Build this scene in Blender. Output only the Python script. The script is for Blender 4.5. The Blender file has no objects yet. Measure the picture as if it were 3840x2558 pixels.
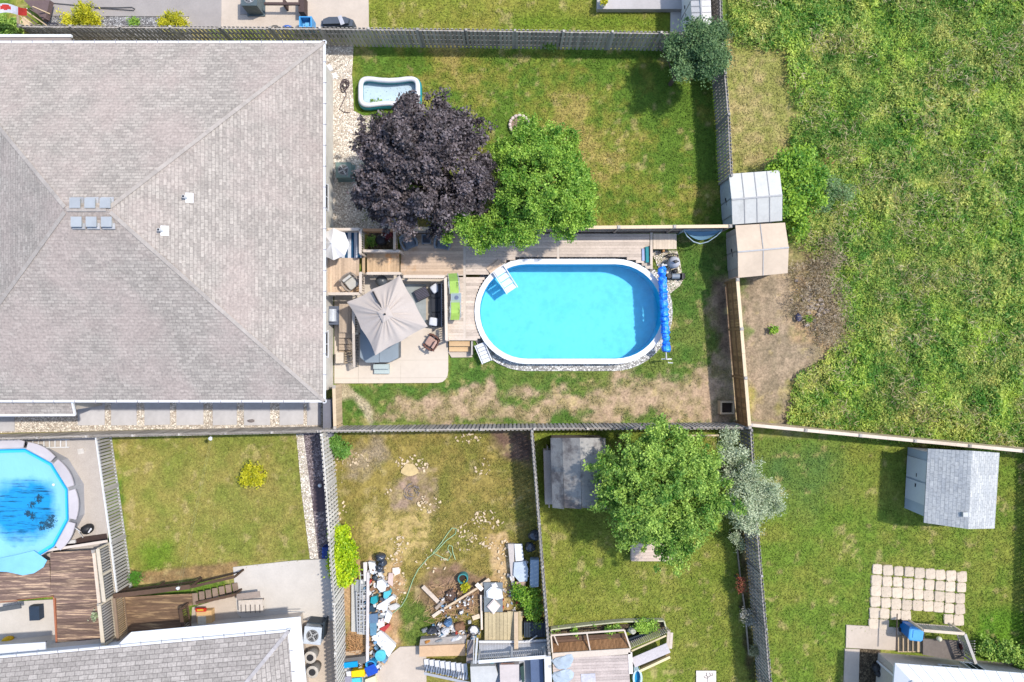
import bpy, math, random
import numpy as np
from mathutils import Vector, Matrix
random.seed(7); RNG = np.random.default_rng(11)
SC = bpy.context.scene
# ------------------------------------------------------------------ camera, world, sun, exposure
CAM_H = 34.0
PXM = 75.0                                   # photograph pixels per metre on the ground
cd = bpy.data.cameras.new('camera'); cam = bpy.data.objects.new('camera', cd); SC.collection.objects.link(cam)
cam.location = (0, 0, CAM_H); cam.rotation_euler = (0, 0, 0)
cd.sensor_width = 36; cd.sensor_fit = 'HORIZONTAL'; cd.lens = 36 * CAM_H / (3840 / PXM)
cd.clip_start = 0.1; cd.clip_end = 5000
SC.camera = cam
SUN = Vector((0.56, 0.22, 1.0)).normalized()
elev = math.asin(SUN.z); azim = math.atan2(SUN.x, SUN.y)
w = bpy.data.worlds.new('World'); SC.world = w; w.use_nodes = True
nt = w.node_tree; bg = nt.nodes['Background']
sky = nt.nodes.new('ShaderNodeTexSky'); sky.sky_type = 'NISHITA'; sky.sun_disc = False
sky.sun_elevation = elev; sky.sun_rotation = azim
nt.links.new(sky.outputs[0], bg.inputs[0]); bg.inputs[1].default_value = 0.15
sl = bpy.data.lights.new('sun', 'SUN'); sl.energy = 2.2; sl.angle = math.radians(1.8); sl.color = (1, .94, .86)
so = bpy.data.objects.new('sun', sl); SC.collection.objects.link(so)
so.rotation_euler = SUN.to_track_quat('Z', 'Y').to_euler(); so.location = (20, 8, 40)
SC.view_settings.view_transform = 'Standard'; SC.view_settings.look = 'None'
SC.view_settings.exposure = 1.24; SC.view_settings.gamma = 1.0

# ------------------------------------------------------------------ plan coordinates (survey of the plan, metres)
def N(x, y, h=0.0):
    k = (CAM_H - h) / CAM_H / PXM
    return ((x - 1920) * k, (1279 - y) * k)
def crop(x0, y0, f):
    return lambda x, y, h=0.0: N(x0 + x * f, y0 + y * f, h)
D = crop(0, 0, 1.6313)
c1 = crop(0, 0, .54376); c2 = crop(1200, 0, .54376); c3 = crop(2400, 0, .61224); c4 = crop(0, 800, .54376)
c5 = crop(1200, 800, .44643); c6 = crop(1900, 800, .44634); c7 = crop(0, 1450, .7068); c8 = crop(1200, 1580, .6237)
c9 = crop(1980, 1580, .6237); c10 = crop(2760, 1580, .62356); c11 = crop(2600, 600, .70136); c12 = crop(0, 0, .29737)
c13 = crop(700, 0, .29737); c14 = crop(0, 1960, .31881); c15 = crop(400, 2080, .36534); c16 = crop(1260, 2050, .32389)
c17 = crop(1540, 2050, .32394); c18 = crop(2040, 2300, .29737); c19 = crop(3100, 2280, .31436); c20 = crop(1220, 840, .2124)
c21 = crop(1220, 1140, .2124); c22 = crop(2360, 840, .17857); c23 = crop(0, 1480, .36982); c24 = crop(1210, 140, .45886)

# ------------------------------------------------------------------ colours and materials
K = 0.60
def S(r, g, b, k=K):
    def f(c):
        c /= 255.
        return (c / 12.92 if c <= .04045 else ((c + .055) / 1.055) ** 2.4) * k
    return (f(r), f(g), f(b))
MATS = {}
def _base(name, rough, metal, spec):
    m = bpy.data.materials.new(name); m.use_nodes = True
    n = m.node_tree.nodes; b = n['Principled BSDF']
    b.inputs['Roughness'].default_value = rough; b.inputs['Metallic'].default_value = metal
    b.inputs['Specular IOR Level'].default_value = spec
    return m, m.node_tree, b
def _math(t, op, a, b):
    n = t.nodes.new('ShaderNodeMath'); n.operation = op
    for i, s in enumerate((a, b)):
        if s is None: continue
        if isinstance(s, (int, float)): n.inputs[i].default_value = s
        else: t.links.new(s, n.inputs[i])
    return n.outputs[0]
def _noise(t, vec, scale, detail=4, rough=.6):
    n = t.nodes.new('ShaderNodeTexNoise'); n.inputs['Scale'].default_value = scale
    n.inputs['Detail'].default_value = detail; n.inputs['Roughness'].default_value = rough
    t.links.new(vec, n.inputs['Vector']); return n.outputs['Fac']
def _scale(t, col, fac):
    n = t.nodes.new('ShaderNodeVectorMath'); n.operation = 'SCALE'
    if isinstance(col, tuple): n.inputs[0].default_value = col
    else: t.links.new(col, n.inputs[0])
    t.links.new(fac, n.inputs['Scale']); return n.outputs[0]
def _mix(t, fac, a, b):
    n = t.nodes.new('ShaderNodeMix'); n.data_type = 'RGBA'
    if isinstance(fac, float): n.inputs[0].default_value = fac
    else: t.links.new(fac, n.inputs[0])
    for s, i in ((a, 6), (b, 7)):
        if isinstance(s, tuple): n.inputs[i].default_value = (*s[:3], 1)
        else: t.links.new(s, n.inputs[i])
    return n.outputs[2]
def _ramp(t, fac, lo, hi):
    n = t.nodes.new('ShaderNodeMapRange'); n.inputs[1].default_value = lo; n.inputs[2].default_value = hi
    t.links.new(fac, n.inputs[0]); return n.outputs[0]
def _co(t, kind='Object'):
    return t.nodes.new('ShaderNodeTexCoord').outputs[kind]
def _bump(t, b, h, strength, dist=.02):
    n = t.nodes.new('ShaderNodeBump'); n.inputs['Strength'].default_value = strength; n.inputs['Distance'].default_value = dist
    t.links.new(h, n.inputs['Height']); t.links.new(n.outputs[0], b.inputs['Normal'])
def M(name, col=None, rough=.8, nv=.14, ns=9., vv=.14, bump=.25, metal=0, spec=.3, big=.12, alt=None, altlo=.5, altns=1.3, st=None):
    """plain surface: base colour, fine noise nv, per-piece variation vv, large stains big, optional second colour in blotches"""
    if name in MATS: return MATS[name]
    m, t, b = _base(name, rough, metal, spec)
    co = _co(t)
    if st:
        mp = t.nodes.new('ShaderNodeMapping'); mp.inputs['Scale'].default_value = st; t.links.new(co, mp.inputs[0]); co = mp.outputs[0]
    f = _noise(t, co, ns, 5); g = _noise(t, co, ns / 9, 3)
    at = t.nodes.new('ShaderNodeAttribute'); at.attribute_name = 'v'
    fac = _math(t, 'ADD', _math(t, 'MULTIPLY', _math(t, 'SUBTRACT', f, .5), nv * 4), 1.0)
    fac = _math(t, 'ADD', fac, _math(t, 'MULTIPLY', _math(t, 'SUBTRACT', g, .5), big * 4))
    fac = _math(t, 'ADD', fac, _math(t, 'MULTIPLY', _math(t, 'SUBTRACT', at.outputs['Fac'], .5), vv * 2))
    fac = _math(t, 'MAXIMUM', fac, .15)
    base = col
    if alt:
        base = _mix(t, _ramp(t, _noise(t, co, altns, 5, .65), altlo, altlo + .12), col, alt)
    t.links.new(_scale(t, base, fac), b.inputs['Base Color'])
    if bump: _bump(t, b, f, bump)
    MATS[name] = m; return m
def shingle(name, ca, cb, cm, pink=None, w_=.30, h_=.145, rough=.9):
    m, t, b = _base(name, rough, 0, .15)
    uv = t.nodes.new('ShaderNodeUVMap').outputs[0]
    br = t.nodes.new('ShaderNodeTexBrick'); t.links.new(uv, br.inputs['Vector'])
    br.inputs['Color1'].default_value = (*ca, 1); br.inputs['Color2'].default_value = (*cb, 1); br.inputs['Mortar'].default_value = (*cm, 1)
    br.inputs['Scale'].default_value = 1.0; br.inputs['Brick Width'].default_value = w_; br.inputs['Row Height'].default_value = h_
    br.inputs['Mortar Size'].default_value = .014; br.inputs['Mortar Smooth'].default_value = .6; br.offset_frequency = 2; br.offset = .5
    co = _co(t)
    big = _noise(t, co, .35, 4, .6); f = _noise(t, uv, 9, 4)
    col = br.outputs['Color']
    if pink: col = _mix(t, _math(t, 'MULTIPLY', _ramp(t, big, .42, .62), .55), col, pink)
    fac = _math(t, 'ADD', _math(t, 'MULTIPLY', _math(t, 'SUBTRACT', f, .5), 1.1), 1.0)
    fac = _math(t, 'ADD', fac, _math(t, 'MULTIPLY', _math(t, 'SUBTRACT', _noise(t, co, 1.1, 3), .5), .35))
    t.links.new(_scale(t, col, fac), b.inputs['Base Color'])
    _bump(t, b, br.outputs['Fac'], -.5, .012)
    MATS[name] = m; return m
def leafmat(name, dark, light, trans=.3, ns=1.2, light2=None, ns2=.5):
    m = bpy.data.materials.new(name); m.use_nodes = True; t = m.node_tree
    for n in list(t.nodes): t.nodes.remove(n)
    out = t.nodes.new('ShaderNodeOutputMaterial')
    at = t.nodes.new('ShaderNodeAttribute'); at.attribute_name = 'v'
    nz = _noise(t, _co(t), ns, 3)
    fac = _ramp(t, _math(t, 'ADD', _math(t, 'MULTIPLY', at.outputs['Fac'], .7), _math(t, 'MULTIPLY', _math(t, 'SUBTRACT', nz, .5), 1.2)), 0., .85)
    if light2: light = _mix(t, _ramp(t, _noise(t, _co(t), ns2, 4, .6), .40, .60), light, light2)
    col = _mix(t, fac, dark, light)
    d = t.nodes.new('ShaderNodeBsdfPrincipled'); d.inputs['Roughness'].default_value = .55; d.inputs['Specular IOR Level'].default_value = .35
    tr = t.nodes.new('ShaderNodeBsdfTranslucent'); mx = t.nodes.new('ShaderNodeMixShader'); mx.inputs[0].default_value = trans
    t.links.new(col, d.inputs['Base Color']); t.links.new(col, tr.inputs[0])
    t.links.new(d.outputs[0], mx.inputs[1]); t.links.new(tr.outputs[0], mx.inputs[2]); t.links.new(mx.outputs[0], out.inputs[0])
    MATS[name] = m; return m

# ------------------------------------------------------------------ mesh builder
def rot2(x, y, a):
    c, s = math.cos(a), math.sin(a); return (x * c - y * s, x * s + y * c)
class MB:
    def __init__(s): s.V = []; s.F = []; s.A = []; s.U = []
    def add(s, vs, fs, a=None, uv=None):
        o = len(s.V); s.V.extend([tuple(v) for v in vs]); a = random.random() if a is None else a
        for i, f in enumerate(fs):
            s.F.append(tuple(o + k for k in f)); s.A.append(a); s.U.append(uv[i] if uv else None)
        return s
    def box(s, x, y, z, sx, sy, sz, rz=0, a=None):      # z is the BOTTOM
        vs = []
        for dz in (0, sz):
            for dx, dy in ((-.5, -.5), (.5, -.5), (.5, .5), (-.5, .5)):
                p = rot2(dx * sx, dy * sy, rz); vs.append((x + p[0], y + p[1], z + dz))
        return s.add(vs, [(3, 2, 1, 0), (4, 5, 6, 7), (0, 1, 5, 4), (1, 2, 6, 5), (2, 3, 7, 6), (3, 0, 4, 7)], a)
    def beam(s, p, q, w_, t_, a=None):
        p = Vector(p); q = Vector(q); d = (q - p)
        if d.length < 1e-5: return s
        d.normalize(); up = Vector((0, 0, 1))
        sd = d.cross(up) if abs(d.z) < .95 else d.cross(Vector((0, 1, 0))); sd.normalize(); u = sd.cross(d)
        vs = []
        for e in (p, q):
            for i, j in ((-1, -1), (1, -1), (1, 1), (-1, 1)): vs.append(e + sd * i * w_ / 2 + u * j * t_ / 2)
        return s.add(vs, [(0, 3, 2, 1), (4, 5, 6, 7), (0, 1, 5, 4), (1, 2, 6, 5), (2, 3, 7, 6), (3, 0, 4, 7)], a)
    def prism(s, poly, z0, z1, a=None):
        ar = sum(poly[i][0] * poly[(i + 1) % len(poly)][1] - poly[(i + 1) % len(poly)][0] * poly[i][1] for i in range(len(poly)))
        if ar < 0: poly = poly[::-1]
        n = len(poly); vs = [(x, y, z0) for x, y in poly] + [(x, y, z1) for x, y in poly]
        fs = [tuple(range(n - 1, -1, -1)), tuple(range(n, 2 * n))] + [(i, (i + 1) % n, n + (i + 1) % n, n + i) for i in range(n)]
        return s.add(vs, fs, a)
    def sheet(s, poly, z, a=None):
        ar = sum(poly[i][0] * poly[(i + 1) % len(poly)][1] - poly[(i + 1) % len(poly)][0] * poly[i][1] for i in range(len(poly)))
        if ar < 0: poly = poly[::-1]
        return s.add([(x, y, z) for x, y in poly], [tuple(range(len(poly)))], a)
    def ring(s, po, pi_, z0, z1, a=None):
        n = len(po)
        vs = [(x, y, z0) for x, y in po] + [(x, y, z1) for x, y in po] + [(x, y, z0) for x, y in pi_] + [(x, y, z1) for x, y in pi_]
        fs = []
        for i in range(n):
            j = (i + 1) % n
            fs += [(i, j, n + j, n + i), (n + i, n + j, 3 * n + j, 3 * n + i), (3 * n + i, 3 * n + j, 2 * n + j, 2 * n + i), (2 * n + i, 2 * n + j, j, i)]
        return s.add(vs, fs, a)
    def cyl(s, p, q, r, r2=None, n=10, a=None):
        p = Vector(p); q = Vector(q); r2 = r if r2 is None else r2; d = (q - p).normalized()
        sd = d.orthogonal().normalized(); u = d.cross(sd); vs = []
        for e, rr in ((p, r), (q, r2)):
            for i in range(n):
                t_ = 2 * math.pi * i / n; vs.append(e + (sd * math.cos(t_) + u * math.sin(t_)) * rr)
        fs = [tuple(range(n - 1, -1, -1)), tuple(range(n, 2 * n))] + [(i, (i + 1) % n, n + (i + 1) % n, n + i) for i in range(n)]
        return s.add(vs, fs, a)
    def tube(s, pts, r, n=6, a=None):
        a = random.random() if a is None else a
        pts = [Vector(p) for p in pts]; rings = []
        for i, p in enumerate(pts):
            d = (pts[min(i + 1, len(pts) - 1)] - pts[max(i - 1, 0)]).normalized()
            sd = d.cross(Vector((0, 0, 1)))
            sd = sd.normalized() if sd.length > .05 else Vector((1, 0, 0)); u = sd.cross(d)
            rr = r[i] if isinstance(r, (list, tuple)) else r
            rings.append([p + (sd * math.cos(2 * math.pi * k / n) + u * math.sin(2 * math.pi * k / n)) * rr for k in range(n)])
        vs = [v for rg in rings for v in rg]; fs = []
        for i in range(len(pts) - 1):
            for k in range(n):
                j = (k + 1) % n; fs.append((i * n + k, i * n + j, (i + 1) * n + j, (i + 1) * n + k))
        fs += [tuple(range(n - 1, -1, -1)), tuple((len(pts) - 1) * n + k for k in range(n))]
        return s.add(vs, fs, a)
    def lathe(s, x, y, prof, n=20, a=None, sx=1, sy=1):
        vs = [(x + r * sx * math.cos(2 * math.pi * k / n), y + r * sy * math.sin(2 * math.pi * k / n), z) for r, z in prof for k in range(n)]
        fs = []
        for i in range(len(prof) - 1):
            for k in range(n):
                j = (k + 1) % n; fs.append((i * n + k, i * n + j, (i + 1) * n + j, (i + 1) * n + k))
        fs += [tuple(range(n - 1, -1, -1)), tuple((len(prof) - 1) * n + k for k in range(n))]
        return s.add(vs, fs, a)
    def blob(s, x, y, z, rx, ry, rz, n=14, m=8, j=.12, rot=0, a=None, pw=1.0):
        vs = [(x, y, z - rz)]; sd = random.random() * 50
        for i in range(1, m):
            ph = math.pi * i / m - math.pi / 2
            for k in range(n):
                t_ = 2 * math.pi * k / n; q = 1 + j * (math.sin(3 * t_ + sd + i) * .5 + random.uniform(-.5, .5))
                cx = math.copysign(abs(math.cos(t_)) ** pw, math.cos(t_)); sy_ = math.copysign(abs(math.sin(t_)) ** pw, math.sin(t_))
                px, py = rot2(rx * math.cos(ph) ** pw * cx * q, ry * math.cos(ph) ** pw * sy_ * q, rot)
                vs.append((x + px, y + py, z + rz * math.copysign(abs(math.sin(ph)) ** pw, math.sin(ph)) * q))
        vs.append((x, y, z + rz)); fs = []
        for k in range(n): fs.append((0, 1 + (k + 1) % n, 1 + k))
        for i in range(m - 2):
            for k in range(n):
                kk = (k + 1) % n; o = 1 + i * n; fs.append((o + k, o + kk, o + n + kk, o + n + k))
        o = 1 + (m - 2) * n
        for k in range(n): fs.append((o + k, o + (k + 1) % n, len(vs) - 1))
        return s.add(vs, fs, a)
OFF = {}
def _mesh(name, mb, mat, off, smooth=False):
    me = bpy.data.meshes.new(name)
    me.from_pydata([(v[0] - off[0], v[1] - off[1], v[2] - off[2]) for v in mb.V], [], mb.F)
    at = me.attributes.new('v', 'FLOAT', 'FACE'); at.data.foreach_set('value', mb.A)
    if any(u for u in mb.U):
        ul = me.uv_layers.new(name='UVMap'); k = 0
        for f, u in zip(mb.F, mb.U):
            for i in range(len(f)):
                if u: ul.data[k].uv = u[i]
                k += 1
    if smooth: me.polygons.foreach_set('use_smooth', [True] * len(me.polygons))
    me.materials.append(mat); me.update(); return me
def tag(o, label=None, cat=None, group=None, kind=None):
    for k, v_ in (('label', label), ('category', cat), ('group', group), ('kind', kind)):
        if v_: o[k] = v_
    return o
def thing(name, label, cat, loc=(0, 0, 0), group=None):
    o = bpy.data.objects.new(name, None); SC.collection.objects.link(o); o.location = loc; o.empty_display_size = .2
    OFF[o] = Vector(loc); return tag(o, label, cat, group)
def part(name, mb, mat, parent, smooth=False, label=None):
    off = OFF[parent]; o = bpy.data.objects.new(name, _mesh(name, mb, mat, off, smooth)); SC.collection.objects.link(o)
    o.parent = parent; OFF[o] = off
    if label: o['label'] = label
    return o
def solo(name, mb, mat, label, cat, group=None, smooth=False):
    n = len(mb.V); off = Vector((sum(v[0] for v in mb.V) / n, sum(v[1] for v in mb.V) / n, min(v[2] for v in mb.V)))
    o = bpy.data.objects.new(name, _mesh(name, mb, mat, off, smooth)); SC.collection.objects.link(o); o.location = off; OFF[o] = off
    return tag(o, label, cat, group)
def struct(name, mb, mat, kind='structure'):
    o = bpy.data.objects.new(name, _mesh(name, mb, mat, (0, 0, 0))); SC.collection.objects.link(o); o['kind'] = kind; return o
def children(o): return [c for c in bpy.data.objects if c.parent == o]
def dup(o, loc, rz, label, parent=None):
    c = o.copy(); SC.collection.objects.link(c)
    if parent is None:
        c.location = loc; c.rotation_euler = (0, 0, rz)
        if label: c['label'] = label
    else: c.parent = parent
    for ch in children(o): dup(ch, None, None, None, c)
    return c
def npmesh(name, verts, nq, v, mat, k=4, uvs=None):
    me = bpy.data.meshes.new(name); me.vertices.add(len(verts)); me.vertices.foreach_set('co', np.asarray(verts, np.float32).ravel())
    me.loops.add(nq * k); me.loops.foreach_set('vertex_index', np.arange(nq * k, dtype=np.int32))
    me.polygons.add(nq); me.polygons.foreach_set('loop_start', np.arange(0, nq * k, k, dtype=np.int32))
    me.update(calc_edges=True)
    at = me.attributes.new('v', 'FLOAT', 'FACE'); at.data.foreach_set('value', np.asarray(v, np.float32))
    me.materials.append(mat); return me
def obj_from(name, me, parent=None, loc=None):
    o = bpy.data.objects.new(name, me); SC.collection.objects.link(o)
    if parent is not None: o.parent = parent; OFF[o] = OFF[parent]
    if loc is not None: o.location = loc
    return o
# leaf quads (diamonds) round centres
def leaf_quads(C, size, up=.8, aspect=.62, rng=RNG):
    n = len(C); nr = rng.normal(size=(n, 3)); nr[:, 2] = np.abs(nr[:, 2]) + up; nr /= np.linalg.norm(nr, axis=1)[:, None]
    t = np.cross(nr, rng.normal(size=(n, 3))); t /= np.linalg.norm(t, axis=1)[:, None]; b = np.cross(nr, t)
    s = size[:, None]
    q = np.stack([C - t * s * .5, C + b * s * aspect * .5 - t * s * .08, C + t * s * .5, C - b * s * aspect * .5 - t * s * .08], 1)
    return q.reshape(-1, 3)
# value noise on numpy arrays
def vnoise(x, y, sc, seed):
    r = np.random.default_rng(seed).random((256, 256)); X = x / sc + 1000.3; Y = y / sc + 1000.7
    xi = np.floor(X).astype(int); yi = np.floor(Y).astype(int); fx = X - xi; fy = Y - yi
    fx = fx * fx * (3 - 2 * fx); fy = fy * fy * (3 - 2 * fy); a = r[xi % 256, yi % 256]; b = r[(xi + 1) % 256, yi % 256]
    c = r[xi % 256, (yi + 1) % 256]; d = r[(xi + 1) % 256, (yi + 1) % 256]
    return (a * (1 - fx) + b * fx) * (1 - fy) + (c * (1 - fx) + d * fx) * fy
def fbm(x, y, sc, seed, o=4):
    s = 0; a = .5; tot = 0
    for i in range(o): s = s + a * vnoise(x, y, sc / 2 ** i, seed + i); tot += a; a *= .6
    return s / tot
def pmask(x, y, poly, soft=.15):
    """soft mask of a polygon; soft in metres"""
    ins = np.zeros(x.shape, bool); dm = np.full(x.shape, 1e9); n = len(poly)
    for i in range(n):
        x0, y0 = poly[i]; x1, y1 = poly[(i + 1) % n]
        cnd = ((y0 > y) != (y1 > y)) & (x < (x1 - x0) * (y - y0) / ((y1 - y0) if abs(y1 - y0) > 1e-9 else 1e-9) + x0); ins ^= cnd
        L = (x1 - x0) ** 2 + (y1 - y0) ** 2 + 1e-12; t = np.clip(((x - x0) * (x1 - x0) + (y - y0) * (y1 - y0)) / L, 0, 1)
        dm = np.minimum(dm, (x - x0 - t * (x1 - x0)) ** 2 + (y - y0 - t * (y1 - y0)) ** 2)
    d = np.sqrt(dm) * np.where(ins, 1, -1)
    return np.clip(d / (2 * soft) + .5, 0, 1)
def poly(f, *pts, h=0): return [f(a, b, h) for a, b in pts]
# ================================================================== GROUND
PCX, PCY = N(2142, 1168, .6); PSL, PR = 2.17, 2.33          # oval pool: centre, straight half length, inner radius
def stadium(r, n=20, cx=None, cy=None, sl_=PSL):
    cx = PCX if cx is None else cx; cy = PCY if cy is None else cy
    return [(cx + sl_ + r * math.cos(a), cy + r * math.sin(a)) for a in [(-.5 + i / n) * math.pi for i in range(n + 1)]] + \
           [(cx - sl_ - r * math.cos(a), cy - r * math.sin(a)) for a in [(-.5 + i / n) * math.pi for i in range(n + 1)]]
def lin(r, g, b, k=K): return np.array(S(r, g, b, k))
FIELD = poly(D, (1676, -70), (1672, 0), (1675, 60), (1690, 106), (1812, 112), (1815, 190), (1824, 240), (1846, 262), (1822, 282), (1817, 350), (1800, 400),
             (1800, 540), (1880, 590), (1925, 690), (1945, 770), (1888, 835), (1836, 868), (1812, 972), (1900, 990), (2440, 1043), (2460, -70))
DIRT_E = poly(D, (1698, 600), (1830, 560), (1890, 610), (1940, 700), (1952, 780), (1890, 845), (1838, 872), (1815, 985), (1722, 980))
ZONES = [  # polygon, colour a, colour b, noise size, softness, edge wobble
    (FIELD, (104, 124, 58), (84, 104, 50), .5, .15, .3),
    (poly(D, (1668, 60), (1690, 104), (1812, 110), (1818, 260), (1850, 262), (1820, 284), (1815, 400), (1672, 402)), (190, 172, 116), (158, 158, 84), .5, .1, .25),
    (poly(D, (1890, 352), (1918, 350), (1922, 400), (1896, 404)), (215, 165, 125), (205, 150, 110), .3, .1, .3),
    (DIRT_E, (180, 158, 130), (150, 134, 108), .4, .35, 1.4),
    (poly(D, (1810, 560), (1890, 590), (1950, 700), (1900, 830), (1840, 800), (1810, 700)), (150, 140, 90), (185, 155, 118), .3, .4, .9),
    # back yard, lower part: darker, lusher grass, dirt bands
    (poly(D, (1035, 800), (1560, 540), (1690, 545), (1700, 975), (770, 980), (770, 880), (1030, 880)), (92, 128, 52), (124, 140, 66), .7, .2, .2),
    (poly(D, (862, 968), (905, 922), (1000, 895), (1110, 893), (1150, 912), (1240, 916), (1300, 893), (1400, 888), (1480, 872), (1560, 858), (1636, 846), (1655, 780),
          (1640, 655), (1694, 650), (1712, 985), (1500, 965), (1300, 960), (1150, 972)), (196, 168, 138), (156, 144, 98), .45, .25, 1.3),
    (poly(D, (770, 885), (800, 885), (850, 930), (858, 972), (850, 975), (815, 915), (770, 930)), (205, 192, 160), (190, 175, 140), .4, .1, .3),
    (poly(D, (1640, 640), (1694, 640), (1700, 860), (1650, 800)), (150, 124, 100), (130, 108, 88), .4, .25, .5),
    # junk lot
    (poly(D, (770, 995), (1225, 985), (1262, 1568), (1262, 1640), (790, 1640)), (160, 142, 76), (134, 132, 62), .8, .1, .1),
    (poly(D, (1120, 990), (1222, 990), (1222, 1080), (1150, 1045)), (112, 88, 76), (132, 106, 88), .4, .2, .5),
    (poly(D, (775, 1030), (860, 1000), (880, 1060), (800, 1110)), (176, 158, 128), (150, 134, 90), .3, .3, .9),
    (poly(D, (895, 1120), (985, 1060), (990, 1180), (930, 1180)), (172, 146, 124), (150, 132, 88), .3, .2, .7),
    (poly(D, (790, 1320), (850, 1270), (930, 1270), (925, 1400), (900, 1500), (800, 1520)), (206, 172, 130), (182, 146, 104), .3, .15, .7),
    (poly(D, (960, 1340), (1040, 1300), (1120, 1320), (1110, 1410), (980, 1420)), (160, 128, 104), (132, 110, 78), .25, .2, .7),
    (poly(D, (1120, 1230), (1170, 1225), (1180, 1400), (1230, 1400), (1225, 1440), (1130, 1440)), (208, 176, 130), (180, 150, 92), .3, .12, .5),
    (poly(D, (930, 1380), (985, 1400), (1000, 1440), (930, 1500), (915, 1440)), (84, 112, 44), (110, 128, 54), .5, .2, .5),
    (poly(D, (850, 1180), (1000, 1170), (1000, 1240), (900, 1310), (850, 1270)), (150, 142, 66), (196, 170, 110), .25, .3, .8),
    # tree lot and right lot, greener
    (poly(D, (1230, 990), (1712, 985), (1770, 1640), (1270, 1640)), (126, 142, 54), (146, 150, 66), .9, .1, .1),
    (poly(D, (1722, 1000), (2460, 1040), (2460, 1640), (1770, 1640)), (116, 142, 52), (142, 150, 64), 1.0, .1, .1),
    (poly(D, (1740, 1010), (1920, 1030), (1930, 1120), (1850, 1180), (1740, 1100)), (96, 128, 64), (112, 138, 62), .9, .9, .5),
    (poly(D, (2240, 1400), (2354, 1400), (2400, 1600), (2250, 1500)), (90, 130, 40), (110, 150, 44), .5, .3, .4),
    (poly(D, (1690, 1200), (1722, 1200), (1752, 1568), (1722, 1568)), (110, 96, 60), (90, 96, 50), .4, .1, .3),
    # left lawn, top lawn
    (poly(D, (270, 990), (690, 990), (735, 1290), (300, 1340)), (140, 146, 66), (162, 152, 80), 1.0, .1, .1),
    (poly(D, (330, 1250), (400, 1240), (400, 1310), (320, 1320)), (112, 142, 44), (124, 146, 50), .5, .5, .5),
    (poly(D, (262, 1318), (545, 1290), (545, 1330), (262, 1345)), (168, 138, 92), (140, 116, 80), .3, .1, .2),
    (poly(D, (845, -60), (1680, -60), (1600, 74), (845, 68)), (138, 148, 56), (156, 152, 68), .9, .1, .1),
    (poly(D, (1150, 25), (1540, 30), (1540, 74), (1150, 70)), (108, 136, 40), (126, 144, 50), .6, .4, .3),
    (poly(D, (815, 108), (900, 108), (900, 160), (815, 240)), (104, 138, 52), (120, 142, 56), .5, .3, .4),
]
_rg = np.random.default_rng(5)
def gcol(x, y):
    f = fbm(x, y, .9, 1, 5); g = fbm(x, y, 4.5, 9, 3); h = fbm(x, y, .28, 17, 3); q = fbm(x, y, 2.0, 23, 3)
    a, b, c = lin(104, 134, 48), lin(140, 146, 60), lin(174, 158, 88)
    t = np.clip((f - .5) * 2.2 + (g - .5) * 2.0 + (h - .5) * .9 + .34, 0, 1)[..., None]
    col = np.where(t < .5, a + (b - a) * t * 2, b + (c - b) * (t - .5) * 2)
    for i, (pl, ca, cb, ns, soft, wob) in enumerate(ZONES):
        wx = x + (fbm(x, y, .9, 40 + i, 4) - .5) * wob * 2; wy = y + (fbm(x, y, .9, 80 + i, 4) - .5) * wob * 2
        m = pmask(wx, wy, pl, soft)
        if m.max() <= 0: continue
        u = np.clip((fbm(x, y, ns, 60 + i, 4) - .5) * 2.6 + (q - .5) * 1.4 + .5, 0, 1)[..., None]
        zc = lin(*ca) + (lin(*cb) - lin(*ca)) * u
        col = col + (zc - col) * m[..., None]
    # bare, trampled light spots in the grass
    sp = np.clip((fbm(x, y, .45, 301, 3) - .66) * 9, 0, 1)[..., None] * .55
    return col + (lin(196, 176, 120) - col) * sp
def axis(lo, hi, st, far): return np.concatenate([-np.array(far[::-1]), np.arange(lo, hi + 1e-6, st), np.array(far)])
gx = axis(-31, 31, .1, [34, 40, 60, 120, 400, 1500]); gy = axis(-22, 22, .1, [25, 30, 50, 120, 400, 1500])
GX, GY = np.meshgrid(gx, gy); nx, ny = len(gx), len(gy)
relief = (fbm(GX, GY, 1.4, 500, 4) - .5) * .05
relief[np.abs(GX) > 32] = 0
vv_ = np.stack([GX, GY, relief - .03], -1).reshape(-1, 3)
idx = (np.arange(ny - 1)[:, None] * nx + np.arange(nx - 1)[None]).ravel()
fc = np.stack([idx, idx + 1, idx + nx + 1, idx + nx], 1)
ctr = vv_[fc].mean(1)
px_ = np.clip(np.abs(ctr[:, 0] - PCX) - PSL, 0, None); hole = np.hypot(px_, ctr[:, 1] - PCY) < PR + .05
fc = fc[~hole]
me = bpy.data.meshes.new('ground'); me.vertices.add(len(vv_)); me.vertices.foreach_set('co', vv_.astype(np.float32).ravel())
me.loops.add(len(fc) * 4); me.loops.foreach_set('vertex_index', fc.astype(np.int32).ravel()); me.polygons.add(len(fc))
me.polygons.foreach_set('loop_start', np.arange(0, len(fc) * 4, 4, dtype=np.int32)); me.update(calc_edges=True)
gc = gcol(GX.ravel(), GY.ravel()); far_ = (np.abs(GX.ravel()) > 31.5) | (np.abs(GY.ravel()) > 22.5); gc[far_] = lin(128, 142, 58); ca = me.color_attributes.new('Col', 'FLOAT_COLOR', 'POINT')
ca.data.foreach_set('color', np.concatenate([gc, np.ones((len(gc), 1))], 1).astype(np.float32).ravel())
me.polygons.foreach_set('use_smooth', [True] * len(me.polygons))
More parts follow.
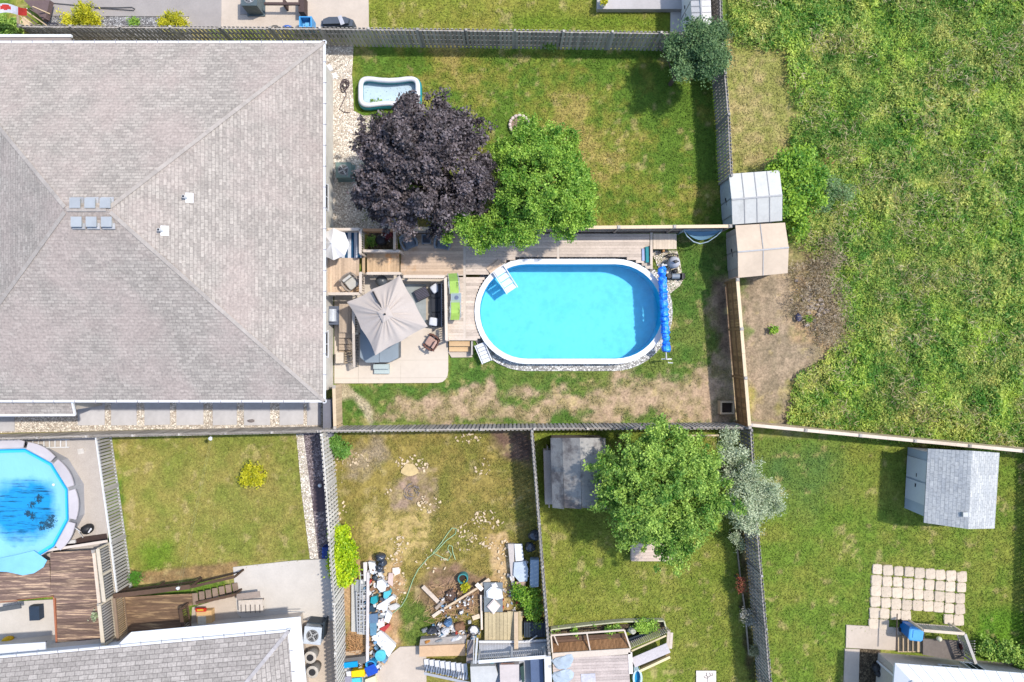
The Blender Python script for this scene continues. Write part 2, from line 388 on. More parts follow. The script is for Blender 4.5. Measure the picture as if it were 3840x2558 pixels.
def colmat(name, nv, ns, rough=.95, bump=.5, trans=0):
    m, t, b = _base(name, rough, 0, .15); at = t.nodes.new('ShaderNodeAttribute'); at.attribute_name = 'Col'
    co = _co(t); f = _noise(t, co, ns, 6, .7); g = _noise(t, co, ns * .23, 3)
    fac = _math(t, 'ADD', _math(t, 'MULTIPLY', _math(t, 'SUBTRACT', f, .5), nv), _math(t, 'ADD', _math(t, 'MULTIPLY', _math(t, 'SUBTRACT', g, .5), nv * .5), 1.))
    t.links.new(_scale(t, at.outputs['Color'], fac), b.inputs['Base Color'])
    if bump: _bump(t, b, f, bump, .04)
    return m
me.materials.append(colmat('turf', 2.2, 11)); go = bpy.data.objects.new('ground', me); SC.collection.objects.link(go); go['kind'] = 'structure'

# ------------------------------------------------------------------ hard surfaces
concrete = M('concrete', S(222, 214, 203), .9, .05, 14, .03, .15, big=.06)
concrete_grey = M('concrete_grey', S(176, 168, 162), .9, .06, 12, .03, .15, big=.08)
concrete_tan = M('concrete_tan', S(214, 198, 180), .9, .05, 12, .03, .15, big=.08)
patio_mat = M('stamped_concrete', S(228, 214, 196), .85, .04, 5, .03, .1, big=.05)
def gravelmat(name, ca, cb, sc=16):
    m, t, b = _base(name, .95, 0, .2); co = _co(t)
    v = t.nodes.new('ShaderNodeTexVoronoi'); v.inputs['Scale'].default_value = sc; t.links.new(co, v.inputs['Vector'])
    v2 = t.nodes.new('ShaderNodeTexVoronoi'); v2.inputs['Scale'].default_value = sc; v2.feature = 'DISTANCE_TO_EDGE'; t.links.new(co, v2.inputs['Vector'])
    sp = t.nodes.new('ShaderNodeSeparateColor'); t.links.new(v.outputs['Color'], sp.inputs[0])
    col = _mix(t, sp.outputs[0], ca, cb)
    e = _ramp(t, v2.outputs['Distance'], 0., .12); n = _noise(t, co, .8, 4)
    fac = _math(t, 'MULTIPLY', _math(t, 'ADD', _math(t, 'MULTIPLY', e, .65), .4), _math(t, 'ADD', _math(t, 'MULTIPLY', n, .5), .75))
    t.links.new(_scale(t, col, fac), b.inputs['Base Color']); _bump(t, b, e, .8, .03)
    return m
gravel_pale = gravelmat('gravel_pale', S(246, 236, 218, .85), S(186, 170, 152, .85), 13)
gravel_grey = gravelmat('gravel_grey', S(208, 206, 204), S(120, 116, 116), 12)
gravel_purple = gravelmat('gravel_purple', S(186, 170, 168), S(112, 98, 100), 13)
mulch = gravelmat('mulch', S(140, 122, 96), S(76, 64, 50), 10)
def flat(name, f, pts, z0, mat, zt=None):
    mb = MB()
    mb.prism(poly(f, *pts), -.12, z0) if z0 > .035 else mb.sheet(poly(f, *pts), z0)
    return struct(name, mb, mat)
flat('gravel_bed', c24, [(0, 60), (255, 60), (240, 300), (250, 470), (255, 600), (330, 640), (420, 640), (470, 900), (560, 1568), (0, 1568)], .012, gravel_pale)
flat('gravel_path', c4, [(-200, 1290), (2225, 1290), (2225, 1478), (1100, 1490), (-200, 1520)], .012, gravel_pale)
flat('gravel_bed', c1, [(300, 60), (1320, 60), (1320, 300), (300, 300)], .012, gravel_grey)
flat('concrete_path', c1, [(320, -160), (1530, -160), (1530, 118), (320, 112)], .045, concrete_grey)
flat('concrete_patio', c13, [(-50, -260), (2292, -260), (2300, 400), (-50, 345), (-50, 220), (440, 220), (440, 100), (-50, 100)], .041, concrete_tan)
flat('paving', c13, [(40, 212), (440, 212), (440, 352), (40, 352)], .055, concrete_grey)
flat('concrete_path', c3, [(-10, -160), (272, -160), (285, 212), (186, 206), (186, 62), (-10, 60)], .05, concrete)
flat('pool_surround', c23, [(-600, 405), (1010, 405), (1100, 1420), (1100, 1700), (-600, 1700)], .03, M('aggregate', S(206, 196, 186), .95, .12, 22, 0, .3, big=.06))
flat('gravel_path', c7, [(1572, 250), (1700, 235), (1765, 560), (1775, 912), (1645, 915), (1600, 560)], .012, gravel_purple)
flat('gravel_edging', c7, [(1572, 250), (1610, 250), (1650, 560), (1690, 912), (1645, 914), (1600, 560)], .018, gravel_pale)
flat('concrete_pad', c7, [(1238, 957), (1560, 922), (1755, 912), (1800, 1300), (1812, 1720), (1480, 1720), (1400, 1350), (1260, 1200)], .045, concrete)
flat('gravel_edging', c7, [(1690, 1240), (1790, 1240), (1812, 1720), (1560, 1720), (1560, 1240)], .052, concrete_tan)
flat('concrete_pad', c8, [(235, 1500), (430, 1395), (480, 1355), (600, 1350), (640, 1420), (640, 1700), (200, 1700)], .045, concrete_tan)
flat('concrete_path', c19, [(232, 200), (845, 232), (1160, 232), (1160, 520), (225, 470)], .045, concrete_tan)
flat('concrete_path', c19, [(214, 484), (388, 490), (372, 1100), (190, 1100)], .045, concrete_tan)
flat('planting_bed', c19, [(388, 480), (640, 500), (640, 1100), (372, 1100)], .02, mulch)
# patio beside the house: rounded corner
pts = poly(c21, (165, -560), (1500, -560), (2170, -560), (2170, 1180)) + poly(c21, (2160, 1260), (2125, 1330), (2070, 1375), (1990, 1392)) + poly(c21, (165, 1402))
mb = MB(); mb.prism(pts, -.12, .06); struct('patio', mb, patio_mat)
mb = MB()
for ya in (1000, 1312): a, b = c21(175, ya, .06), c21(2165, ya - 12, .06); mb.beam((*a, .061), (*b, .061), .018, .006)
for xa in (585, 1330): a, b = c21(xa, 1398, .06), c21(xa, 1050, .06); mb.beam((*a, .061), (*b, .061), .018, .006)
struct('patio_joint', mb, M('joint', S(196, 184, 166), .9))
mb = MB(); mb.ring(stadium(PR + .62), stadium(PR + .2), -.05, .05); struct('gravel_border', mb, gravelmat('gravel_ring', S(240, 238, 232, .8), S(150, 146, 142, .7), 12))
flat('stone_step', c21, [(2150, 815), (2560, 800), (2600, 940), (2230, 945)], .05, concrete_tan)
flat('gravel_bed', c22, [(440, 560), (1000, 560), (1060, 760), (1130, 1180), (1060, 1300), (860, 1460), (700, 1100)], .02, gravel_pale)

# ------------------------------------------------------------------ grass and weeds
def scatter(pl, dens, margin=0):
    xs = [p[0] for p in pl]; ys = [p[1] for p in pl]; n = int((max(xs) - min(xs)) * (max(ys) - min(ys)) * dens)
    X = RNG.uniform(min(xs), max(xs), n); Y = RNG.uniform(min(ys), max(ys), n); m = pmask(X, Y, pl, .3) > RNG.random(n)
    return X[m], Y[m]
fieldleaf = leafmat('weeds', S(84, 136, 42, .88), S(200, 220, 90, .9), .35, .8, S(220, 214, 118, .9), .45)
X, Y = scatter(FIELD, 900)
hh = .12 + .55 * np.clip((fbm(X, Y, 1.1, 71, 4) - .3) * 1.7, 0, 1); Z = hh * RNG.uniform(.15, 1, len(X)) ** .6
sz = RNG.uniform(.05, .17, len(X)) * (1 + .5 * (fbm(X, Y, 2.2, 91, 3) > .56)); cl = fbm(X, Y, 1.6, 77, 3); cs = fbm(X, Y, .35, 79, 2)
v = np.clip(.42 + (cl - .5) * .9 + (cs - .5) * 1.0 + RNG.normal(0, .3, len(X)), 0, 1.2)
q = leaf_quads(np.stack([X, Y, Z], 1), sz, .7, .34)
o = obj_from('tall_grass', npmesh('tall_grass', q, len(X), v, fieldleaf)); o['kind'] = 'stuff'
tag(o, 'tall wild grass and weeds filling the field behind the fences', 'grass')
X, Y = scatter(FIELD, 80); k = (fbm(X, Y, 1.3, 131, 3) + RNG.normal(0, .06, len(X))) > .6; X, Y = X[k], Y[k]
q = leaf_quads(np.stack([X, Y, RNG.uniform(.3, .75, len(X))], 1), RNG.uniform(.18, .42, len(X)), .25, .09)
o = obj_from('dry_stalks', npmesh('dry_stalks', q, len(X), RNG.random(len(X)), leafmat('stalk_straw', S(168, 150, 96), S(236, 222, 172), .2))); o['kind'] = 'stuff'
tag(o, 'dry straw coloured stalks standing in patches of the green field', 'grass')
LAWNS = [poly(D, (812, 108), (1640, 112), (1690, 520), (830, 520), (835, 260)), poly(D, (1035, 850), (1560, 545), (1685, 545), (1700, 975), (775, 975), (775, 884), (1030, 880)),
         poly(D, (268, 1005), (685, 1000), (712, 1285), (540, 1300), (300, 1335)), poly(D, (770, 1000), (1225, 990), (1250, 1440), (930, 1480), (790, 1340)),
         poly(D, (1235, 995), (1715, 990), (1760, 1600), (1540, 1600), (1540, 1430), (1270, 1440)), poly(D, (1725, 1005), (2420, 1045), (2420, 1500), (1940, 1440), (1935, 1600), (1765, 1600)),
         poly(D, (848, -20), (1370, -20), (1370, 25), (1530, 30), (1530, 72), (848, 66)), poly(D, (1672, 110), (1812, 112), (1812, 390), (1676, 400))]
def turf_patch(pls, dens, zlo, zhi, smin, smax):
    XX, YY = [], []
    for p in pls:
        a, b = scatter(p, dens); XX.append(a); YY.append(b)
    X = np.concatenate(XX); Y = np.concatenate(YY)
    a = np.clip(np.abs(X - PCX) - PSL, 0, None); k = np.hypot(a, Y - PCY) > PR + .7; X, Y = X[k], Y[k]
    c = gcol(X, Y); k = c[:, 1] > c[:, 0] * .78; X, Y, c = X[k], Y[k], c[k]
    q = leaf_quads(np.stack([X, Y, RNG.uniform(zlo, zhi, len(X))], 1), RNG.uniform(smin, smax, len(X)), .35, .3)
    me = npmesh('lawn_grass', q, len(X), RNG.random(len(X)), tuft)
    at = me.attributes.new('Col', 'FLOAT_COLOR', 'FACE'); c = np.clip(c * RNG.uniform(.72, 1.5, len(X))[:, None], 0, 1)
    at.data.foreach_set('color', np.concatenate([c, np.ones((len(c), 1))], 1).astype(np.float32).ravel()); return me
tuft = colmat('grass_blades', .3, 5, .7, 0)
o = obj_from('lawn_grass', turf_patch(LAWNS, 300, .005, .05, .05, .13)); o['kind'] = 'stuff'; tag(o, 'short mown green and straw coloured grass of the lawns', 'grass')
# ================================================================== HOUSES
def V3(p, z): return Vector((p[0], p[1], z))
def rface(mb, pts, a=None):
    p = [Vector(q) for q in pts]; n = (p[1] - p[0]).cross(p[2] - p[0]).normalized()
    if n.z < 0: p = p[::-1]; n = -n
    u = Vector((0, 0, 1)).cross(n).normalized(); v = n.cross(u)
    mb.add(p, [tuple(range(len(p)))], a, [[(q.dot(u), q.dot(v)) for q in p]])
def slopes(mb, c, z, r, zr, thick=.06):
    """hip or gable roof on corners NW,NE,SE,SW with ridge r=(W end, E end)"""
    NW, NE, SE, SW = [V3(p, z) for p in c]; W, E = V3(r[0], zr), V3(r[1], zr)
    for f in ([NW, NE, E, W], [SW, SE, E, W], [NE, SE, E], [NW, SW, W]): rface(mb, f)
def lerp(p, q, t): return (p[0] + (q[0] - p[0]) * t, p[1] + (q[1] - p[1]) * t)
def inset(c, d):
    cx = sum(p[0] for p in c) / 4; cy = sum(p[1] for p in c) / 4; u = Vector((c[1][0] - c[0][0], c[1][1] - c[0][1])).normalized(); w_ = Vector((-u.y, u.x))
    out = []
    for p in c:
        v = Vector((p[0] - cx, p[1] - cy)); a = v.dot(u); b = v.dot(w_)
        a -= d * (1 if a > 0 else -1); b -= d * (1 if b > 0 else -1); q = u * a + w_ * b; out.append((cx + q.x, cy + q.y))
    return out
white_trim = M('white_trim', S(244, 244, 244), .5, .03, 8, .04, 0, big=.03)
siding_white = M('siding_white', S(236, 238, 242), .6, .03, 8, .03, .1, big=.03)
brick_beige = M('brick_beige', S(216, 204, 190), .9, .12, 16, .05, .3, big=.06)
glass_dark = M('window_glass', (.02, .025, .03), .08, 0, 5, 0, 0, spec=.6)
black_mat = M('black_plastic', (.02, .02, .022), .5, .1, 9, .2, .1)
roof_main = shingle('shingle_main', S(194, 184, 172), S(168, 159, 149), S(148, 139, 130), S(192, 174, 164))
roof_grey = shingle('shingle_grey', S(192, 183, 174), S(166, 158, 150), S(112, 105, 100), None, .42, .2)
def gutters(parent, c, z, mat=white_trim, w_=.12, label=None):
    mb = MB()
    for i in range(4):
        p, q = c[i], c[(i + 1) % 4]; d = Vector((q[0] - p[0], q[1] - p[1])).normalized(); o = (d.y * .05, -d.x * .05)
        e = .05
        mb.beam((p[0] - o[0] * -1 - d.x * e, p[1] + o[1] - d.y * e, z - .02), (q[0] + o[0] + d.x * e, q[1] + o[1] + d.y * e, z - .02), w_, .1)
    part('gutter', mb, mat, parent)
    for i in range(4):
        p, q = c[i], c[(i + 1) % 4]; L = math.dist(p, q)
        for k in range(1, int(L / .95)):
            r = lerp(p, q, k * .95 / L); d = Vector((q[0] - p[0], q[1] - p[1])).normalized(); mb = MB()
            mb.box(r[0], r[1], z + .032, .03, .14, .012, math.atan2(d.y, d.x)); part('gutter_strap', mb, M('strap_grey', S(150, 146, 150), .6), parent)
def caps(parent, lines, mat):
    mb = MB()
    for p, q in lines:
        p = Vector(p); q = Vector(q); L = (q - p).length; d = (q - p) / L; n = int(L / .2)
        for k in range(n):
            a = p + d * (k * .2) + Vector((0, 0, .012)); b = p + d * (k * .2 + .23) + Vector((0, 0, .018)); mb.beam(a, b, .17, .006)
    part('ridge_cap', mb, mat, parent)
def walls(parent, c, z0, z1, mat, name='wall'):
    mb = MB(); mb.prism(c, z0, z1); return part(name, mb, mat, parent)
def window(parent, x, y, z, w_, h, ang, door=False):
    """set in a wall; ang = direction the wall runs"""
    mb = MB(); d = rot2(1, 0, ang); n = rot2(0, 1, ang)
    for s in (-1, 1): mb.box(x + d[0] * s * w_ / 2, y + d[1] * s * w_ / 2, z, .07, .1, h, ang)
    for zz in (z - .03, z + h - .04): mb.box(x, y, zz, w_ + .14, .12, .07, ang)
    mb.box(x, y, z, .04, .08, h, ang); f = part('door' if door else 'window', mb, white_trim, parent)
    mb = MB(); mb.box(x, y, z + .02, w_ - .04, .06, h - .05, ang); part('pane', mb, glass_dark, f)
# --- big house on the left
HX, HN, HS, HW, HZ = N(1220, 0, 3)[0], N(0, 155, 3)[1], N(0, 1508, 3)[1], -26.6, 3.0
hc = [(HW, HN), (HX, HN), (HX, HS), (HW, HS)]; ry = (HN + HS) / 2; r0, r1 = (-18.4, ry), (-16.73, ry); RZ = 5.9
hs = thing('house', 'large bungalow with a broad pale grey shingled hip roof left of the back yard', 'house', (-17, ry, 0))
mb = MB(); slopes(mb, hc, HZ, (r0, r1), RZ); part('roof', mb, roof_main, hs)
caps(hs, [((HX, HN, HZ), (r1[0], ry, RZ)), ((HX, HS, HZ), (r1[0], ry, RZ)), ((HW, HN, HZ), (r0[0], ry, RZ)), ((HW, HS, HZ), (r0[0], ry, RZ)), ((r0[0], ry, RZ), (r1[0], ry, RZ))],
     M('cap_shingle', S(184, 174, 164), .9, .1, 14, .08, .3))
walls(hs, inset(hc, .42), 0, 2.96, M('stucco_cream', S(232, 226, 214), .9, .06, 20, 0, .2))
gutters(hs, hc, HZ)
mb = MB(); mb.prism(inset(hc, .02), 2.88, 2.95); part('soffit', mb, white_trim, hs)
wx = HX - .42
window(hs, wx, N(0, 1000, 0)[1], .75 + 1.05, 1.8, 1.0, math.pi / 2, True); window(hs, wx, N(0, 760, 0)[1], 1.1, 1.2, 1.0, math.pi / 2); window(hs, wx, N(0, 1290, 0)[1], 1.1, 1.2, 1.0, math.pi / 2)
vent_metal = M('vent_metal', S(206, 208, 206), .35, .03, 9, .05, 0, metal=.3)
def rz_at(x, y): return RZ - abs(y - ry) * (RZ - HZ) / (HN - ry)
for j, yy in enumerate((763, 832)):
    for xx in (287, 343, 400):
        h = 5.85; X, Y = N(xx, yy, h); z = rz_at(X, Y) - .04; s = 1 if Y > ry else -1; tilt = (RZ - HZ) / (HN - ry)
        mb = MB(); mb.box(X, Y, z - .05, .36, .36, .22); mb.box(X, Y, z + .17, .44, .42, .035); f = part('roof_vent', mb, vent_metal, hs)
        mb = MB(); mb.box(X, Y, z + .0, .52, .56, .03); part('flashing', mb, M('flashing_grey', S(190, 190, 192), .6), f)
for xx, yy, h in ((702, 742, 4.9), (624, 870, 4.9)):
    X, Y = N(xx, yy, h); zz = HZ + (HX - X) * (RZ - HZ) / (HX - r1[0])
    mb = MB(); t_ = (RZ - HZ) / (HX - r1[0]); mb.add([(X - .06, Y - .21, zz + .06 * t_ + .03), (X + .24, Y - .21, zz - .24 * t_ + .03), (X + .24, Y + .21, zz - .24 * t_ + .03), (X - .06, Y + .21, zz + .06 * t_ + .03)], [(0, 1, 2, 3)])
    f = part('vent_flashing', mb, white_trim, hs)
    mb = MB(); mb.cyl((X - .02, Y, zz - .1), (X - .02, Y, zz + .32), .07, .065, 14); part('vent_pipe', mb, M('pipe_white', S(235, 235, 235), .5), f)
    mb = MB(); mb.cyl((X - .02, Y, zz + .321), (X - .02, Y, zz + .326), .05, .05, 14); part('pipe_mouth', mb, black_mat, f)
# lower bay roofs at both sides
for nm, pl in (('bay_roof', [(-8, 1486), (282, 1486), (282, 1556), (-8, 1558)]),):
    z = 2.55; b = [N(x, y, z) for x, y in pl]; b[0] = (HW, b[0][1]); b[3] = (HW, b[3][1])
    mb = MB(); p = [V3(b[0], z + .28), V3(b[1], z + .28), V3(b[2], z), V3(b[3], z)]; rface(mb, p)
    mb.add([p[1], p[2], p[2] - Vector((0, 0, .12)), p[1] - Vector((0, 0, .12))], [(0, 1, 2, 3)]); f = part(nm, mb, roof_main, hs)
    mb = MB(); mb.beam((b[3][0], b[3][1], z), (b[2][0], b[2][1], z), .1, .1); mb.beam((b[2][0], b[2][1], z), (b[1][0], b[1][1], z + .27), .07, .1); part('gutter', mb, white_trim, f)
    mb = MB(); mb.prism([(b[0][0], b[0][1]), (b[1][0] - .25, b[1][1]), (b[1][0] - .25, b[2][1] + .2), (b[0][0], b[2][1] + .2)], 0, z - .05); part('wall', mb, brick_beige, hs)
z = 2.6; b0 = N(268, 140, z); mb = MB(); mb.prism([(HW, HN - .02), (HW, b0[1]), (b0[0], b0[1]), (b0[0], HN - .02)], 2.55, 2.66); f = part('bay_roof', mb, roof_main, hs)
mb = MB(); mb.beam((HW, b0[1] + .03, z + .05), (b0[0] + .05, b0[1] + .03, z + .05), .12, .12); part('gutter', mb, white_trim, f)
mb = MB(); mb.prism([(HW, HN - .4), (HW, b0[1] - .3), (b0[0] - .3, b0[1] - .3), (b0[0] - .3, HN - .4)], 0, 2.5); part('wall', mb, brick_beige, hs)
# --- house bottom left
def framed(o, ux, uy): return lambda a, b: (o[0] + ux[0] * a + uy[0] * b, o[1] + ux[1] * a + uy[1] * b)
e = N(1087, 2361, 3); a_ = math.radians(5.2); F2 = framed(e, (-math.cos(a_), -math.sin(a_)), (math.sin(a_), -math.cos(a_)))
c = [F2(22, 0), F2(0, 0), F2(0, 11), F2(22, 11)]
h2 = thing('house', 'bungalow with a grey shingled hip roof and white gutters in the bottom left corner', 'house', (*F2(11, 5.5), 0))
mb = MB(); slopes(mb, c, 3, (F2(16.5, 5.5), F2(5.5, 5.5)), 4.95); part('roof', mb, roof_grey, h2)
caps(h2, [((*c[1], 3), (*F2(5.5, 5.5), 4.95)), ((*c[2], 3), (*F2(5.5, 5.5), 4.95)), ((*F2(5.5, 5.5), 4.95), (*F2(16.5, 5.5), 4.95))], M('cap_grey', S(186, 180, 178), .9, .1, 14, .16, .3))
walls(h2, inset(c, .35), 0, 1.7, brick_beige); walls(h2, inset(c, .35), 1.7, 2.95, siding_white); gutters(h2, c, 3)
mb = MB(); mb.prism(inset(c, .02), 2.88, 2.95); part('soffit', mb, white_trim, h2)
wa = math.pi + a_
for q, wd, dr in ((3.2, 1.1, 0), (16.2, 1.2, 0)): p = F2(q, .34); window(h2, p[0], p[1], .7 if dr else 1.1, wd, 1.9 if dr else 1.1, wa, bool(dr))
mb = MB(); A0, A1, A2 = F2(7.9, 0), F2(0, 0), F2(0, 11); B0, B1, B2 = F2(7.4, -.42), F2(-.42, -.42), F2(-.42, 11)
for q in ([(*A0, 2.9), (*A1, 2.9), (*B1, 2.7), (*B0, 2.7)], [(*A1, 2.9), (*A2, 2.9), (*B2, 2.7), (*B1, 2.7)]): mb.add(q + [(a, b, z_ - .05) for a, b, z_ in q], [(0, 1, 2, 3), (7, 6, 5, 4), (0, 4, 5, 1), (1, 5, 6, 2), (2, 6, 7, 3), (3, 7, 4, 0)])
part('eave_skirt', mb, white_trim, h2); mb = MB(); p0 = N(-80, 2452, 2.6); p1 = N(172, 2436, 2.6); mb.beam((p0[0], p0[1], 2.6), (p1[0], p1[1], 2.6), .7, .06)
part('awning', mb, siding_white, h2)
# --- house bottom right
b = N(3292, 2447); a_ = math.radians(-4.5); F3 = framed(b, (math.cos(a_), math.sin(a_)), (math.sin(a_), -math.cos(a_)))
c = [F3(0, 0), F3(14, 0), F3(14, 10), F3(0, 10)]
h3 = thing('house', 'white sided house with a beige brick base in the bottom right corner', 'house', (*F3(7, 5), 0))
walls(h3, c, 0, 1.45, brick_beige); walls(h3, inset(c, -.03), 1.45, 2.9, siding_white)
ce = inset(c, -.02); mb = MB(); lo = inset(c, -.62)
for i, j in ((0, 1), (0, 3)):
    q = [(*lo[i], 2.55), (*lo[j], 2.55), (*ce[j], 2.93), (*ce[i], 2.93)]; mb.add(q + [(a, b, z_ - .06) for a, b, z_ in q], [(0, 1, 2, 3), (7, 6, 5, 4), (0, 4, 5, 1), (1, 5, 6, 2), (2, 6, 7, 3), (3, 7, 4, 0)])
part('eave_skirt', mb, siding_white, h3); mb = MB()
for k in range(1, 26): a, b = lerp(lo[0], lo[1], k / 26), lerp(ce[0], ce[1], k / 26); mb.beam((*a, 2.557), (*b, 2.937), .02, .02)
part('skirt_seam', mb, M('seam_pale', S(206, 208, 212), .6), h3); mb = MB(); slopes(mb, ce, 2.95, (F3(5, 5), F3(9, 5)), 4.7); part('roof', mb, roof_grey, h3); gutters(h3, ce, 2.95)
for q, z_, wd, hh_ in ((2.9, 1.0, .9, 1.9), (4.2, .5, .7, .8), (7.4, 1.5, 1.5, 1.0)): p = F3(q, -.03); window(h3, p[0], p[1], z_, wd, hh_, a_)
mb = MB(); p = F3(-.05, .4); mb.cyl((p[0], p[1], .1), (p[0], p[1], 2.9), .05); part('downspout', mb, white_trim, h3)
# ================================================================== FENCES
wood_grey = M('wood_grey', S(192, 184, 174), .9, .16, 14, .26, .3, big=.12)
wood_greyd = M('wood_greyd', S(172, 166, 160), .9, .16, 14, .26, .3, big=.12)
wood_pale = M('wood_pale', S(186, 180, 172), .9, .12, 14, .18, .3, big=.1)
cedar = M('cedar', S(190, 142, 92), .85, .16, 10, .28, .3, big=.12)
cedar_cap = M('cedar_cap', S(238, 212, 176), .85, .08, 10, .08, .2, big=.05)
wood_tan = M('wood_tan', S(222, 196, 160), .85, .1, 10, .14, .2, big=.08)
wood_brown = M('wood_brown', S(116, 94, 76), .9, .2, 10, .24, .3, big=.15)
def fence(label, pts, h, style, mat, cap=None, name='fence', pitch=.2, group='fences between the yards'):
    t = thing(name, label, 'fence', (*lerp(pts[0], pts[-1], .5), 0), group)
    B, R, Cp, B2 = MB(), MB(), MB(), MB(); posts = []
    for p, q in zip(pts, pts[1:]):
        L = math.dist(p, q); d = ((q[0] - p[0]) / L, (q[1] - p[1]) / L); n = (-d[1], d[0]); ang = math.atan2(d[1], d[0])
        at = lambda s, o: (p[0] + d[0] * s + n[0] * o, p[1] + d[1] * s + n[1] * o)
        np_ = max(1, round(L / 2.44))
        for k in range(np_ + (1 if q is pts[-1] else 0)): posts.append((*at(L * k / np_, 0), ang))
        if style == 'shadow':
            npc = max(1, round(L / pitch)); pc = L / npc
            for i in range(npc):
                for o, sh in ((.055, 0), (-.055, pc / 2)):
                    x, y = at(i * pc + sh + .06, o); B.box(x, y, .04 + random.uniform(0, .02), .118, .018, h - .06 + random.uniform(-.02, .015), ang + random.uniform(-.02, .02))
            rails = [.3 + k * (h - .42) / 3 for k in range(4)]
        elif style == 'solid':
            for i in range(int(L / .145)):
                x, y = at(i * .145 + .07, .04); B.box(x, y, .04, .138, .02, h - .06 + random.uniform(-.01, .01), ang)
            rails = [.3, h / 2, h - .2]
        elif style == 'lattice':
            k = .17; hh_ = h - .1
            for i in range(-int(hh_ / k), int(L / k)):
                for sg, o in ((1, .008), (-1, -.008)):
                    s0 = i * k if sg > 0 else i * k + hh_; s1 = s0 + hh_ * sg; z0, z1 = .06, h - .04
                    if s0 < 0: z0 += -s0 * sg; s0 = 0
                    if s1 < 0: z1 -= -s1; s1 = 0
                    if s0 > L: z0 += (s0 - L); s0 = L
                    if s1 > L: z1 -= (s1 - L); s1 = L
                    if z1 - z0 < .05: continue
                    a0, a1 = at(s0, o), at(s1, o); B.beam((a0[0], a0[1], z0), (a1[0], a1[1], z1), .042, .012)
            rails = [.08, h - .08]
        elif style == 'gapped':
            for i in range(int(L / .16)):
                x, y = at(i * .16 + .07, .03); B.box(x, y, .06, .11, .02, h - .12, ang)
            rails = [.06, h - .02]
        for z in rails:
            a0, a1 = at(0, 0), at(L, 0); R.beam((a0[0], a0[1], z), (a1[0], a1[1], z), .05, .085)
        if cap:
            n_ = max(1, round(L / 3.6))
            for k in range(n_):
                a0, a1 = at(L * k / n_ + .004, 0), at(L * (k + 1) / n_ - .004, 0); Cp.beam((a0[0], a0[1], h + .015), (a1[0], a1[1], h + .015), .15, .035)
    part('boards', B, mat, t); part('rail', R, cap if style == 'gapped' else mat, t)
    if cap and style != 'gapped': part('cap_rail', Cp, cap, t)
    for x, y, a in posts:
        mb = MB(); mb.box(x, y, 0, .1, .1, h + (.06 if cap is None else -.005), a); f = part('post', mb, mat, t)
        if style == 'solid' and cap: mb = MB(); mb.box(x, y, h + .033, .16, .16, .03, a); mb.box(x, y, h + .063, .1, .1, .03, a); part('post_cap', mb, wood_grey, f)
    return t
P_ = lambda *a: [N(x, y) for x, y in a]
fence('weathered shadowbox board fence along the top edge of the back yard', P_((180, 163), (1240, 171), (2449, 187), (2660, 194)), 1.9, 'shadow', wood_grey)
fence('dark weathered shadowbox fence between the lawn and the mown strip by the field', P_((2655, -80), (2664, 187), (2688, 476), (2698, 692)), 1.9, 'shadow', wood_greyd, pitch=.17)
fence('newer cedar board fence with a pale cap beside the bare dirt', P_((2718, 1062), (2761, 1584)), 1.9, 'solid', cedar, cedar_cap)
fence('weathered shadowbox fence between the back yard and the lots below it', P_((1240, 1600), (2000, 1592), (2757, 1588)), 1.75, 'shadow', wood_grey)
fence('weathered board fence between the stone path of the big house and the left lawn', P_((-300, 1640), (400, 1620), (1228, 1602)), 1.6, 'shadow', wood_grey, pitch=.16)
fence('dark shadowbox fence with climbing flowers between the tree lot and the right lawn', P_((2768, 1594), (2788, 1922), (2836, 2486), (2845, 2600)), 1.9, 'shadow', wood_greyd, pitch=.18)
fence('thin weathered fence between the littered lot and the tree lot', P_((1991, 1598), (2017, 1925), (2052, 2382), (2055, 2430)), 1.9, 'shadow', wood_pale)
fence('pale basketweave fence between the gravel path and the littered lot', P_((1243, 1612), (1258, 1799), (1270, 1976), (1287, 2211), (1293, 2387), (1302, 2620)), 1.8, 'shadow', M('fence_pale', S(226, 220, 208), .85, .12, 14, .2, .2))
fence('grey slatted fence with white rails beside the round pool', P_((416, 1628), (470, 2010), (493, 2196)), 1.25, 'gapped', wood_pale, white_trim)
fence('pale tan board fence with grey post caps along the bottom of the field', P_((2771, 1578), (3744, 1671), (3980, 1694)), 1.7, 'solid', wood_tan, M('cap_tan', S(236, 218, 196), .8, .06, 10, .06, .2))
fence('wooden privacy fence behind the pool deck with a pale cap rail', P_((1511, 884), (2100, 879), (2690, 874)), 2.0, 'solid', M('fence_taupe', S(176, 158, 142), .85, .12, 10, .16, .2), cedar_cap)
fence('short wooden fence beside the corner of the big house', P_((1278, 1444), (1282, 1592)), 1.3, 'solid', wood_tan, cedar_cap)
fence('tall grey board fence at the right hand edge of the right lawn', P_((3892, 1700), (3880, 2200), (3862, 2640)), 1.9, 'shadow', wood_greyd)
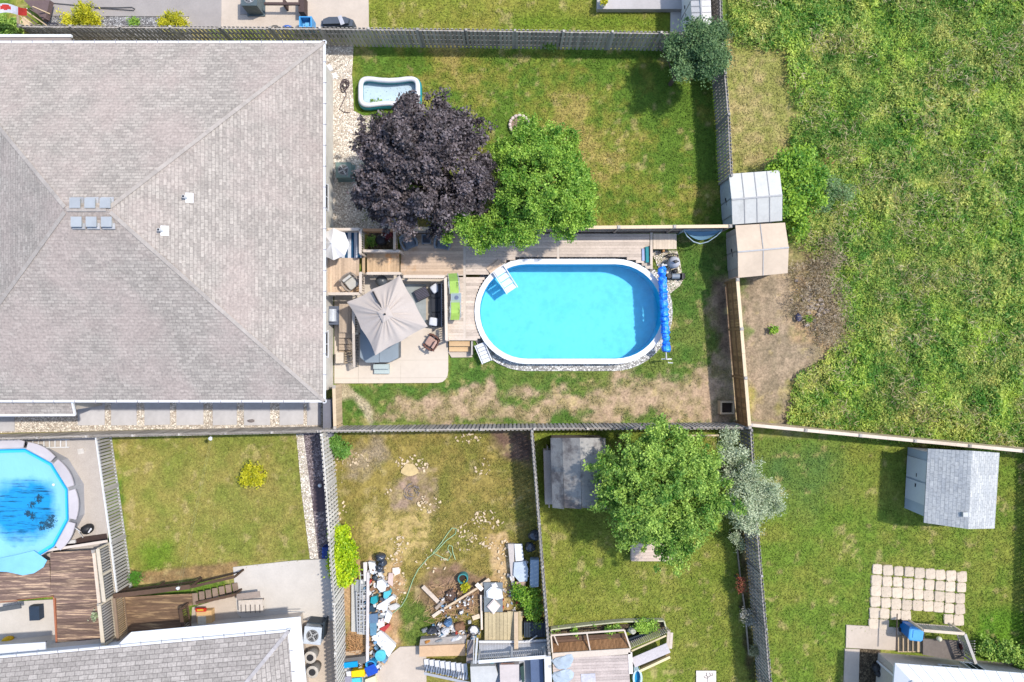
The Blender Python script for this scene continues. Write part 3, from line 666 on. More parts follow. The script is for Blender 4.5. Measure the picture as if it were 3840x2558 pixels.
# ================================================================== SHEDS
def shed(label, f, c, hz, r, rz_, wallmat, roofmat, seam=None, door=None, name='garden_shed', ins=.1, gable='EW', extra=None):
    cc = [f(x, y, hz) for x, y in c]; rr = [f(x, y, rz_) for x, y in r]
    ctr = (sum(p[0] for p in cc) / 4, sum(p[1] for p in cc) / 4); t = thing(name, label, 'shed', (*ctr, 0), 'garden sheds')
    NW, NE, SE, SW = cc; A, B = rr; mb = MB()
    if gable == 'EW': fs = [[V3(NW, hz), V3(NE, hz), V3(B, rz_), V3(A, rz_)], [V3(SW, hz), V3(SE, hz), V3(B, rz_), V3(A, rz_)]]
    else: fs = [[V3(NW, hz), V3(SW, hz), V3(B, rz_), V3(A, rz_)], [V3(NE, hz), V3(SE, hz), V3(B, rz_), V3(A, rz_)]]
    for q in fs:
        rface(mb, q); rface(mb, [p - Vector((0, 0, .05)) for p in q])
        for i in range(4): a, b_ = q[i], q[(i + 1) % 4]; mb.add([a, b_, b_ - Vector((0, 0, .05)), a - Vector((0, 0, .05))], [(0, 1, 2, 3)], .5, [[(0, 0)] * 4])
    part('roof', mb, roofmat, t)
    w_ = inset(cc, ins); walls(t, w_, 0, hz - .06, wallmat)
    mb = MB(); z = hz - .06    # gable triangles
    if gable == 'EW': ends = ((w_[0], w_[3], A), (w_[1], w_[2], B))
    else: ends = ((w_[0], w_[1], A), (w_[3], w_[2], B))
    for p, q, _ in ends:
        mb = MB(); m_ = lerp(p, q, .5); dx, dy = ctr[0] - m_[0], ctr[1] - m_[1]; L = math.hypot(dx, dy); dx *= .06 / L; dy *= .06 / L
        mb.add([(p[0], p[1], z), (q[0], q[1], z), (m_[0], m_[1], rz_ - .09), (p[0] + dx, p[1] + dy, z), (q[0] + dx, q[1] + dy, z), (m_[0] + dx, m_[1] + dy, rz_ - .09)], [(0, 1, 2), (3, 5, 4), (0, 2, 5, 3), (1, 4, 5, 2)]); part('gable', mb, wallmat, t)
    if seam:
        mb = MB()
        for q in fs:
            for s in seam: a = q[0].lerp(q[1], s) + Vector((0, 0, .012)); b_ = q[3].lerp(q[2], s) + Vector((0, 0, .012)); mb.beam(a, b_, .035, .02)
        a, b_ = fs[0][3], fs[0][2]; mb.beam(a + Vector((0, 0, .015)), b_ + Vector((0, 0, .015)), .07, .03); part('seam', mb, M('seam_grey', S(178, 176, 174), .7), t)
    p, q = (w_[0], w_[3]); L = math.dist(p, q); an = math.atan2(q[1] - p[1], q[0] - p[0])      # west doors
    for k in (0, 1):
        m_ = lerp(p, q, .3 + .36 * k); d = door or M('shed_door', S(196, 204, 212), .6)
        mb = MB(); mb.box(m_[0] - .02, m_[1], .08, L * .33, .05, hz - .3, an); f_ = part('door', mb, d, t)
        mb = MB(); mb.box(m_[0] - .06, m_[1] + (.3 if k else -.3), .9, .16, .03, .05, an); part('handle', mb, black_mat, f_)
    return t, w_
metal_blue = M('metal_paleblue', S(196, 208, 218), .5, .04, 6, .05, .1)
ribbed = M('metal_roof_white', S(218, 216, 208), .5, .06, 8, .05, .1, alt=S(194, 192, 184), altlo=.55, altns=.9)
t, _ = shed('pale blue metal shed with a white ribbed roof above the tan shed', c11, [(190, 75), (460, 55), (475, 325), (210, 345)], 1.75, [(205, 212), (476, 188)], 2.25, metal_blue, ribbed, (.25, .5, .75))
t, _ = shed('tan shed with a beige panel roof beside the cedar fence', c11, [(225, 350), (490, 335), (505, 605), (240, 630)], 1.75, [(238, 492), (510, 468)], 2.2, M('shed_tan', S(196, 178, 164), .7, .05, 8, .05), M('roof_tan', S(226, 204, 178), .7, .05, 6, .05), (.5,), M('shed_tan_door', S(206, 190, 176), .7))
t, _ = shed('pale grey shed with a blue grey shingled roof on the right lawn', c10, [(1155, 165), (1585, 190), (1555, 645), (1130, 610)], 2.0, [(1420, 178), (1396, 648)], 2.85,
            M('shed_bluegrey', S(206, 216, 228), .6, .03, 8, .03), shingle('shingle_blue', S(204, 204, 200), S(182, 184, 184), S(160, 162, 164), None, .34, .16), None, siding_white, ins=.22, gable='NS')
x, y = c10(1390, 562, 2.85); mb = MB(); mb.box(x, y, 2.72, .34, .2, .12); part('roof_vent', mb, vent_metal, t)
# gambrel shed under the big tree
t = thing('garden_shed', 'weathered grey shed with a mossy barrel shaped roof half under the tree', 'shed', (*c9(300, 300, 2), 0), 'garden sheds')
prof = [(135, 1.7), (207, 2.3), (312, 2.7), (432, 2.3), (466, 1.7)]; mb = MB()
for (xa, za), (xb, zb) in zip(prof, prof[1:]):
    rface(mb, [V3(c9(xa, 100, za), za), V3(c9(xb, 100, zb), zb), V3(c9(xb + 10, 528, zb), zb), V3(c9(xa + 12, 520, za), za)])
part('roof', mb, M('roof_mossy', S(160, 156, 150), .95, .12, 14, .18, .4, alt=S(104, 98, 96), altlo=.5, altns=.8, big=.2), t)
wl = [c9(150, 112, 1.7), c9(455, 112, 1.7), c9(462, 510, 1.7), c9(160, 508, 1.7)]; walls(t, wl, 0, 1.65, M('shed_grey', S(150, 138, 130), .9, .12, 12, .1))
mb = MB()
for yy in (112, 510): mb = MB(); mb.add([V3(c9(xa + (8 if yy > 300 else 4), yy, za), za - .05) for xa, za in prof], [(0, 1, 2, 3, 4)]); part('gable', mb, MATS['shed_grey'], t)
mb = MB(); p0 = c9(118, 175, .9); p1 = c9(128, 500, .9); mb.beam((*p0, .85), (*p1, .85), .4, .04); mb.beam((*p0, .3), (*p1, .3), .4, .04)
for k in (0, .33, .66, 1): q = lerp(p0, p1, k); mb.box(q[0], q[1], 0, .06, .35, .85)
part('side_shelf', mb, wood_grey, t)
# lean-to in the top corner
t, _ = shed('narrow outbuilding with a bright corrugated roof beside the fence at the top of the photo', c3, [(300, -190), (425, -190), (440, 188), (322, 192)], 2.1, [(362, -190), (382, 190)], 2.3, M('shed_cream', S(222, 212, 206), .7), M('roof_corr', S(220, 216, 212), .6, .1, 25, .1), (.1, .2, .3, .4, .5, .6, .7, .8, .9), white_trim, gable='NS')
# ================================================================== TREES AND SHRUBS
def crown_mesh(name, lobes, nclump, per, cr, leaf, mat, upb=.7, inner=.62, asp=.66, zmin=.15, tip=.42, stretch=1.2):
    L = np.array(lobes, float); L = L[:, :6]; L[:, 3:5] = np.maximum(L[:, 3:5] - (tip * .38 if L[:, 3].max() >= .75 else 0), .12); wt = L[:, 3] * L[:, 4]; wt = wt / wt.sum(); small = L[:, 3].max() < .6
    nt = nclump if small else max(8, int((L[:, 3] * L[:, 4]).sum() * 3.14 * 2 / (tip * tip * 2.6)))
    def dirs(n):
        d = RNG.normal(size=(n, 3)); d[:, 2] = np.where(d[:, 2] < -.3, -d[:, 2], d[:, 2]); return d / np.linalg.norm(d, axis=1)[:, None]
    k = RNG.choice(len(L), nt, p=wt); d = dirs(nt)
    T = L[k, :3] + d * L[k, 3:6] * RNG.uniform(inner, 1.08, nt)[:, None]
    if small: C = T; tv = np.zeros(nt); ti = np.arange(nt)
    else:      # sprays of leaves on the tip of each limb, with gaps between the sprays
        tv0 = RNG.normal(0, .13, nt); ti = RNG.integers(0, nt, int(nclump * 1.5)); u = d.copy(); u[:, 2] *= .45; u += RNG.normal(0, .25, u.shape); u /= np.linalg.norm(u, axis=1)[:, None]
        e = RNG.normal(size=(len(ti), 3)) * tip * .42; al = RNG.normal(size=len(ti)) * tip * .42 * stretch
        e -= (e * u[ti]).sum(1)[:, None] * u[ti]; e[:, 2] *= .6; C = T[ti] + e + u[ti] * al[:, None]; tv = tv0[ti]
    nclump = len(C); C[:, 2] = np.maximum(C[:, 2], zmin)
    cv = np.clip(RNG.normal(.5, .13, nclump) + tv, 0, 1)
    i = np.repeat(np.arange(nclump), per); n = len(i)
    P = C[i] + RNG.normal(size=(n, 3)) * np.array([cr, cr, cr * .6]) * RNG.uniform(.5, 1.2, nclump)[i][:, None]
    P[:, 2] = np.maximum(P[:, 2], .03)
    v = np.clip(cv[i] + RNG.normal(0, .2, n), 0, 1.1)
    return npmesh(name, leaf_quads(P, RNG.uniform(.6, 1.25, n) * leaf, upb, asp), n, v, mat), C
bark = M('bark', S(112, 96, 82), .95, .2, 8, .1, .6)
def LB(nx, ny, z, rp, zr=None, ry=None):
    k = (CAM_H - z) / CAM_H / PXM; x, y = N(nx, ny, z); r = rp * k; return (x, y, z, r, (ry or rp) * k, zr or min(r * .8, z * .85))
def tree(name, label, lobes, nclump, per, cr, leaf, mat, cat='tree', group=None, twig=0, **kw):
    b = lobes[0]; t = thing(name, label, cat, (b[0], b[1], 0), group)
    me, C = crown_mesh('crown', lobes, nclump, per, cr, leaf, mat, **kw)
    me.transform(Matrix.Translation((-b[0], -b[1], 0))); obj_from('crown', me, t)
    mb = MB(); h = b[2]; R = b[3]
    tr = .035 * h + .02
    mb.tube([(b[0], b[1], 0), (b[0] + .05, b[1], h * .45), (b[0] - .03, b[1] + .04, h * .9)], [tr, tr * .75, tr * .4], 8)
    tg = [l[:3] for l in lobes[1:]] + [tuple(C[j]) for j in RNG.choice(len(C), min(24 + twig, len(C)), replace=False)]
    for q in tg:
        m_ = ((b[0] * 1.2 + q[0]) / 2.2, (b[1] * 1.2 + q[1]) / 2.2, h * .35 + q[2] * .45); mb.tube([(b[0], b[1], h * .35), m_, q], [tr * .45, tr * .28, .012], 5)
    part('trunk', mb, bark, t)
    return t
def shrub(label, lobes, nclump, per, cr, leaf, mat, name='shrub', **kw):
    return tree(name, label, lobes, nclump, per, cr, leaf, mat, 'shrub', **kw)
purple = leafmat('leaf_purple', S(42, 35, 37), S(156, 142, 144), .12, 1.6)
green = leafmat('leaf_green', S(84, 140, 40, .76), S(190, 222, 92, .84), .35, 1.2)
green2 = leafmat('leaf_mid', S(74, 128, 40, .78), S(196, 222, 104, .88), .35, 1.2)
sage = leafmat('leaf_sage', S(124, 148, 100, .7), S(230, 236, 198, .8), .3, 1.0)
blueg = leafmat('leaf_bluegreen', S(50, 92, 50, .65), S(146, 176, 112, .75), .3, 1.2)
lime = leafmat('leaf_lime', S(112, 160, 8, .75), S(226, 242, 40, .85), .3, 1.5)
bushg = leafmat('leaf_bush', S(70, 130, 34, .75), S(182, 214, 68, .82), .3, 1.0)
yellowish = leafmat('leaf_yellow', S(140, 146, 10, .75), S(240, 230, 50, .85), .3, 2)
tree('purple_maple', 'round maple tree with dark purple leaves beside the inflatable pool',
     [LB(1600, 650, 4.0, 225, 1.9), LB(1450, 560, 3.6, 105), LB(1440, 700, 3.3, 112), LB(1468, 775, 3.0, 82), LB(1700, 500, 3.6, 90), LB(1790, 560, 3.4, 62), LB(1800, 720, 3.4, 70),
      LB(1650, 755, 2.8, 88), LB(1532, 395, 3.5, 45), LB(1560, 470, 3.6, 85), LB(1395, 480, 3.2, 45), LB(1385, 620, 3.0, 50), LB(1640, 400, 3.5, 40), LB(1795, 480, 3.3, 38)],
     1150, 52, .13, .15, purple, upb=.3, inner=.66, tip=.36)
tree('green_tree', 'bright green leafy tree leaning over the pool deck, right of the purple maple',
     [LB(2030, 700, 3.3, 165, 1.7), LB(2125, 790, 2.9, 100), LB(1960, 600, 3.1, 105), LB(2090, 570, 2.9, 90), LB(1880, 840, 2.7, 92), LB(1715, 836, 3.3, 74), LB(1800, 866, 2.6, 66),
      LB(2145, 690, 2.8, 85), LB(1960, 810, 2.9, 110), LB(1668, 840, 3.6, 46), LB(1990, 510, 2.8, 62)],
     1500, 46, .12, .11, green, upb=.3, inner=.7, tip=.32)
tree('green_tree', 'big spreading yellow green tree over the mossy shed', 
     [LB(2460, 1830, 4.0, 185, 1.8), LB(2330, 1800, 3.3, 105), LB(2420, 1670, 3.5, 95), LB(2570, 1690, 3.3, 100), LB(2240, 1795, 3.0, 52), LB(2500, 1960, 3.1, 118), LB(2400, 1940, 2.9, 95),
      LB(2360, 2010, 2.5, 36), LB(2630, 1860, 3.2, 105), LB(2560, 2030, 2.8, 72), LB(2455, 1620, 3.3, 48), LB(2335, 1640, 3.0, 48), LB(2660, 1960, 2.8, 52), LB(2215, 1785, 2.8, 26), LB(2240, 1890, 2.8, 34), LB(2650, 1740, 3.0, 60)],
     1350, 42, .12, .12, green2, upb=.3, inner=.55, tip=.40, stretch=2.0)
tree('silver_tree', 'airy silvery green tree growing over the fence of the right lawn',
     [LB(2785, 1800, 2.9, 75), LB(2790, 1880, 2.8, 88), LB(2885, 1840, 2.7, 66), LB(2745, 1700, 2.5, 50), LB(2795, 1960, 2.5, 38), LB(2720, 1640, 2.3, 30), LB(2860, 1900, 2.5, 45)],
     800, 26, .13, .08, sage, inner=.35, upb=.5, tip=.28, stretch=2)
tree('corner_tree', 'dark bluish green tree with bare grey twigs in the fence corner',
     [LB(2560, 240, 2.5, 62), LB(2610, 160, 2.7, 66), LB(2650, 245, 2.5, 62), LB(2515, 200, 2.2, 48), LB(2560, 285, 2.2, 40), LB(2670, 130, 2.4, 38), LB(2450, 150, 1.8, 25)],
     560, 36, .15, .1, blueg, inner=.5, twig=70)
shrub('big leafy yellow green bush behind the two small sheds', [LB(2960, 650, 1.1, 78), LB(3015, 700, 1.0, 72), LB(2950, 770, 1.0, 70), LB(2890, 600, .8, 55), LB(2990, 590, .9, 50), LB(2985, 840, .7, 40), LB(3040, 640, .8, 35)],
      420, 36, .15, .14, bushg, inner=.5)
shrub('blue grey weedy shrub at the edge of the field beside the leafy bush', [LB(3115, 700, .35, 34), LB(3170, 720, .35, 34), LB(3090, 770, .3, 22)], 90, 26, .15, .12, leafmat('leaf_bluegrey', S(100, 144, 84, .75), S(176, 200, 140, .8), .3), upb=.4, asp=.3)
shrub('bright yellow shrub standing alone in the left lawn', [LB(950, 1775, .4, 36), LB(928, 1790, .4, 26), LB(975, 1795, .35, 24)], 90, 26, .1, .1, yellowish)
shrub('tall lime green bush against the pale basketweave fence', [LB(1287, 2070, .9, 45), LB(1290, 2140, .9, 44), LB(1275, 2010, .7, 34), LB(1262, 2110, .8, 30)], 260, 34, .12, .13, lime)
shrub('yellow leaved shrub in the stone bed, the larger and more spreading one', [LB(306, 84, .4, 46), LB(270, 98, .3, 28), LB(345, 96, .3, 28)], 120, 26, .1, .12, yellowish, asp=.35)
shrub('yellow leaved shrub in the stone bed next to the paving', [LB(652, 82, .4, 40), LB(620, 92, .35, 26), LB(685, 94, .3, 22)], 110, 26, .1, .12, yellowish, asp=.35)
shrub('small green plant between the two yellow shrubs in the stone bed', [LB(503, 86, .2, 18)], 24, 20, .06, .08, green)
shrub('green bush beside the wooden steps in the top left corner', [LB(20, 95, .5, 42), LB(55, 115, .4, 28)], 120, 26, .1, .13, green2)
shrub('light green shrub in the top left corner of the littered lot', [LB(1250, 1660, .4, 30), LB(1285, 1685, .4, 30), LB(1235, 1630, .4, 18)], 110, 26, .1, .1, leafmat('leaf_fresh', S(82, 140, 50), S(168, 214, 96), .3))
shrub('leggy green weeds beside the stacked boards', [LB(1985, 2240, .5, 34), LB(1950, 2215, .4, 26), LB(2000, 2290, .5, 30), LB(2010, 2340, .3, 20)], 120, 24, .12, .11, bushg, name='weeds')
shrub('small dark green plant at the foot of the top fence', [LB(2064, 166, .4, 20)], 30, 22, .08, .09, green2)
shrub('bright green tuft of weeds at the corner of the round pool fence', [LB(512, 2165, .25, 22)], 30, 22, .1, .12, leafmat('leaf_grass', S(72, 140, 34), S(130, 192, 60), .3), asp=.25, name='weeds')
shrub('green hedge plants beside the white sided house', [LB(3770, 2440, .5, 38), LB(3830, 2460, .5, 34), LB(3700, 2430, .4, 30)], 150, 26, .12, .12, green2)
shrub('pale yellow flowering plant beside the white sided house', [LB(3715, 2440, .35, 10), LB(3680, 2428, .3, 9)], 16, 16, .04, .1, leafmat('leaf_pale', S(200, 210, 90), S(250, 246, 160), .3))
for nm, lb, pts_, mt in (('rose_bush', 'white flowering climber on the dark fence below the silver tree', [(2760, 2015, .9, 20), (2775, 2045, .8, 18)], sage),
                         ('rose_bush', 'red flowering climber on the dark fence halfway down', [(2775, 2180, .8, 15), (2780, 2205, .7, 14)], leafmat('petal_red', S(110, 96, 50), S(214, 84, 80), .2)),
                         ('rose_bush', 'small white flowering climber near the lower end of the dark fence', [(2795, 2300, .8, 20), (2808, 2330, .7, 16)], leafmat('petal_white', S(96, 110, 70), S(240, 232, 226), .2)),
                         ('rose_bush', 'green and cream climber at the foot of the dark fence, lowest of the climbers', [(2828, 2440, .6, 16)], leafmat('petal_cream', S(90, 110, 56), S(232, 224, 176), .2))):
    tree(nm, lb, [LB(*q) for q in pts_], 36, 22, .09, .07, mt, 'climber', inner=.2)
for i, (x, y, lb) in enumerate(((2900, 1235, 'small green weed in the bare dirt nearest the cedar fence'), (3030, 1195, 'yellow green weed beside the dark stone in the dirt'))):
    shrub(lb, [LB(x, y, .15, 15)], 16, 16, .06, .1, bushg, name='weeds')
# ================================================================== MAIN POOL AND DECK
pw = thing('swimming_pool', 'oval above ground pool full of bright blue water in the wooden deck', 'pool', (PCX, PCY, 0))
mb = MB(); mb.ring(stadium(PR + .25), stadium(PR - .01), .56, .62); part('rim', mb, white_trim, pw)
mb = MB(); mb.ring(stadium(PR + .08), stadium(PR), -.66, .559, a=.5); part('wall', mb, M('liner_wall', S(70, 188, 226, .8), .5, .03, 5, 0, 0, big=.02), pw)
mb = MB(); mb.sheet(stadium(PR + .02), -.6, a=.5); part('liner', mb, M('liner', S(136, 216, 238, .84), .6, .09, 3.2, 0, 0, big=.03, alt=S(126, 208, 234, .83), altlo=.5, altns=.9), pw)
m, t_, b_ = _base('water', .03, 0, .5); n_ = m.node_tree.nodes; n_.remove(b_); out = n_['Material Output']
tr = n_.new('ShaderNodeBsdfTransparent'); tr.inputs[0].default_value = (.66, .91, .97, 1); gl = n_.new('ShaderNodeBsdfGlossy'); gl.inputs['Roughness'].default_value = .04
fr = n_.new('ShaderNodeFresnel'); fr.inputs[0].default_value = 1.33; mx = n_.new('ShaderNodeMixShader')
bp = n_.new('ShaderNodeBump'); bp.inputs['Strength'].default_value = .5; bp.inputs['Distance'].default_value = .02
t_.links.new(_noise(t_, _co(t_), 3.0, 3), bp.inputs['Height']); t_.links.new(bp.outputs[0], gl.inputs['Normal'])
t_.links.new(fr.outputs[0], mx.inputs[0]); t_.links.new(tr.outputs[0], mx.inputs[1]); t_.links.new(gl.outputs[0], mx.inputs[2]); t_.links.new(mx.outputs[0], out.inputs[0]); water = m
mb = MB(); mb.sheet(stadium(PR - .002), .44); part('water', mb, water, pw)
mb = MB()
for k in range(18):     # rim joint caps
    s = stadium(PR + .12, 8); p = s[k]; mb.box(p[0], p[1], .622, .3 if k in () else .06, .06, .006)
x, y = PCX + 1.4, PCY - PR + .12
deck_w = M('deck_wood', S(220, 194, 168), .85, .12, 12, .17, .2, alt=S(208, 166, 122), altlo=.56, altns=.8, big=.1)
deck_p = M('deck_trim', S(230, 214, 196), .8, .08, 10, .08, .15, big=.06)
deck_d = M('deck_weathered', S(220, 202, 184), .85, .14, 12, .18, .2, big=.12)
def boards(mb, x0, x1, y0, y1, z, along='x', clip=True, wd=.138, gap=.006, th=.035, r=PR + .27):
    x0, x1 = sorted((x0, x1)); y0, y1 = sorted((y0, y1)); p = wd + gap
    if along == 'x':
        for i in range(int((y1 - y0) / p)):
            yc = y0 + (i + .5) * p; segs = [(x0, x1)]
            if clip:
                dy = min(abs(yc - wd / 2 - PCY), abs(yc + wd / 2 - PCY))
                if dy < r:
                    hh_ = PSL + math.sqrt(r * r - dy * dy); segs = [(x0, min(x1, PCX - hh_)), (max(x0, PCX + hh_), x1)]
            for a, b in segs:
                if b - a > .08: mb.box((a + b) / 2, yc, z - th, b - a, wd, th)
    else:
        for i in range(int((x1 - x0) / p)):
            xc = x0 + (i + .5) * p; mb.box(xc, (y0 + y1) / 2, z - th, wd, y1 - y0, th)
dk = thing('pool_deck', 'low wooden deck wrapped round the left and top sides of the oval pool', 'deck', (*N(1740, 950, .5), 0))
z = .55; X = lambda v: N(v, 0, z)[0]; Y = lambda v: N(0, v, z)[1]
mb = MB(); boards(mb, X(1502), X(1738), Y(876), Y(1030), z); part('boards', mb, deck_w, dk)
mb = MB(); boards(mb, X(1747), X(2088), Y(872), Y(1030), z); boards(mb, X(2098), X(2436), Y(872), Y(1030), z); boards(mb, X(1678), X(1738), Y(1032), Y(1270), z)
boards(mb, X(1747), X(1900), Y(1032), Y(1270), z); part('boards', mb, deck_d, dk)
mb = MB(); boards(mb, X(2450), X(2545), Y(876), Y(934), z - .02, 'y'); part('boards', mb, M('deck_new', S(234, 214, 190), .8, .06, 12, .06, .1), dk)
mb = MB()
for xx, ya, yb in ((1742, 872, 1272), (2093, 872, 985), (2443, 872, 1010)): mb = MB(); mb.box(X(xx), (Y(ya) + Y(yb)) / 2, z - .03, .12, Y(ya) - Y(yb), .032); part('trim', mb, deck_p, dk)
mb = MB()
mb.box((X(1678) + X(1795)) / 2, Y(1273), z - .03, X(1785) - X(1678), .1, .033); mb.box((X(1502) + X(1742)) / 2, Y(1031.5), z - .2, X(1740) - X(1502), .05, .19)
part('trim', mb, deck_p, dk)
mb = MB()
for xx in range(1510, 2540, 70):
    for yy in (885, 940): mb.box(X(xx), Y(yy), 0, .1, .1, z - .04)
for yy in range(1040, 1270, 50): mb.box(X(1684), Y(yy), 0, .1, .1, z - .04)
part('post', mb, cedar, dk)
mb = MB(); mb.box(X(1690), (Y(1040) + Y(1270)) / 2, .05, .02, Y(1040) - Y(1270), .44); part('skirt', mb, deck_w, dk)
for k, zz in enumerate((.36, .18)):
    mb = MB()
    for j in (0, 1): a, b = c5(1085, 1075 + k * 45 + j * 22, zz), c5(1258, 1075 + k * 45 + j * 22, zz); mb.beam((a[0], a[1] - .05, zz), (b[0], b[1] - .05, zz), .13, .035)
    mb.box((a[0] + b[0]) / 2, a[1] + .1, 0, b[0] - a[0], .03, zz); part('step', mb, M('step_cedar', S(222, 186, 140), .8, .08, 10, .14), dk)
# upper deck with landing
def railing(parent, p, q, z0, h=.95, mat=deck_p, bal=True, balm=None, cap=.13, pitch=.115, name='railing'):
    mb = MB(); L = math.dist(p, q); n_ = max(1, round(L / 1.6)); an = math.atan2(q[1] - p[1], q[0] - p[0])
    mb.beam((*p, z0 + h), (*q, z0 + h), cap, .035)
    for zz in (z0 + .1, z0 + h - .08): mb.beam((*p, zz), (*q, zz), .04, .08)
    for k in range(n_ + 1): r = lerp(p, q, k / n_); mb.box(r[0], r[1], z0 - .3, .09, .09, h + .27, an)
    o = part(name, mb, mat, parent)
    if bal:
        mb = MB()
        for k in range(1, int(L / pitch)): r = lerp(p, q, k * pitch / L); mb.box(r[0], r[1], z0 + .1, .04, .035, h - .18, an)
        part('baluster', mb, balm or mat, o)
ud = thing('raised_deck', 'raised wooden deck with railings against the wall of the big house', 'deck', (*c20(330, 640, 1.1), 0))
z = 1.1
A = lambda x, y, zz=1.1: c20(x, y, zz)
mb = MB(); p0, p1 = A(20, 80), A(640, 1245); boards(mb, p0[0], p1[0], p0[1], p1[1], z, 'y', False); part('boards', mb, deck_w, ud)
mb = MB(); p0, p1 = A(735, 500, .83), A(1330, 880, .83); boards(mb, p0[0], p1[0], p0[1], p1[1], .83, 'y', False)
p0, p1 = A(650, 500, .97), A(735, 880, .97); boards(mb, p0[0], p1[0], p0[1], p1[1], .97, 'y', False); part('step', mb, M('deck_fresh', S(222, 190, 152), .85, .1, 8, .2, .2, alt=S(224, 164, 108), altlo=.52, altns=1.6), ud)
zr = 1.98; B_ = lambda x, y: c20(x, y, zr)
railing(ud, B_(40, 95), B_(615, 95), z, .88); railing(ud, B_(618, 95), B_(618, 520), z, .88); railing(ud, B_(622, 860), B_(622, 1225), z, .88, balm=M('bal_dark', S(186, 166, 148), .8)); railing(ud, B_(50, 1232), B_(618, 1232), z, .88)
zr = 1.6; railing(ud, B_(670, 475), B_(1310, 480), .75, .85, balm=deck_w); railing(ud, B_(735, 872), B_(1320, 872), .75, .85); railing(ud, B_(1222, 130), B_(1222, 470), .75, .85, deck_w); railing(ud, B_(660, 105), B_(1230, 110), .75, .85, M('rail_orange', S(214, 160, 116), .8))
mb = MB(); p0, p1 = c20(750, 150, .05), c20(1190, 440, .05); mb.box((p0[0] + p1[0]) / 2, (p0[1] + p1[1]) / 2, 0, p1[0] - p0[0], p0[1] - p1[1], .03); part('pit_floor', mb, mulch, ud)
# railing between the deck and the patio
railing(dk, c20(1380, 930, 1.45), c20(2110, 935, 1.45), .5, .95, deck_p, True, M('bal_orange', S(220, 172, 110), .8)); railing(dk, c20(2120, 945, 1.45), c21(2140, 640, 1.45), .5, .95)
# stairs to the patio
st = thing('patio_stairs', 'wooden staircase with a dark railing going down to the patio beside the house', 'stairs', (*c21(350, 600, 0), 0))
mb = MB(); p0, p1 = c21(245, 0, .9), c21(470, 505, .9); boards(mb, p0[0], p1[0], p0[1], p1[1] , .9, 'y', False); part('landing', mb, M('stair_brown', S(196, 176, 154), .85, .1, 10, .14), st)
for k in range(4):
    zz = .72 - .18 * k; a, b = c21(240, 545 + 108 * k, zz), c21(478, 545 + 108 * k, zz); mb = MB()
    for j in (0, 1): mb.box((a[0] + b[0]) / 2, a[1] + .06 - j * .14, zz - .035, b[0] - a[0], .13, .035)
    mb.box((a[0] + b[0]) / 2, a[1] + .13, zz - .2, b[0] - a[0] - .02, .02, .16); part('step', mb, MATS['stair_brown'], st)
railing(st, c21(500, 60, 1.7), c21(500, 520, 1.7), .85, .88, deck_p, balm=black_mat)
mb = MB(); a, b = c21(500, 520, 1.7), c21(510, 1120, 1.0); mb.beam((*a, 1.72), (*b, 1.0), .12, .04); o_ = part('railing', mb, deck_p, st)
mb = MB()
for k in range(22):
    t0 = (k + .5) / 22; x, y = lerp(a, b, t0); mb.box(x, y, max(0, .72 - .72 * t0), .03, .03, .92 - .02 * t0)
part('baluster', mb, black_mat, o_)
# ------------------------------------------------------------------ patio things
canvas = M('canvas_beige', S(204, 192, 182), .9, .05, 14, 0, .3, big=.03)
def umbrella():
    Z = 2.45; co_ = [c5(225, 745, Z), c5(670, 520, Z), c5(905, 950, Z), c5(465, 1195, Z)]; cx = sum(p[0] for p in co_) / 4; cy = sum(p[1] for p in co_) / 4
    t = thing('patio_umbrella', 'large square beige cantilever parasol over the stone patio', 'parasol', (cx, cy, 0))
    bd = []
    for i in range(4):
        for k in range(24): bd.append(lerp(co_[i], co_[(i + 1) % 4], k / 24))
    mb = MB(); n = 96; rings = 12; vs = [(cx, cy, 3.02)]; rs = [random.uniform(-1, 1) for _ in range(n)]
    for j in range(1, rings + 1):
        f = j / rings
        for i, p in enumerate(bd):
            u = (i % 12) / 12; sag = math.sin(math.pi * u)
            side = .06 * math.sin(6 * math.pi * u + rs[i // 12] * 3) * math.sin(math.pi * min(1, f * 1.1)) * sag + .012 * rs[i] * f
            zz = 3.02 - .57 * f ** 1.05 - .13 * sag * f * (1.15 - .35 * f) + side
            q = lerp((cx, cy), p, f * (1 - .035 * sag * f)); vs.append((q[0], q[1], zz))
    fs = [(0, 1 + i, 1 + (i + 1) % n) for i in range(n)]
    for j in range(rings - 1):
        for i in range(n): a = 1 + j * n + i; b = 1 + j * n + (i + 1) % n; fs.append((a, a + n, b + n, b))
    mb.add(vs, fs, .5); o = part('canopy', mb, canvas, t, True)
    mb = MB(); vs = [(cx, cy, 3.12)]
    for i in range(32):
        p = bd[i * 3]; q = lerp((cx, cy), p, .2); sag = math.sin(math.pi * (i % 4) / 4); vs.append((q[0], q[1], 2.975 - .03 * sag))
    mb.add(vs, [(0, 1 + i, 1 + (i + 1) % 32) for i in range(32)], .5); part('vent_flap', mb, canvas, o, True)
    mb = MB(); mb.cyl((cx, cy, 3.1), (cx, cy, 3.17), .05, .04, 12); part('finial', mb, black_mat, t)
    mb = MB()
    for i in range(8):
        p = bd[i * 12]; mb.tube([(cx, cy, 2.9), (*lerp((cx, cy), p, .5), 2.68), (*p, 2.42)], .014, 5)
    part('ribs', mb, black_mat, t)
    m0 = c5(455, 665, 2.4); mb = MB(); mb.tube([(m0[0], m0[1], 0), (m0[0], m0[1], 2.66), (*lerp(m0, (cx, cy), .4), 2.87), (*lerp(m0, (cx, cy), .55), 2.80), (cx, cy, 2.88)], .04, 8); part('mast', mb, black_mat, t)
    mb = MB(); mb.box(m0[0], m0[1], .06, 1.0, .12, .06, .5); mb.box(m0[0], m0[1], .12, .12, 1.0, .05, .5); part('base', mb, black_mat, t)
umbrella()
steel = M('steel', S(206, 206, 204), .4, .03, 8, .05, 0, metal=.25)
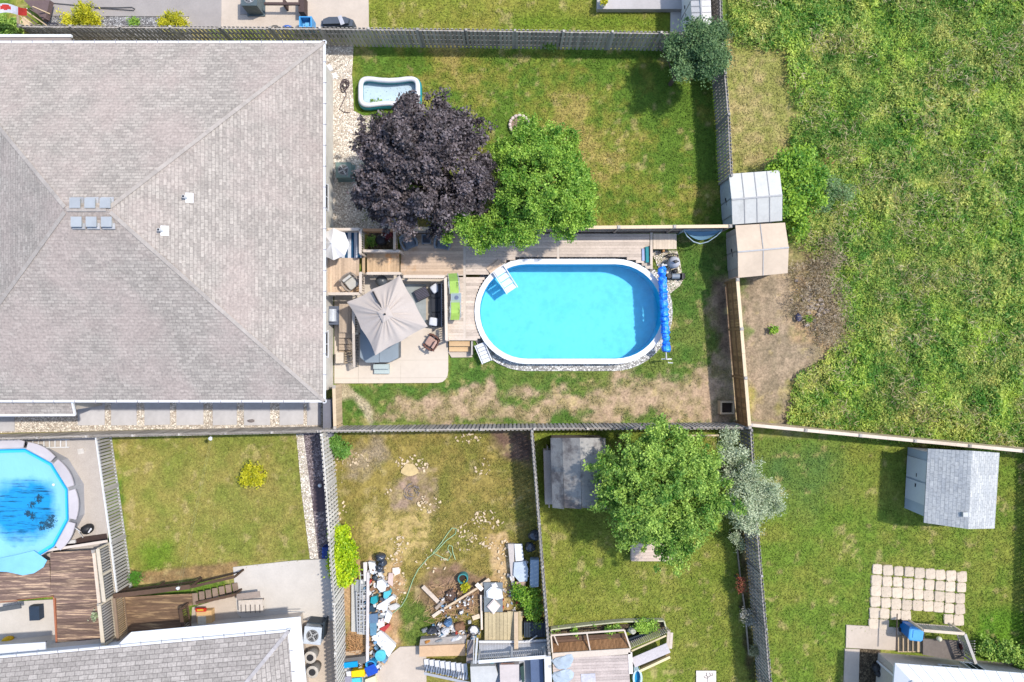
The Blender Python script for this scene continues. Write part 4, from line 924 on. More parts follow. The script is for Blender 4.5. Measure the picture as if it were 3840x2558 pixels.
charcoal = M('charcoal_cushion', S(62, 64, 70), .9, .08, 20, .1, .2)
wick_grey = M('wicker_grey', S(132, 138, 144), .85, .15, 40, .1, .4)
cush_grey = M('cushion_slate', S(112, 122, 132), .9, .06, 20, .05, .2)
def softbox(mb, x, y, z, sx, sy, sz, rz=0, b=.04):
    """cushion with rounded edges"""
    prof = ((0, b), (b * .5, 0), (sz - b * .5, 0), (sz, b)); vs = []; n = 0
    for dz, i_ in prof:
        hx, hy = sx / 2 - i_, sy / 2 - i_; c = min(hx, hy) * .25
        ring_ = [(-hx + c, -hy), (hx - c, -hy), (hx, -hy + c), (hx, hy - c), (hx - c, hy), (-hx + c, hy), (-hx, hy - c), (-hx, -hy + c)]
        for px, py in ring_: q = rot2(px, py, rz); vs.append((x + q[0], y + q[1], z + dz))
    fs = [tuple(range(7, -1, -1)), tuple(range(24, 32))]
    for j in range(3):
        for k in range(8): fs.append((j * 8 + k, j * 8 + (k + 1) % 8, j * 8 + 8 + (k + 1) % 8, j * 8 + 8 + k))
    mb.add(vs, fs)
def armchair(label, loc, rz, frame, cush, group=None, s=1.0, name='armchair', z=.55):
    t = thing(name, label, 'armchair', (0, 0, 0), group)
    mb = MB(); softbox(mb, 0, -.04 * s, .3, .5 * s, .52 * s, .13); part('seat_cushion', mb, cush, t)
    mb = MB()
    for k in range(9):
        u = -1 + k / 4; mb.beam((u * .27 * s, .2 * s - .03 * u * u, .36), (u * .3 * s, .36 * s - .06 * u * u, .86), .085 * s, .05)
    part('backrest', mb, frame, t); mb = MB(); softbox(mb, 0, .2 * s, .42, .46 * s, .12, .34, 0); part('back_cushion', mb, cush, t)
    for sg in (-1, 1):
        mb = MB(); mb.tube([(sg * .28 * s, .34 * s, .62), (sg * .37 * s, .12 * s, .6), (sg * .37 * s, -.16 * s, .57), (sg * .3 * s, -.34 * s, .5)], [.05, .055, .055, .045], 6)
        mb.tube([(sg * .37 * s, -.14 * s, .57), (sg * .35 * s, -.16 * s, 0)], .03, 6); part('arm', mb, frame, t)
    mb = MB(); mb.box(0, 0, .22, .6 * s, .6 * s, .08)
    for a in (-1, 1):
        for b in (-1, 1): mb.box(a * .26 * s, b * .26 * s, 0, .05, .05, .24)
    part('seat_frame', mb, frame, t); t.location = (loc[0], loc[1], z); t.rotation_euler[2] = rz; return t
armchair('grey wicker armchair turned toward the side table, left of it', c20(1480, 320, .9), math.radians(24), wick_grey, cush_grey, 'grey wicker armchairs on the deck')
armchair('grey wicker armchair half under the green tree, right of the side table', c20(2075, 330, .9), math.radians(-8), wick_grey, cush_grey, 'grey wicker armchairs on the deck')
x, y = c20(1785, 268, .95); t = thing('side_table', 'square grey side table with a dark top between the two wicker armchairs', 'table', (x, y, .55))
mb = MB(); mb.ring([(x - .23, y - .23), (x + .23, y - .23), (x + .23, y + .23), (x - .23, y + .23)], [(x - .18, y - .18), (x + .18, y - .18), (x + .18, y + .18), (x - .18, y + .18)], .97, 1.02)
for a in (-1, 1):
    for b in (-1, 1): mb.box(x + a * .2, y + b * .2, .55, .05, .05, .42)
part('frame', mb, wick_grey, t); mb = MB(); mb.box(x, y, .97, .36, .36, .02); part('table_top', mb, M('dark_slate', S(60, 66, 74), .4), t)
# white parasol, rug and cushioned chair on the raised deck
cx, cy = c20(150, 360, 2.3); t = thing('parasol', 'small scalloped white parasol on the raised deck beside the house wall', 'parasol', (cx, cy, 1.1)); mb = MB(); vs = [(cx, cy, 2.75)]
for j, f in enumerate((.5, 1)):
    for i in range(32): u = (i % 4) / 4; r = .75 * f * (1 - .1 * math.sin(math.pi * u) * f); a = i * math.pi / 16; vs.append((cx + r * math.cos(a), cy + r * math.sin(a), 2.75 - .38 * f - .06 * math.sin(math.pi * u) * f))
mb.add(vs, [(0, 1 + i, 1 + (i + 1) % 32) for i in range(32)] + [(1 + i, 33 + i, 33 + (i + 1) % 32, 1 + (i + 1) % 32) for i in range(32)], .5); part('canopy', mb, M('canvas_white', S(244, 240, 236), .9, .04, 9, 0, .2), t)
mb = MB(); mb.cyl((cx, cy, 1.1), (cx, cy, 2.8), .025); part('pole', mb, white_trim, t); mb = MB(); mb.cyl((cx, cy, 1.1), (cx, cy, 1.2), .2, .15, 14); part('base', mb, black_mat, t)
p0, p1 = c20(235, 130, 1.11), c20(640, 600, 1.11); t = thing('outdoor_rug', 'outdoor rug with navy and white stripes on the raised deck', 'rug', (p0[0], p1[1], 1.1)); W_ = p1[0] - p0[0]
mb = MB(); mb.box((p0[0] + p1[0]) / 2, (p0[1] + p1[1]) / 2, 1.102, W_, p0[1] - p1[1], .008); part('weave', mb, M('rug_white', S(222, 226, 232), .95, .05, 30, 0), t)
mb = MB()
for k in range(4): mb.box(p0[0] + W_ * (.06 + .275 * k), (p0[1] + p1[1]) / 2, 1.112, W_ * .13, p0[1] - p1[1] - .004, .003)
part('stripe', mb, M('rug_navy', S(36, 84, 120), .95, .05, 30, .1), t)
armchair('cream cushioned garden chair in the lower corner of the raised deck', c20(450, 1030, 1.5), math.radians(38), M('chair_taupe', S(164, 150, 136), .8), M('cushion_cream', S(206, 202, 192), .9, .08, 30, .05), z=1.1)
# dark planter corner, kettle grill under the stairs side
x, y = c20(990, 290, .5); t = thing('bin', 'black bin in the recess between the raised deck railings', 'bin', (x, y, .04)); mb = MB(); mb.lathe(x, y, [(.2, .04), (.26, .6), (.28, .62), (.2, .72), (.02, .75)], 14); part('body', mb, black_mat, t)
mb = MB(); mb.tube([(x + .1, y + .15, .7), (x + .3, y + .1, .9), (x + .45, y - .1, .75)], .025); part('handle', mb, M('handle_grey', S(170, 170, 176), .5), t)
shrub('red leaved plant beside the black bin in the deck recess', [LB(1460, 880, .9, 14), LB(1445, 870, .8, 10)], 22, 20, .07, .09, leafmat('leaf_red', S(90, 30, 34), S(196, 92, 92), .2), name='red_plant')
shrub('dark green plant in the deck recess left of the black bin', [LB(1392, 905, .3, 14)], 22, 20, .08, .1, green2)
x, y = c20(990, 1010, .8); t = thing('kettle_grill', 'dark grey kettle grill beside the landing, half under the beige parasol', 'barbecue', (x, y, .06)); mb = MB(); mb.lathe(x, y, [(.05, .5), (.26, .62), (.3, .76), (.3, .78), (.24, .92), (.08, 1.0), (.02, 1.0)], 18); part('bowl', mb, M('grill_grey', S(84, 88, 92), .35, .03, 6), t, True)
mb = MB()
for a in range(3): mb.tube([(x, y, .6), (x + .3 * math.cos(a * 2.1), y + .3 * math.sin(a * 2.1), .06)], .014)
part('legs', mb, steel, t)
# sofa along the railing
sx0 = c20(1850, 1050, .7); sx1 = c20(2080, 1050, .7); sy1 = c21(1850, 400, .7)
t = thing('garden_sofa', 'long black framed outdoor sofa with charcoal cushions along the patio railing', 'sofa', ((sx0[0] + sx1[0]) / 2, (sx0[1] + sy1[1]) / 2, .06)); xm = (sx0[0] + sx1[0]) / 2; W_ = sx1[0] - sx0[0]; L_ = sx0[1] - sy1[1]
mb = MB(); mb.box(xm, (sx0[1] + sy1[1]) / 2, .2, W_ - .05, L_, .1)
for a in (-1, 1):
    for b in (-1, 0, 1): mb.box(xm + a * (W_ / 2 - .08), (sx0[1] + sy1[1]) / 2 + b * (L_ / 2 - .06), .06, .05, .05, .16)
part('base', mb, black_mat, t)
for k in range(3): mb = MB(); softbox(mb, xm - .1, sy1[1] + L_ * (k + .5) / 3, .3, W_ - .24, L_ / 3 - .02, .15); part('seat_cushion', mb, charcoal, t)
mb = MB()
for k in range(int(L_ / .085)): mb.box(sx1[0] - .07, sy1[1] + .05 + k * .085, .3, .03, .035, .5)
mb.beam((sx1[0] - .07, sy1[1], .82), (sx1[0] - .07, sx0[1], .82), .05, .05)
part('backrest', mb, M('frame_grey', S(120, 124, 134), .5), t)
for k in range(3): mb = MB(); softbox(mb, sx1[0] - .18, sy1[1] + L_ * (k + .5) / 3, .42, .12, L_ / 3 - .04, .36); part('back_cushion', mb, charcoal, t)
for q, lb, r in ((c20(1930, 1130, .8), 'white patterned pillow at the upper end of the black sofa', .6), (c21(1900, 310, .8), 'white pillow at the lower end of the black sofa', -.15)):
    mb = MB(); softbox(mb, q[0], q[1], .5, .42, .4, .14, r, .06); solo('throw_pillow', mb, M('pillow_white', S(236, 238, 244), .9, .03, 9), lb, 'pillow', 'white pillows on the black sofa', True)
# slatted chaise
q = c20(1700, 1230, .4); t = thing('slatted_ottoman', 'black slatted ottoman standing at an angle in front of the sofa', 'ottoman', (*q, .06)); r = math.radians(25)
mb = MB(); mb.box(q[0], q[1], .3, .66, .56, .05, r)
for a in (-1, 1):
    for b in (-1, 1): d = rot2(a * .3, b * .25, r); mb.box(q[0] + d[0], q[1] + d[1], .06, .05, .05, .26, r)
part('frame', mb, black_mat, t); mb = MB()
for k in range(7): d = rot2(0, -.22 + k * .073, r); mb.box(q[0] + d[0], q[1] + d[1], .352, .62, .026, .02, r)
part('slats', mb, M('slat_violet', S(104, 100, 120), .6), t)
p0, p1 = c20(1480, 1010, .065), c21(1840, 420, .065); t = thing('patio_rug', 'beige bordered grey patio rug under the black sofa and the parasol', 'rug', ((p0[0] + p1[0]) / 2, (p0[1] + p1[1]) / 2, .06))
mb = MB(); mb.box((p0[0] + p1[0]) / 2 - .5, (p0[1] + p1[1]) / 2, .063, p1[0] - p0[0] + 1.1, p0[1] - p1[1], .008); part('border', mb, M('rug_tan', S(196, 182, 160), .95, .06, 30, 0), t)
mb = MB(); mb.box((p0[0] + p1[0]) / 2 - .55, (p0[1] + p1[1]) / 2, .072, p1[0] - p0[0] + .75, p0[1] - p1[1] - .3, .004); part('weave', mb, M('rug_grey', S(168, 174, 172), .95, .08, 30, 0), t)
armchair('brown wicker chair with a dusty pink cushion on the open patio', c21(1885, 680, .4), math.radians(-122), M('wicker_brown', S(122, 86, 74), .8, .1, 30), M('cushion_pink', S(208, 172, 158), .9, .05, 20), z=.06, s=.95)
q = c21(1960, 530, .4); t = thing('folding_table', 'small beige folding table behind the pink cushioned chair', 'table', (*q, .06)); mb = MB(); mb.box(q[0], q[1], .44, .42, .34, .03, .45); part('table_top', mb, M('beige_top', S(206, 192, 172), .8, .1), t)
mb = MB()
for a in (-1, 1): d = rot2(a * .17, .14, .45); e = rot2(a * .17, -.14, .45); mb.beam((q[0] + d[0], q[1] + d[1], .06), (q[0] + e[0], q[1] + e[1], .44), .025, .025); mb.beam((q[0] + e[0], q[1] + e[1], .06), (q[0] + d[0], q[1] + d[1], .44), .025, .025)
part('legs', mb, M('dark_brown', S(84, 62, 52), .7), t)
# hot tub
Z = .95; hc_ = [c21(612, 300, Z), c21(1290, 300, Z), c21(1288, 950, Z), c21(1130, 1030, Z), c21(720, 1035, Z), c21(612, 940, Z)]
t = thing('hot_tub', 'grey hot tub with a closed two part cover half under the beige parasol', 'hot tub', (*c21(950, 670, .5), .06)); k_ = [(x * .985 + sum(p[0] for p in hc_) / 6 * .015, y * .985 + sum(p[1] for p in hc_) / 6 * .015) for x, y in hc_]
mb = MB(); mb.prism(k_, .06, .82); part('shell', mb, M('tub_shell', S(120, 128, 134), .7, .05, 8), t)
mc = M('tub_cover', S(146, 158, 166), .6, .05, 4, .03, .15); ccx = c21(950, 0, Z)[0]
for sg in (-1, 1):
    pl = [p for p in hc_ if (p[0] - ccx) * sg > 0]; pl = pl if sg > 0 else [hc_[0]] + [hc_[4], hc_[5]]
    if sg > 0: pl = [(ccx + .01, hc_[0][1]), hc_[1], hc_[2], hc_[3], (ccx + .01, hc_[3][1])]
    else: pl = [hc_[0], (ccx - .01, hc_[0][1]), (ccx - .01, hc_[4][1]), hc_[4], hc_[5]]
    mb = MB(); mb.prism(pl, .82, .93); part('cover', mb, mc, t)
p0, p1 = c21(865, 1060, .3), c21(1130, 1232, .2); t = thing('spa_steps', 'pale grey two step stool at the foot of the hot tub', 'steps', ((p0[0] + p1[0]) / 2, (p0[1] + p1[1]) / 2, .06)); xm = (p0[0] + p1[0]) / 2; L_ = p0[1] - p1[1]
for k, zz in ((0, .42), (1, .22)): mb = MB(); mb.box(xm, p0[1] - L_ * (.25 + .5 * k), .06, p1[0] - p0[0], L_ * .5, zz - .06); mb.box(xm, p0[1] - L_ * (.25 + .5 * k), zz, p1[0] - p0[0] + .04, L_ * .5 + (-.01), .03); part('step', mb, M('step_grey', S(186, 198, 194), .7, .04), t)
# storage by the stairs
q = c21(260, 950, .5); mb = MB(); mb.box(*q, .06, .34, .5, .5); mb.box(*q, .56, .38, .54, .05); solo('storage_box', mb, M('box_beige', S(216, 202, 182), .7, .06), 'pale beige storage box at the foot of the patio stairs', 'box')
q = c21(410, 950, .5); t = thing('folded_chair', 'tan slatted folding chair beside the pale storage box', 'chair', (*q, .06)); mb = MB()
for k in range(5): mb.box(q[0], q[1] + .25 - .12 * k, .45 - .02 * k, .42, .06, .03, .15)
for a in (-.2, .2): mb.beam((q[0] + a, q[1] + .3, .06), (q[0] + a, q[1] - .3, .5), .03, .03); mb.beam((q[0] + a, q[1] - .3, .06), (q[0] + a, q[1] + .3, .5), .03, .03)
part('frame', mb, M('chair_tan', S(180, 162, 138), .8), t)
q = c21(130, 200, 1.0); t = thing('gas_grill', 'pale grey gas grill with a side shelf against the house wall', 'barbecue', (*q, .06)); mb = MB(); mb.box(q[0], q[1], .06, .5, .9, .8); part('cabinet', mb, M('grill_body', S(100, 108, 124), .5), t)
mb = MB(); mb.cyl((q[0] - .04, q[1] - .3, .92), (q[0] - .04, q[1] + .3, .92), .2, None, 12); part('lid', mb, M('grill_lid', S(214, 220, 228), .35, .1, 20), t); mb = MB(); mb.box(q[0] + .33, q[1] - .1, .84, .1, 1.1, .04); part('side_shelf', mb, white_trim, t)
# ------------------------------------------------------------------ around the pool
limefab = M('lime_sling', S(176, 214, 108), .8, .04, 20, .04, .1)
def sling(label, q, rz, L_=.98):
    t = thing('lounge_chair', label, 'lounge chair', (0, 0, 0), 'lime green lounge chairs on the deck'); mb = MB(); pr = [(-.5, .42), (-.3, .36), (-.05, .33), (.12, .36), (.3, .58), (.46, .78)]; vs = []
    for a, zz in pr: vs += [(-.21, a * L_, zz), (.21, a * L_, zz)]
    vs += [(x, y, zz - .02) for x, y, zz in vs]; n = len(pr); fs = []
    for i in range(n - 1): a = 2 * i; fs += [(a, a + 1, a + 3, a + 2), (12 + a, 12 + a + 2, 12 + a + 3, 12 + a + 1)]
    mb.add(vs, fs, .5); part('sling', mb, limefab, t)
    mb = MB()
    for sg in (-1, 1):
        mb.tube([(sg * .24, a * L_, zz) for a, zz in pr], .018, 6); mb.tube([(sg * .25, -.3, 0), (sg * .25, .1, .55), (sg * .27, -.2, .58)], .015, 5); mb.tube([(sg * .25, .3, 0), (sg * .25, -.1, .5)], .015, 5)
    part('frame', mb, M('frame_lightgrey', S(188, 196, 200), .5), t); t.location = (*q, .55); t.rotation_euler[2] = rz
sling('lime green lounge chair at the upper end of the deck strip by the railing', c5(1125, 590, .9), .06); sling('lime green lounge chair at the lower end of the deck strip by the railing', c5(1138, 820, .9), math.pi)
q = c5(1143, 708, .95); t = thing('glass_table', 'small glass topped table between the two lime green lounge chairs', 'table', (*q, .55)); mb = MB(); mb.box(*q, .95, .46, .42, .012); part('table_top', mb, M('glass_top', S(170, 186, 190), .1, .05, 6, spec=.6), t)
mb = MB(); mb.ring([(q[0] + a * .25, q[1] + b * .23) for a, b in ((-1, -1), (1, -1), (1, 1), (-1, 1))], [(q[0] + a * .22, q[1] + b * .2) for a, b in ((-1, -1), (1, -1), (1, 1), (-1, 1))], .93, .965)
for a in (-1, 1):
    for b in (-1, 1): mb.cyl((q[0] + a * .22, q[1] + b * .2, .55), (q[0] + a * .22, q[1] + b * .2, .94), .015)
part('frame', mb, MATS['frame_lightgrey'], t); mb = MB(); mb.cyl((q[0] + .03, q[1], .963), (q[0] + .03, q[1], .99), .09, .1, 14); solo('ashtray', mb, M('ash_blue', S(110, 122, 150), .4), 'small blue grey dish on the glass topped table', 'dish')
def pool_steps(label, a, b, wd, z0, z1, n=4, name='pool_steps', cat='steps'):
    t = thing(name, label, cat, (*lerp(a, b, .5), min(z0, z1))); d = Vector((b[0] - a[0], b[1] - a[1])); an = math.atan2(d.y, d.x); L = d.length; pm = M('plastic_white', S(238, 240, 244), .45, .03, 8, .05, .05)
    for k in range(n): p = lerp(a, b, (k + .5) / n); zz = z0 + (z1 - z0) * (k + .5) / n; mb = MB(); mb.box(p[0], p[1], zz - .03, L / n * .9, wd - .1, .04, an); part('step', mb, pm, t)
    nn = rot2(0, 1, an)
    for s in (-1, 1): mb = MB(); o = wd / 2 * s; mb.beam((a[0] + nn[0] * o, a[1] + nn[1] * o, z0 + .02), (b[0] + nn[0] * o, b[1] + nn[1] * o, z1 + .02), .05, .14); part('side_rail', mb, pm, t)
pool_steps('white plastic pool steps leading down into the blue water', c5(1500, 470, .75), c5(1615, 648, .5), .62, .76, .46)
mb = MB(); a, b = c5(1425, 490, .6), c5(1530, 415, .6)
for k in range(3): mb.beam((a[0] - .09 * k + .06, a[1] + .11 * k - .12, .6), (b[0] - .09 * k + .06, b[1] + .11 * k - .12, .6), .14, .03)
solo('wooden_platform', mb, M('plat_wood', S(228, 200, 172), .85, .08, 10, .14), 'small wooden platform between the deck and the white pool steps', 'platform')
pool_steps('white plastic pool ladder lying on the grass by the wooden steps', c5(1340, 1095, .4), c5(1405, 1250, .3), .5, .42, .3, 5, 'pool_ladder', 'ladder')
mb = MB(); q = c5(1275, 1075, .5); r_ = c5(1275, 1190, .5); mb.box((q[0] + r_[0]) / 2, (q[1] + r_[1]) / 2, 0, .08, q[1] - r_[1], .5); solo('step_stringer', mb, M('stringer_grey', S(190, 182, 172), .8), 'grey boarded side panel right of the two wooden deck steps', 'panel')
# solar cover reel
Zr = 1.05; a, b = c6(1303, 455, Zr), c6(1342, 1165, Zr); t = thing('cover_reel', 'rolled bright blue solar cover on a reel across the right end of the pool', 'cover reel', (*lerp(a, b, .5), .6)); mb = MB(); pts_, rr = [], []
for k in range(49):
    f = k / 48; p = lerp(a, b, f); pts_.append((p[0] + .012 * math.sin(k * 1.9), p[1], Zr + .015 * math.sin(k * 1.3))); rr.append(.20 + .022 * math.sin(k * 2.4) + random.uniform(-.022, .03) - (.06 if k in (5, 42) else 0) - (.05 if k in (0, 48) else 0))
mb.tube(pts_, rr, 14, .5); m, tt, bb = _base('solar_cover', .3, 0, .5); v = tt.nodes.new('ShaderNodeTexVoronoi'); v.inputs['Scale'].default_value = 26; tt.links.new(_co(tt), v.inputs[0]); nz = _noise(tt, _co(tt), 5, 4)
tt.links.new(_scale(tt, _mix(tt, _ramp(tt, nz, .42, .62), S(10, 92, 214, .8), S(50, 156, 240, .8)), _math(tt, 'ADD', v.outputs['Distance'], .6)), bb.inputs['Base Color']); _bump(tt, bb, nz, 1, .08)
part('rolled_cover', mb, m, t); mb = MB(); mb.tube([(*c6(1305, 425, Zr), Zr), (*c6(1342, 1230, Zr), Zr)], .035, 8); part('shaft', mb, steel, t)
for p in (c6(1306, 432, .8), c6(1345, 1225, .8)): mb = MB(); mb.beam((p[0], p[1], .6), (p[0], p[1], Zr), .05, .05); mb.beam((p[0] - .22, p[1], .63), (p[0] + .28, p[1], .63), .05, .04); mb.beam((p[0] - .18, p[1], .64), (p[0], p[1], .95), .03, .03); part('stand', mb, white_trim, t)
p = c6(1365, 1255, .9); mb = MB(); mb.tube([(p[0] - .08, p[1] + .05, Zr), (p[0] - .08, p[1], Zr), (p[0] + .14, p[1] - .01, Zr)], .02); part('crank', mb, white_trim, t)
# pump and filter
q = c22(950, 800, .6); t = thing('sand_filter', 'pale grey pool filter tank beside the blue cover reel', 'pool filter', (*q, 0)); mb = MB(); mb.lathe(*q, [(.18, 0), (.2, .08), (.27, .2), (.3, .45), (.25, .68), (.1, .78), (.08, .8)], 18); part('tank', mb, M('tank_grey', S(206, 208, 216), .5, .06), t, True)
mb = MB(); mb.cyl((*q, .78), (*q, .95), .09, .08); mb.cyl((q[0] - .15, q[1], .86), (q[0] + .15, q[1], .86), .03); part('valve', mb, black_mat, t)
q = c22(975, 1095, .3); t = thing('pool_pump', 'black and grey pool pump on its base right of the blue reel', 'pump', (*q, 0)); mb = MB(); mb.box(*q, .02, .9, .32, .05); part('base', mb, black_mat, t); mb = MB(); mb.cyl((q[0] - .18, q[1], .22), (q[0] + .2, q[1], .22), .14, None, 12); part('motor', mb, M('motor_grey', S(150, 162, 176), .4), t)
mb = MB(); mb.cyl((q[0] - .34, q[1], .05), (q[0] - .34, q[1], .42), .12, None, 12); mb.box(q[0] + .34, q[1], .07, .08, .3, .3); mb.box(q[0] + .44, q[1], .07, .03, .26, .26); part('strainer', mb, black_mat, t)
q = c22(970, 985, .3); mb = MB(); mb.lathe(*q, [(.1, .02), (.12, .3), (.05, .34)], 12); solo('chlorinator', mb, black_mat, 'small round black canister between the filter tank and the pump', 'canister')
mb = MB(); mb.tube([(*c22(730, 690, .1), .1), (*c22(800, 650, .15), .3), (*c22(900, 640, .15), .35), (*c22(1010, 660, .1), .2), (*c22(1000, 740, .1), .2)], .035); mb.tube([(*c22(790, 700, .1), .08), (*c22(850, 700, .1), .12), (*c22(920, 700, .1), .3)], .035); solo('pool_hose', mb, black_mat, 'black ribbed hoses curling above the pool filter tank', 'hose')
q = c22(378, 640, .7); mb = MB(); softbox(mb, *q, .58, .16, .78, .1, .03, .03); solo('float_board', mb, M('teal_foam', S(20, 140, 150), .6, .1, 8), 'teal foam float lying on the deck near the pool corner', 'float'); q = c22(300, 640, .7); mb = MB(); mb.box(*q, .56, .12, .6, .05, .02)
solo('towel', mb, M('towel_blue', S(176, 190, 226), .9, .1), 'pale blue folded towel beside the teal float', 'towel'); mb = MB(); q = c22(450, 650, .7); mb.box(*q, .56, .07, .95, .2); solo('edging_board', mb, deck_p, 'pale wooden board edging between the deck and the filter corner', 'board')
a, b = c22(1150, 130, 1.3), c22(1930, 130, 1.3); t = thing('hammock', 'blue cloth hammock hanging along the wooden privacy fence', 'hammock', (*lerp(a, b, .5), 0)); mb = MB(); vs = []; n = 14
for i in range(n + 1):
    f = i / n; s = math.sin(math.pi * f); x, y = lerp(a, b, f)
    for w_ in (0, .5, 1): vs.append((x, y - .02 - s * .42 * w_, 1.3 - s * (.25 + .1 * math.sin(w_ * 3.1))))
mb.add(vs, [(i * 3 + k, i * 3 + k + 1, i * 3 + k + 4, i * 3 + k + 3) for i in range(n) for k in (0, 1)], .5); part('cloth', mb, M('cloth_blue', S(110, 150, 176), .9, .08, 5, 0, .2), t)
mb = MB(); mb.tube([(a[0], a[1] - .05, 1.35)] + [(lerp(a, b, f)[0], a[1] - .1 - .5 * math.sin(math.pi * f), 1.25 - .35 * math.sin(math.pi * f)) for f in (.1, .3, .5, .7, .9)] + [(b[0], b[1] - .05, 1.35)], .025); mb.tube([(a[0], a[1], 1.35), (b[0], b[1], 1.35)], .025)
for p in (a, b): mb.beam((p[0], p[1], 0), (p[0], p[1], 1.4), .06, .06)
part('frame', mb, M('frame_paleblue', S(176, 196, 206), .5), t)
# air conditioners, hose, inflatable pool, fire ring
def condenser(label, q, w_, h, body, rz=0, z=0, fan=.36):
    t = thing('air_conditioner', label, 'air conditioner', (*q, z)); mb = MB(); mb.box(*q, z + .05, w_, w_, h - .05, rz); mb.box(*q, z, w_ + .14, w_ + .14, .05, rz); part('casing', mb, body, t)
    mb = MB(); mb.box(*q, z + h, w_ + .03, w_ + .03, .04, rz); o = part('lid', mb, body, t)
    mb = MB(); mb.cyl((*q, z + h + .041), (*q, z + h + .046), w_ * fan, None, 24); part('fan_opening', mb, black_mat, o)
    mb = MB()
    for r in (.1, .2, .3, .36): mb.ring([(q[0] + (w_ * r + .008) * math.cos(i * .314), q[1] + (w_ * r + .008) * math.sin(i * .314)) for i in range(20)], [(q[0] + (w_ * r - .008) * math.cos(i * .314), q[1] + (w_ * r - .008) * math.sin(i * .314)) for i in range(20)], z + h + .05, z + h + .06)
    for i in range(4): d = rot2(w_ * .36, 0, i * math.pi / 2 + .5); mb.beam((*q, z + h + .07), (q[0] + d[0], q[1] + d[1], z + h + .07), .06, .012)
    part('fan_grille', mb, steel, o); return t
condenser('dull green air conditioner beside the big house under the purple maple', c24(170, 1085, .7), .72, .7, M('ac_green', S(128, 150, 142), .6, .05))
mb = MB(); pp = []
for i in range(70): a = i * .42; r = .2 + .05 * math.sin(i * .7); q = c24(185 + i * .5, 395, 0); pp.append((q[0] + r * .9 * math.cos(a) - .1, q[1] + r * 1.7 * math.sin(a) * (.6 + .3 * math.sin(i * .2)), .04 + .002 * i))
pp += [(*c24(195, 470, 0), .05), (*c24(140, 590, 0), .05), (*c24(170, 612, 0), .04), (*c24(225, 620, 0), .04)]; mb.tube(pp, .02, 5); solo('garden_hose', mb, M('hose_brown', S(96, 80, 82), .6), 'tangled dark garden hose lying on the pale gravel', 'hose')
mb = MB(); q = c24(50, 250, .1); mb.box(*q, .02, .3, .35, .06, .5); q = c24(95, 310, .1); mb.box(*q, .02, .25, .25, .04, .3); solo('splash_block', mb, M('block_white', S(236, 236, 238), .8), 'white splash block on the gravel at the corner of the big house', 'splash block')
def bone(x0, x1, y0, y1, w_=.0, n=20):
    pts_ = []; cx, cy, hx, hy = (x0 + x1) / 2, (y0 + y1) / 2, (x1 - x0) / 2 - w_, (y1 - y0) / 2 - w_
    for i in range(4 * n):
        a = 2 * math.pi * i / (4 * n); c, s = math.cos(a), math.sin(a); e = .42; x = hx * math.copysign(abs(c) ** e, c); y = hy * math.copysign(abs(s) ** e, s); y *= 1 - .24 * max(0, 1 - (x / hx) ** 2) ** 1.5; pts_.append((cx + x, cy + y))
    return pts_
p0, p1 = c2(262, 512, .45), c2(690, 752, .45); t = thing('inflatable_pool', 'white and teal inflatable paddling pool on the lawn next to the purple maple', 'paddling pool', ((p0[0] + p1[0]) / 2, (p0[1] + p1[1]) / 2, 0))
def ringtube(x0, x1, y0, y1, r, z, sq=1.0):
    path = bone(x0, x1, y1, y0, r); mb = MB(); n = len(path); vs = []
    for i in range(n):
        d = Vector((path[(i + 1) % n][0] - path[i - 1][0], path[(i + 1) % n][1] - path[i - 1][1])).normalized(); nn = (d.y, -d.x)
        for k in range(12): a = k * math.pi / 6; vs.append((path[i][0] + nn[0] * r * math.cos(a), path[i][1] + nn[1] * r * math.cos(a), z + r * sq * math.sin(a)))
    mb.add(vs, [(i * 12 + k, ((i + 1) % n) * 12 + k, ((i + 1) % n) * 12 + (k + 1) % 12, i * 12 + (k + 1) % 12) for i in range(n) for k in range(12)], .5); return mb
teal = M('vinyl_teal', S(40, 160, 168), .3, .02, 6, 0, 0, spec=.5); vw = M('vinyl_white', S(246, 246, 250), .35, .02, 6, 0, 0, spec=.5)
X0, X1, Y0, Y1 = p0[0], p1[0], p0[1], p1[1]
part('ring', ringtube(X0, X1, Y0, Y1, .12, .4), vw, t, True, 'white top ring'); part('ring', ringtube(X0 - .05, X1 + .05, Y0 + .05, Y1 - .05, .13, .24), teal, t, True, 'teal middle ring'); part('ring', ringtube(X0 - .06, X1 + .06, Y0 + .06, Y1 - .06, .13, .11), teal, t, True, 'teal bottom ring')
mb = MB(); mb.sheet(bone(X0, X1, Y1, Y0, .12), .05); part('pool_floor', mb, M('vinyl_iceblue', S(206, 228, 240), .35, .05, 4, 0, .3), t)
mb = MB(); q0 = c2(370, 695, .08)
me, _c = crown_mesh('fallen_leaves', [(q0[0], q0[1], .1, .18, .12, .02), (q0[0] + .3, q0[1] + .05, .1, .06, .06, .02)], 12, 6, .04, .09, green2, zmin=.08); o = obj_from('fallen_leaves', me); tag(o, 'few green leaves lying in the inflatable pool', 'leaves'); o['kind'] = 'stuff'
q = c2(1375, 862, .1); t = thing('fire_ring', 'round fire ring of pale pink stones on the lawn behind the green tree', 'fire ring', (*q, 0))
for k in range(16): a = k * math.pi / 8; mb = MB(); mb.blob(q[0] + .47 * math.cos(a), q[1] + .47 * math.sin(a), .09, .08, .1, .1, 8, 5, .12, a, pw=.6); part('stone', mb, M('stone_pink', S(224, 204, 192), .9, .1, 12, .12), t)
mb = MB(); mb.sheet([(q[0] + .44 * math.cos(i * .35), q[1] + .44 * math.sin(i * .35)) for i in range(18)], .03); part('ash_bed', mb, M('ash', S(150, 126, 112), .95, .2, 20), t)
